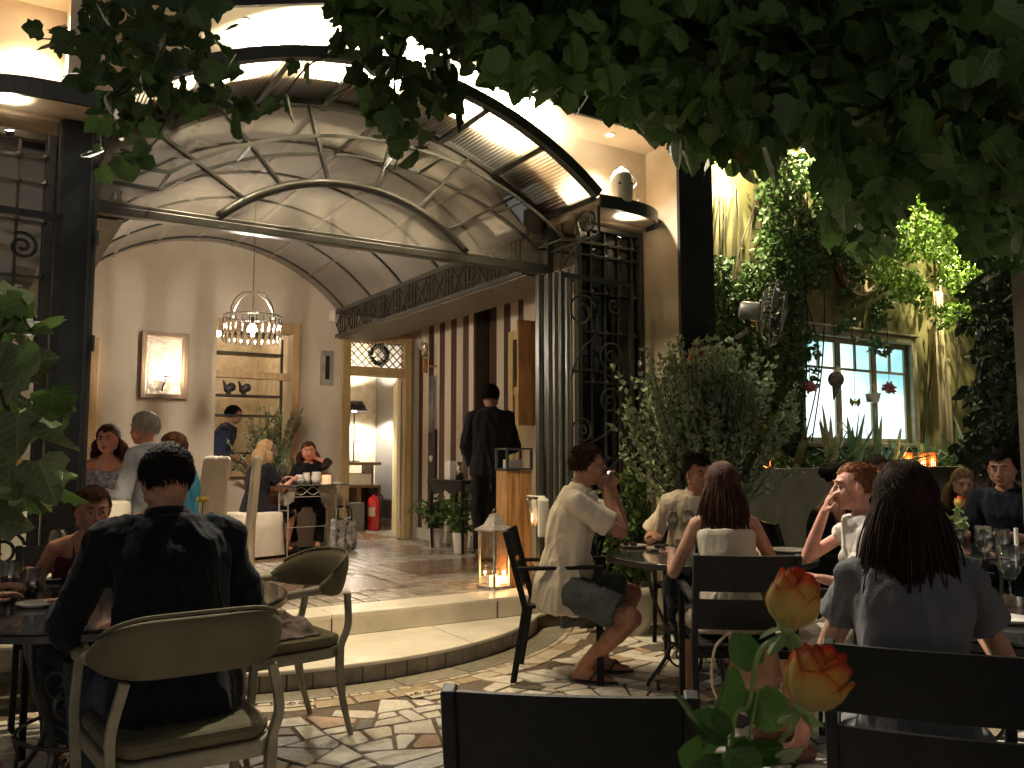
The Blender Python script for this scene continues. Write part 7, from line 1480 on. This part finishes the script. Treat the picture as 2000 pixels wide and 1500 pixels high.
# slatted votive holders on the planter wall
def votive(px, label, sz=0.09, pw=1.5, y=5.66):
    q = onY(px, 905, y); T = thing('votive_lantern', label, 'candle lantern', (q.x, y, 1.206), 0, 'candle lanterns on the planter wall'); m = MB(); n = 14
    for k in range(n): a = 2*PI*k/n; m.bar((sz*math.cos(a), sz*math.sin(a), 0.0), (sz*math.cos(a), sz*math.sin(a), 0.16), 0.012, 0.006, (math.cos(a), math.sin(a), 0))
    for z in (0.003, 0.157): m.tube([(sz*math.cos(t), sz*math.sin(t), z) for t in np.linspace(0, 2*PI, 25)[:-1]], 0.006, 5, True)
    m.build('slats', mat('orange_wood_slats', (0.45, 0.20, 0.08), 0.6), T, world=False); candle(T, 0, 0, 0.0, 0.025, 0.05, pw=pw)
votive(1490, 'slatted candle lantern glowing on the wall beside the grey-green bush', 0.10, 3.0); votive(1775, 'left one of the candle lanterns under the lit window', 0.05, 0.8); votive(1803, 'middle one of the candle lanterns at the end of the planter wall', 0.05, 0.8); votive(1822, 'right one of the candle lanterns at the end of the planter wall', 0.045, 0.8)
# leather satchel and umbrella hung on the pillar
c = onY(1362, 700, 4.86); T = thing('leather_satchel', 'red-brown leather satchel hanging on the front of the dark pillar', 'bag', c); m = MB(); m.loft([(c+Vector((0, 0, -0.2)), (0.13, 0, 0), (0, 0.03, 0)), (c+Vector((0, 0, -0.05)), (0.12, 0, 0), (0, 0.035, 0)), (c+Vector((0.02, 0, 0.14)), (0.05, 0, 0), (0, 0.02, 0))], 16); m.build('bag_body', mat('red_brown_leather', (0.22, 0.06, 0.03), 0.45, 0, 0.2, 6, 0.1), T, smooth=True); m = MB(); m.tube(bez([c+Vector((-.03, 0, .1)), c+Vector((0.02, 0, .28)), c+Vector((.06, 0, .1))], 6), 0.006, 5); m.build('strap', M_BLACKM, T)
c = onY(1384, 700, 4.87); T = thing('umbrella', 'folded umbrella with curved handle hooked beside the satchel on the pillar', 'umbrella', c); m = MB(); m.tube([c+Vector((0, 0, -0.25)), c+Vector((0, 0, 0.1)), c+Vector((0, 0, 0.16))], [0.008, 0.022, 0.008], 8); m.build('folded_canopy', M_BLACKM, T, smooth=True); m = MB(); m.tube(bez([c+Vector((0, 0, .15)), c+Vector((0, 0, .26)), c+Vector((-.02, 0, .29)), c+Vector((-.045, 0, .26))], 5), 0.006, 6); m.build('handle', BARK, T)
# ================================================================ TABLEWARE
GL = M_CGLASS
def wineglass(x, y, z, label, wine=None, s=1.0, base=0.0):
    T = thing('wine_glass', label, 'glass', (x, y, z)); m = MB(); m.lathe([(0.035, 0), (0.034, 0.002), (0.005, 0.006), (0.0035, 0.05), (0.004, 0.085), (0.018, 0.095), (0.036, 0.125), (0.040, 0.155), (0.033, 0.205), (0.0322, 0.205), (0.039, 0.155), (0.035, 0.127), (0.017, 0.0965), (0.001, 0.093)], n=20); m.v = [(a*s, b*s, c*s) for a, b, c in m.v]; m.build('bowl_and_stem', GL, T, smooth=True, world=False)
    if wine: m = MB(); m.lathe([(0.001, 0.098), (0.016, 0.099), (0.034, 0.126), (0.036, 0.138), (0.001, 0.138)], n=18); m.v = [(a*s, b*s, c*s) for a, b, c in m.v]; m.build('wine', wine, T, smooth=True, world=False)
    return T
def tumbler(x, y, z, label, drink=None, h=0.11, r=0.036):
    T = thing('tumbler', label, 'glass', (x, y, z)); m = MB(); m.lathe([(0.001, 0), (r*0.85, 0), (r, h), (r-0.0015, h), (r*0.82, 0.008), (0.001, 0.008)], n=20); m.build('glass_wall', GL, T, smooth=True, world=False)
    if drink: m = MB(); m.lathe([(0.001, 0.009), (r*0.80, 0.009), (r*0.9, h*0.55), (0.001, h*0.55)], n=18); m.build('drink', drink, T, smooth=True, world=False)
def plate(x, y, z, label, r=0.11, food=None):
    m = MB(); m.lathe([(0.001, 0.0), (r*0.6, 0.0), (r, 0.014), (r, 0.017), (r*0.62, 0.006), (0.001, 0.006)], (x, y, z), 28); o = m.build('plate', M_WHITE, None, smooth=True); tag(o, label, 'plate')
    if food:
        f = MB(); rr = random.Random(int(x*100)); [f.ball((x+rr.gauss(0, r*.2), y+rr.gauss(0, r*.2), z+0.02), (0.022, 0.018, 0.014), 8, 6) for _ in range(4)]; k = f.build('food', food, None, smooth=True); tag(k, food_label(label), 'food')
def food_label(l): return 'dark bread on the '+('plate near the drinking person' if 'elbow' in l else 'plate in the front middle of the iron table')
M_COLA = mat('dark_cola', (0.02, 0.006, 0.003), 0.08); M_TEA = mat('amber_drink', (0.18, 0.04, 0.012), 0.08); M_RED = mat('red_wine', (0.06, 0.004, 0.006), 0.08); M_BREAD = mat('dark_bread', (0.07, 0.035, 0.018), 0.8, 0, 0.3, 30, 0.4); M_OIL = mat('dark_green_bottle_glass', (0.02, 0.03, 0.012), 0.07, coat=0.6)
Z = 0.751
def tp(px, py): p = onZ(px, py, Z); return p.x, p.y
x, y = tp(20, 1160); tumbler(x, y, Z, 'tumbler of amber drink at the left edge of the left table', M_TEA, 0.13, 0.042)
x, y = tp(66, 1172); tumbler(x, y, Z, 'tumbler of dark cola on the left table', M_COLA, 0.12, 0.04)
x, y = tp(110, 1120); wineglass(x, y, Z, 'wine glass of dark red wine on the left table', M_RED)
x, y = tp(70, 1110); tumbler(x, y, Z, 'empty clear tumbler farther back on the left table', None, 0.10)
x, y = tp(105, 1132); plate(x, y, Z, 'white plate in the middle of the left table', 0.11)
x, y = tp(68, 1166+8); plate(x-0.0, y-0.14, Z, 'small white saucer at the front rim of the left table', 0.07)
x, y = tp(140, 1092); plate(x, y, Z, 'white plate nearest the bare-armed person', 0.10)
m = MB(); m.lathe([(0.001, 0), (0.025, 0), (0.025, 0.07), (0.010, 0.12), (0.008, 0.15), (0.001, 0.15)], (*tp(82, 1100), Z), 14); simple('sauce_bottle', m, M_OIL, 'small dark cruet bottle on the left table', 'bottle')
# round iron table
x, y = tp(1245, 1070); plate(x-0.0, y+0.04, Z, 'small white plate near the elbow of the drinking person', 0.085, M_BREAD)
x, y = tp(1290, 1075); plate(x, y, Z, 'white plate in the front middle of the iron table', 0.085, M_BREAD)
x, y = tp(1340, 1058); plate(x, y, Z, 'white plate before the person in white collared shirt', 0.095)
x, y = tp(1540, 1078); plate(x, y, Z, 'wide white dish at the right rim of the iron table', 0.12)
x, y = tp(1313, 1066); wineglass(x, y, Z, 'left empty wine glass at the centre of the iron table', None, 1.05)
x, y = tp(1345, 1062); wineglass(x, y, Z, 'right empty wine glass at the centre of the iron table', None, 1.05)
x, y = tp(1330, 1085); tumbler(x, y, Z, 'small clear tumbler by the long brown hair on the iron table', None, 0.09, 0.03)
T = thing('drinking_cup', 'small glass held in both hands by the person drinking', 'glass', (0, 0, 0)); hw = [Matrix.Rotation(math.atan2(-0.79, -0.62), 3, 'Z') @ a[3] for a in armw]
cm = (hw[0]+hw[1])/2+Vector((3.00, 4.25, 0))+Vector((-0.02, 0.02, 0.085)); m = MB(); m.lathe([(0.001, -0.04), (0.026, -0.04), (0.031, 0.045), (0.029, 0.045), (0.025, -0.034), (0.001, -0.034)], cm, 16, Matrix.Rotation(0.5, 3, 'Y')); m.build('glass_wall', GL, T, smooth=True)
def flower(x, y, z, label, col, s=1.0):
    T = thing('cut_flower', label, 'flower', (x, y, z)); m = MB(); m.lathe([(0.001, 0), (0.025, 0), (0.02, 0.06), (0.028, 0.10), (0.027, 0.10), (0.018, 0.06), (0.001, 0.006)], (x, y, z), 14); m.build('vase', GL, T, smooth=True)
    m = MB(); m.tube([(x, y, z+0.01), (x+.01, y, z+0.20*s)], 0.003, 5); m.build('stem', L_MID, T); m = MB(); rr = random.Random(3)
    for k in range(26): a = k*2.4; u = Vector((math.cos(a), math.sin(a), 0.2+k*0.03)).normalized(); c = Vector((x+.01, y, z+0.20*s)); e = Vector((-u.y, u.x, 0))*0.010; m.add([c, c+u*.022+e, c+u*.034+Vector((0, 0, .008)), c+u*.022-e], [(0, 1, 2, 3)])
    m.build('petals', col, T, smooth=True)
YELP = mat('yellow_petal', (0.65, 0.48, 0.06), 0.6, transl=0.3)
x, y = tp(1392, 1050); flower(x, y, Z, 'yellow flower in a small vase on the round iron table', YELP, 1.55)
q = onZ(440, 1040, 0.751+FZ); q = atD(425, 975, 5.2); flower(0.85, 4.02, Z, 'yellow flower in a vase on the left table, right of the navy shirt', YELP, 1.75)
flower(0.20, 6.42, FZ+0.752, 'yellow flower in a vase on the white-clothed table inside', YELP, 1.2)
# inside wire table
def tb(lx, ly): M = Matrix.Rotation(0.12, 3, 'Z'); v = M @ Vector((lx, ly, 0)); return 3.02+v.x, 9.30+v.y
zi = FZ+0.751
for i, (lx, ly, r_, h_, lab) in enumerate(((-0.06, -0.12, 0.052, 0.10, 'left one of the cream jars'), (0.05, -0.05, 0.045, 0.12, 'taller middle one of the cream jars'), (0.12, -0.15, 0.055, 0.13, 'right one of the cream jars'))):
    x, y = tb(lx, ly); m = MB(); m.lathe([(0.001, 0), (r_*0.8, 0), (r_, h_*0.45), (r_*0.85, h_*0.9), (r_*0.9, h_), (r_*0.8, h_), (0.001, h_*0.7)], (x, y, zi), 20); simple('ceramic_jar', m, M_WHITE, lab+' on the wire table', 'jar', 'cream jars on the wire table')
x, y = tb(0.24, -0.16); T = thing('tealight_holder', 'pinkish tealight holder glowing on the wire table', 'candle', (x, y, zi)); m = MB(); m.lathe([(0.001, 0), (0.05, 0), (0.055, 0.09), (0.05, 0.09), (0.045, 0.01)], n=8); m.build('holder', mat('pink_wax_glass', (0.7, 0.42, 0.3), 0.4, emit=(1, .5, .25), es=0.35), T, world=False); candle(T, 0, 0, 0.012, 0.02, 0.02, pw=1.0)
x, y = tb(0.30, 0.0); m = MB(); m.box(x-.02, x+.18, y-.06, y+.10, zi, zi+0.012); simple('menu_tray', m, M_WHITEP, 'flat white tray at the right end of the wire table', 'tray', smooth=False)
x, y = tb(-0.27, -0.12); wineglass(x, y, zi, 'wine glass before the blonde person on the wire table', None)
x, y = tb(-0.2, 0.08); wineglass(x, y, zi, 'second wine glass farther back on the wire table', None)
x, y = tb(-0.30, 0.05); plate(x, y, zi, 'plate under the hands of the blonde person inside', 0.10)
# right-hand tables
T = thing('wine_bottle', 'dark green wine bottle with cream label on the right-edge table', 'bottle', (0, 0, 0)); x, y = tp(1862, 1172); T.location = (x, y, Z); m = MB(); m.lathe([(0.001, 0), (0.036, 0), (0.037, 0.01), (0.037, 0.19), (0.03, 0.22), (0.014, 0.25), (0.013, 0.31), (0.001, 0.312)], n=24); m.build('bottle_glass', M_OIL, T, smooth=True, world=False); m = MB(); m.lathe([(0.0376, 0.05), (0.0376, 0.15)], n=16, M=Matrix.Rotation(PI*0.95, 3, 'Z'), arc=PI*0.9); m.build('label', mat('cream_paper', (0.42, 0.38, 0.24), 0.8), T, world=False)
x, y = tp(1925, 1120); wineglass(x, y, Z, 'empty wine glass just right of the green bottle', None, 1.1)
x, y = tp(1975, 1185); wineglass(x, y, Z, 'empty wine glass at the lower right corner of the right-edge table', None, 1.1)
x, y = tp(1960, 1090); tumbler(x, y, Z, 'clear water carafe glass at the right edge', None, 0.16, 0.04)
m = MB()
a = Vector((*tp(1900, 1150), Z+0.012)); b = Vector((*tp(1945, 1245), Z+0.012)); m.tube([a, a.lerp(b, .55), a.lerp(b, .7), b], [0.003, 0.003, 0.008, 0.004], 6, flat=.4); simple('fork', m, M_CHROME, 'silver fork lying by the empty glasses on the right-edge table', 'fork')
x, y = tp(1968, 1215); plate(x, y, Z, 'small white plate at the right-edge table', 0.08)
T = thing('candle_stick', 'tall slim white candle in a glass at the right edge', 'candle', (0, 0, 0)); x, y = tp(1988, 1110); T.location = (x, y, Z); m = MB(); m.lathe([(0.001, 0), (0.011, 0), (0.010, 0.20), (0.001, 0.20)], n=12); m.build('wax', M_WHITE, T, world=False)
# ---------------------------------------------------------------- orange roses
def petal_mat():
    m = bpy.data.materials.new('rose_petal'); m.use_nodes = True; N = m.node_tree.nodes; L = m.node_tree.links; b = N['Principled BSDF']; at = N.new('ShaderNodeAttribute'); at.attribute_name = 'tint'; cr = N.new('ShaderNodeValToRGB'); e = cr.color_ramp.elements
    e[0].position = 0.0; e[0].color = (0.85, 0.74, 0.25, 1); e[1].position = 1.0; e[1].color = (0.55, 0.02, 0.015, 1); k = e.new(0.55); k.color = (0.90, 0.55, 0.09, 1); k = e.new(0.90); k.color = (0.75, 0.15, 0.03, 1)
    L.new(at.outputs['Fac'], cr.inputs[0]); L.new(cr.outputs[0], b.inputs['Base Color']); b.inputs['Roughness'].default_value = 0.5; b.inputs['Sheen Weight'].default_value = 0.3
    tr = N.new('ShaderNodeBsdfTranslucent'); L.new(cr.outputs[0], tr.inputs[0]); ms = N.new('ShaderNodeMixShader'); ms.inputs[0].default_value = 0.55; L.new(b.outputs[0], ms.inputs[1]); L.new(tr.outputs[0], ms.inputs[2]); L.new(ms.outputs[0], N['Material Output'].inputs[0]); return m
M_PETAL = petal_mat(); M_STEM = leafmat('rose_stem_green', (0.22, 0.34, 0.12), 0.2); M_RLEAF = leafmat('rose_leaf_green', (0.065, 0.14, 0.03), 0.3)
def rose_head(c, axis, R, T, seed, openness=0.5, layers=((3, 0.45, 1.0), (4, 0.68, 1.02), (5, 0.9, 0.95), (5, 1.05, 0.80))):
    rr = random.Random(seed); M = Vector(axis).normalized().to_track_quat('Z', 'Y').to_matrix(); c = Vector(c)
    for li, (n, rad, hgt) in enumerate(layers):
        for k in range(n):
            a0 = 2*PI*k/n+li*0.7+rr.uniform(-.2, .2); vs = []; tv = []; nu, nv = 10, 9; span = 2*PI/n*0.78; H = R*2.25*hgt*rr.uniform(.93, 1.05)
            for j in range(nv):
                t = j/(nv-1)
                for i in range(nu):
                    u = 2*i/(nu-1)-1; wd = math.sin(PI*min(1, 0.18+t*0.62))**0.7; a = a0+u*span*wd; edge_ = 1-abs(u)**2.5*0.22
                    prof_ = math.sin(min(1.0, t*1.35+.12)*PI*0.5)*(1-0.38*max(0, t-0.45)*(1-openness*(li/3)))+(0.34*openness*(li/3)*max(0, t-0.72)*2.2 if li > 1 else 0)
                    r = R*rad*prof_*(1+0.04*math.sin(u*5+k)); z = H*t*edge_+(-0.10*R*max(0, t-.85)*6 if li > 2 else 0)+0.04*R*math.sin(u*7+k*2)*t
                    vs.append(c+M @ Vector((r*math.cos(a), r*math.sin(a), z))); tv.append(min(1, max(0, (t**3.2)*0.9+abs(u)**4*0.30*t*t+0.06*(3-li)*t)))
            me = bpy.data.meshes.new('petal'); me.from_pydata([tuple(v) for v in vs], [], [(j*nu+i, j*nu+i+1, (j+1)*nu+i+1, (j+1)*nu+i) for j in range(nv-1) for i in range(nu-1)]); at = me.attributes.new('tint', 'FLOAT', 'POINT'); at.data.foreach_set('value', tv); me.materials.append(M_PETAL); me.polygons.foreach_set('use_smooth', [True]*len(me.polygons))
            o = link('petal', me, T); so = o.modifiers.new('s', 'SOLIDIFY'); so.thickness = 0.0008; sb = o.modifiers.new('sub', 'SUBSURF'); sb.levels = 1; sb.render_levels = 2
    m = MB(); m.lathe([(0.001, -0.22*R), (0.25*R, -0.12*R), (0.40*R, 0.12*R), (0.2*R, 0.2*R)], c, 12, M); m.build('hip', M_STEM, T, smooth=True); P = []; D = []
    for k in range(5): a = 2*PI*k/5+.3; u = M @ Vector((math.cos(a), math.sin(a), -0.5)); P.append(c+u*0.15*R); D.append(u+Vector((0, 0, -.3)))
    leaves('sepal', M_STEM, T, P, (0.8*R, 1.25*R), 'oval', rnd=rr, dirs=D)
vb = atD(1415, 1500, 0.86); vx_, vy_ = vb.x, vb.y
T = thing('glass_vase', 'clear glass vase at the bottom edge holding the two orange roses', 'vase', (vx_, vy_, 0.751)); m = MB(); m.lathe([(0.001, 0), (0.03, 0), (0.032, 0.15), (0.036, 0.235), (0.0345, 0.235), (0.030, 0.15), (0.028, 0.008), (0.001, 0.008)], (vx_, vy_, 0.751), 28); m.build('glass_wall', GL, T, smooth=True)
m = MB(); m.lathe([(0.001, 0.009), (0.027, 0.009), (0.029, 0.14), (0.001, 0.14)], (vx_, vy_, 0.751), 20); m.build('water', mat('vase_water', (0.12, 0.14, 0.10), 0.05, 0, trans=0.8), T, smooth=True)
def rose(px, py, d, axis, R, label, seed, via, opn):
    c = atD(px, py, d); T = thing('rose', label, 'rose', c); rose_head(c, axis, R, T, seed, opn); s = [c-Vector(axis).normalized()*0.2*R]+[atD(a, b, dd) for a, b, dd in via]+[Vector((vx_, vy_, 0.78))]; pl = bez(s, 8); m = MB(); m.tube(pl, [0.0026]*len(pl), 7); m.build('stem', M_STEM, T, smooth=True); return T
up_ = Vector((0, 0, 1))
rose(1535, 1228, 0.84, up_+RT*0.25-Vector(FW)*0.15, 0.0265, 'upper orange and yellow rose with red-edged petals, a half-open bud', 5, [(1484, 1275, .84), (1462, 1375, .85), (1430, 1440, .86)], 0.12)
rose(1566, 1384, 0.80, up_+RT*0.45-Vector(FW)*0.2, 0.0275, 'lower orange rose opened wider with ruffled red petal edges', 8, [(1545, 1425, .81), (1510, 1500, .83)], 0.6)
T = thing('rose_foliage', 'broad green rose leaves rising from the glass vase', 'leaves', (vx_, vy_, 0.95)); P = []; D = []
for (px, py, d, dx, dz) in ((1420, 1440, .84, -1, .55), (1395, 1470, .86, -.9, .1), (1370, 1440, .85, -.3, .9), (1430, 1470, .82, .7, -.1), (1480, 1350, .86, .1, -1), (1475, 1300, .86, -.5, .6), (1440, 1500, .83, -.5, -.6), (1455, 1475, .84, 1, .3), (1400, 1410, .87, .3, 1), (1535, 1395, .84, -.8, .3), (1420, 1465, .81, .5, -.5)):
    P.append(atD(px, py, d)); D.append(Vector(RT)*dx+up_*dz)
leaves('leaf_blades', M_RLEAF, T, P[:9]+P[10:], (0.035, 0.062), 'round', face=(-0.5, -0.8, 0.4), rnd=random.Random(4), dirs=D[:9]+D[10:]); m = MB()
for p in P[:5]: m.tube([p, Vector((vx_, vy_, 0.90))], 0.0015, 5)
m.build('stems', M_STEM, T)
# far vase of roses
T = thing('far_rose_vase', 'glass vase with red-orange rose and pale leaves on the farther right table', 'vase', (0, 0, 0)); x, y = tp(1885, 1052); x, y = (5.13, 3.05); m = MB(); m.lathe([(0.001, 0), (0.03, 0), (0.045, 0.12), (0.043, 0.12), (0.028, 0.01), (0.001, 0.01)], (x, y, Z), 18); m.build('glass_wall', GL, T, smooth=True); rose_head((x+.03, y, Z+0.24), (0.3, 0, 1), 0.035, T, 3, 0.8, ((4, 0.6, 1.0), (5, 0.95, 0.85)))
leaves('leaf_blades', leafmat('pale_leaf', (0.30, 0.36, 0.16), 0.3), T, [(x+R6.gauss(0, .035), y+R6.gauss(0, .03), Z+R6.uniform(.11, .2)) for _ in range(26)], (0.05, 0.09), 'oval', 0.0, rnd=R6); m = MB(); m.tube([(x, y, Z+.02), (x+.03, y, Z+.24)], .004, 5); m.build('stem', M_STEM, T)
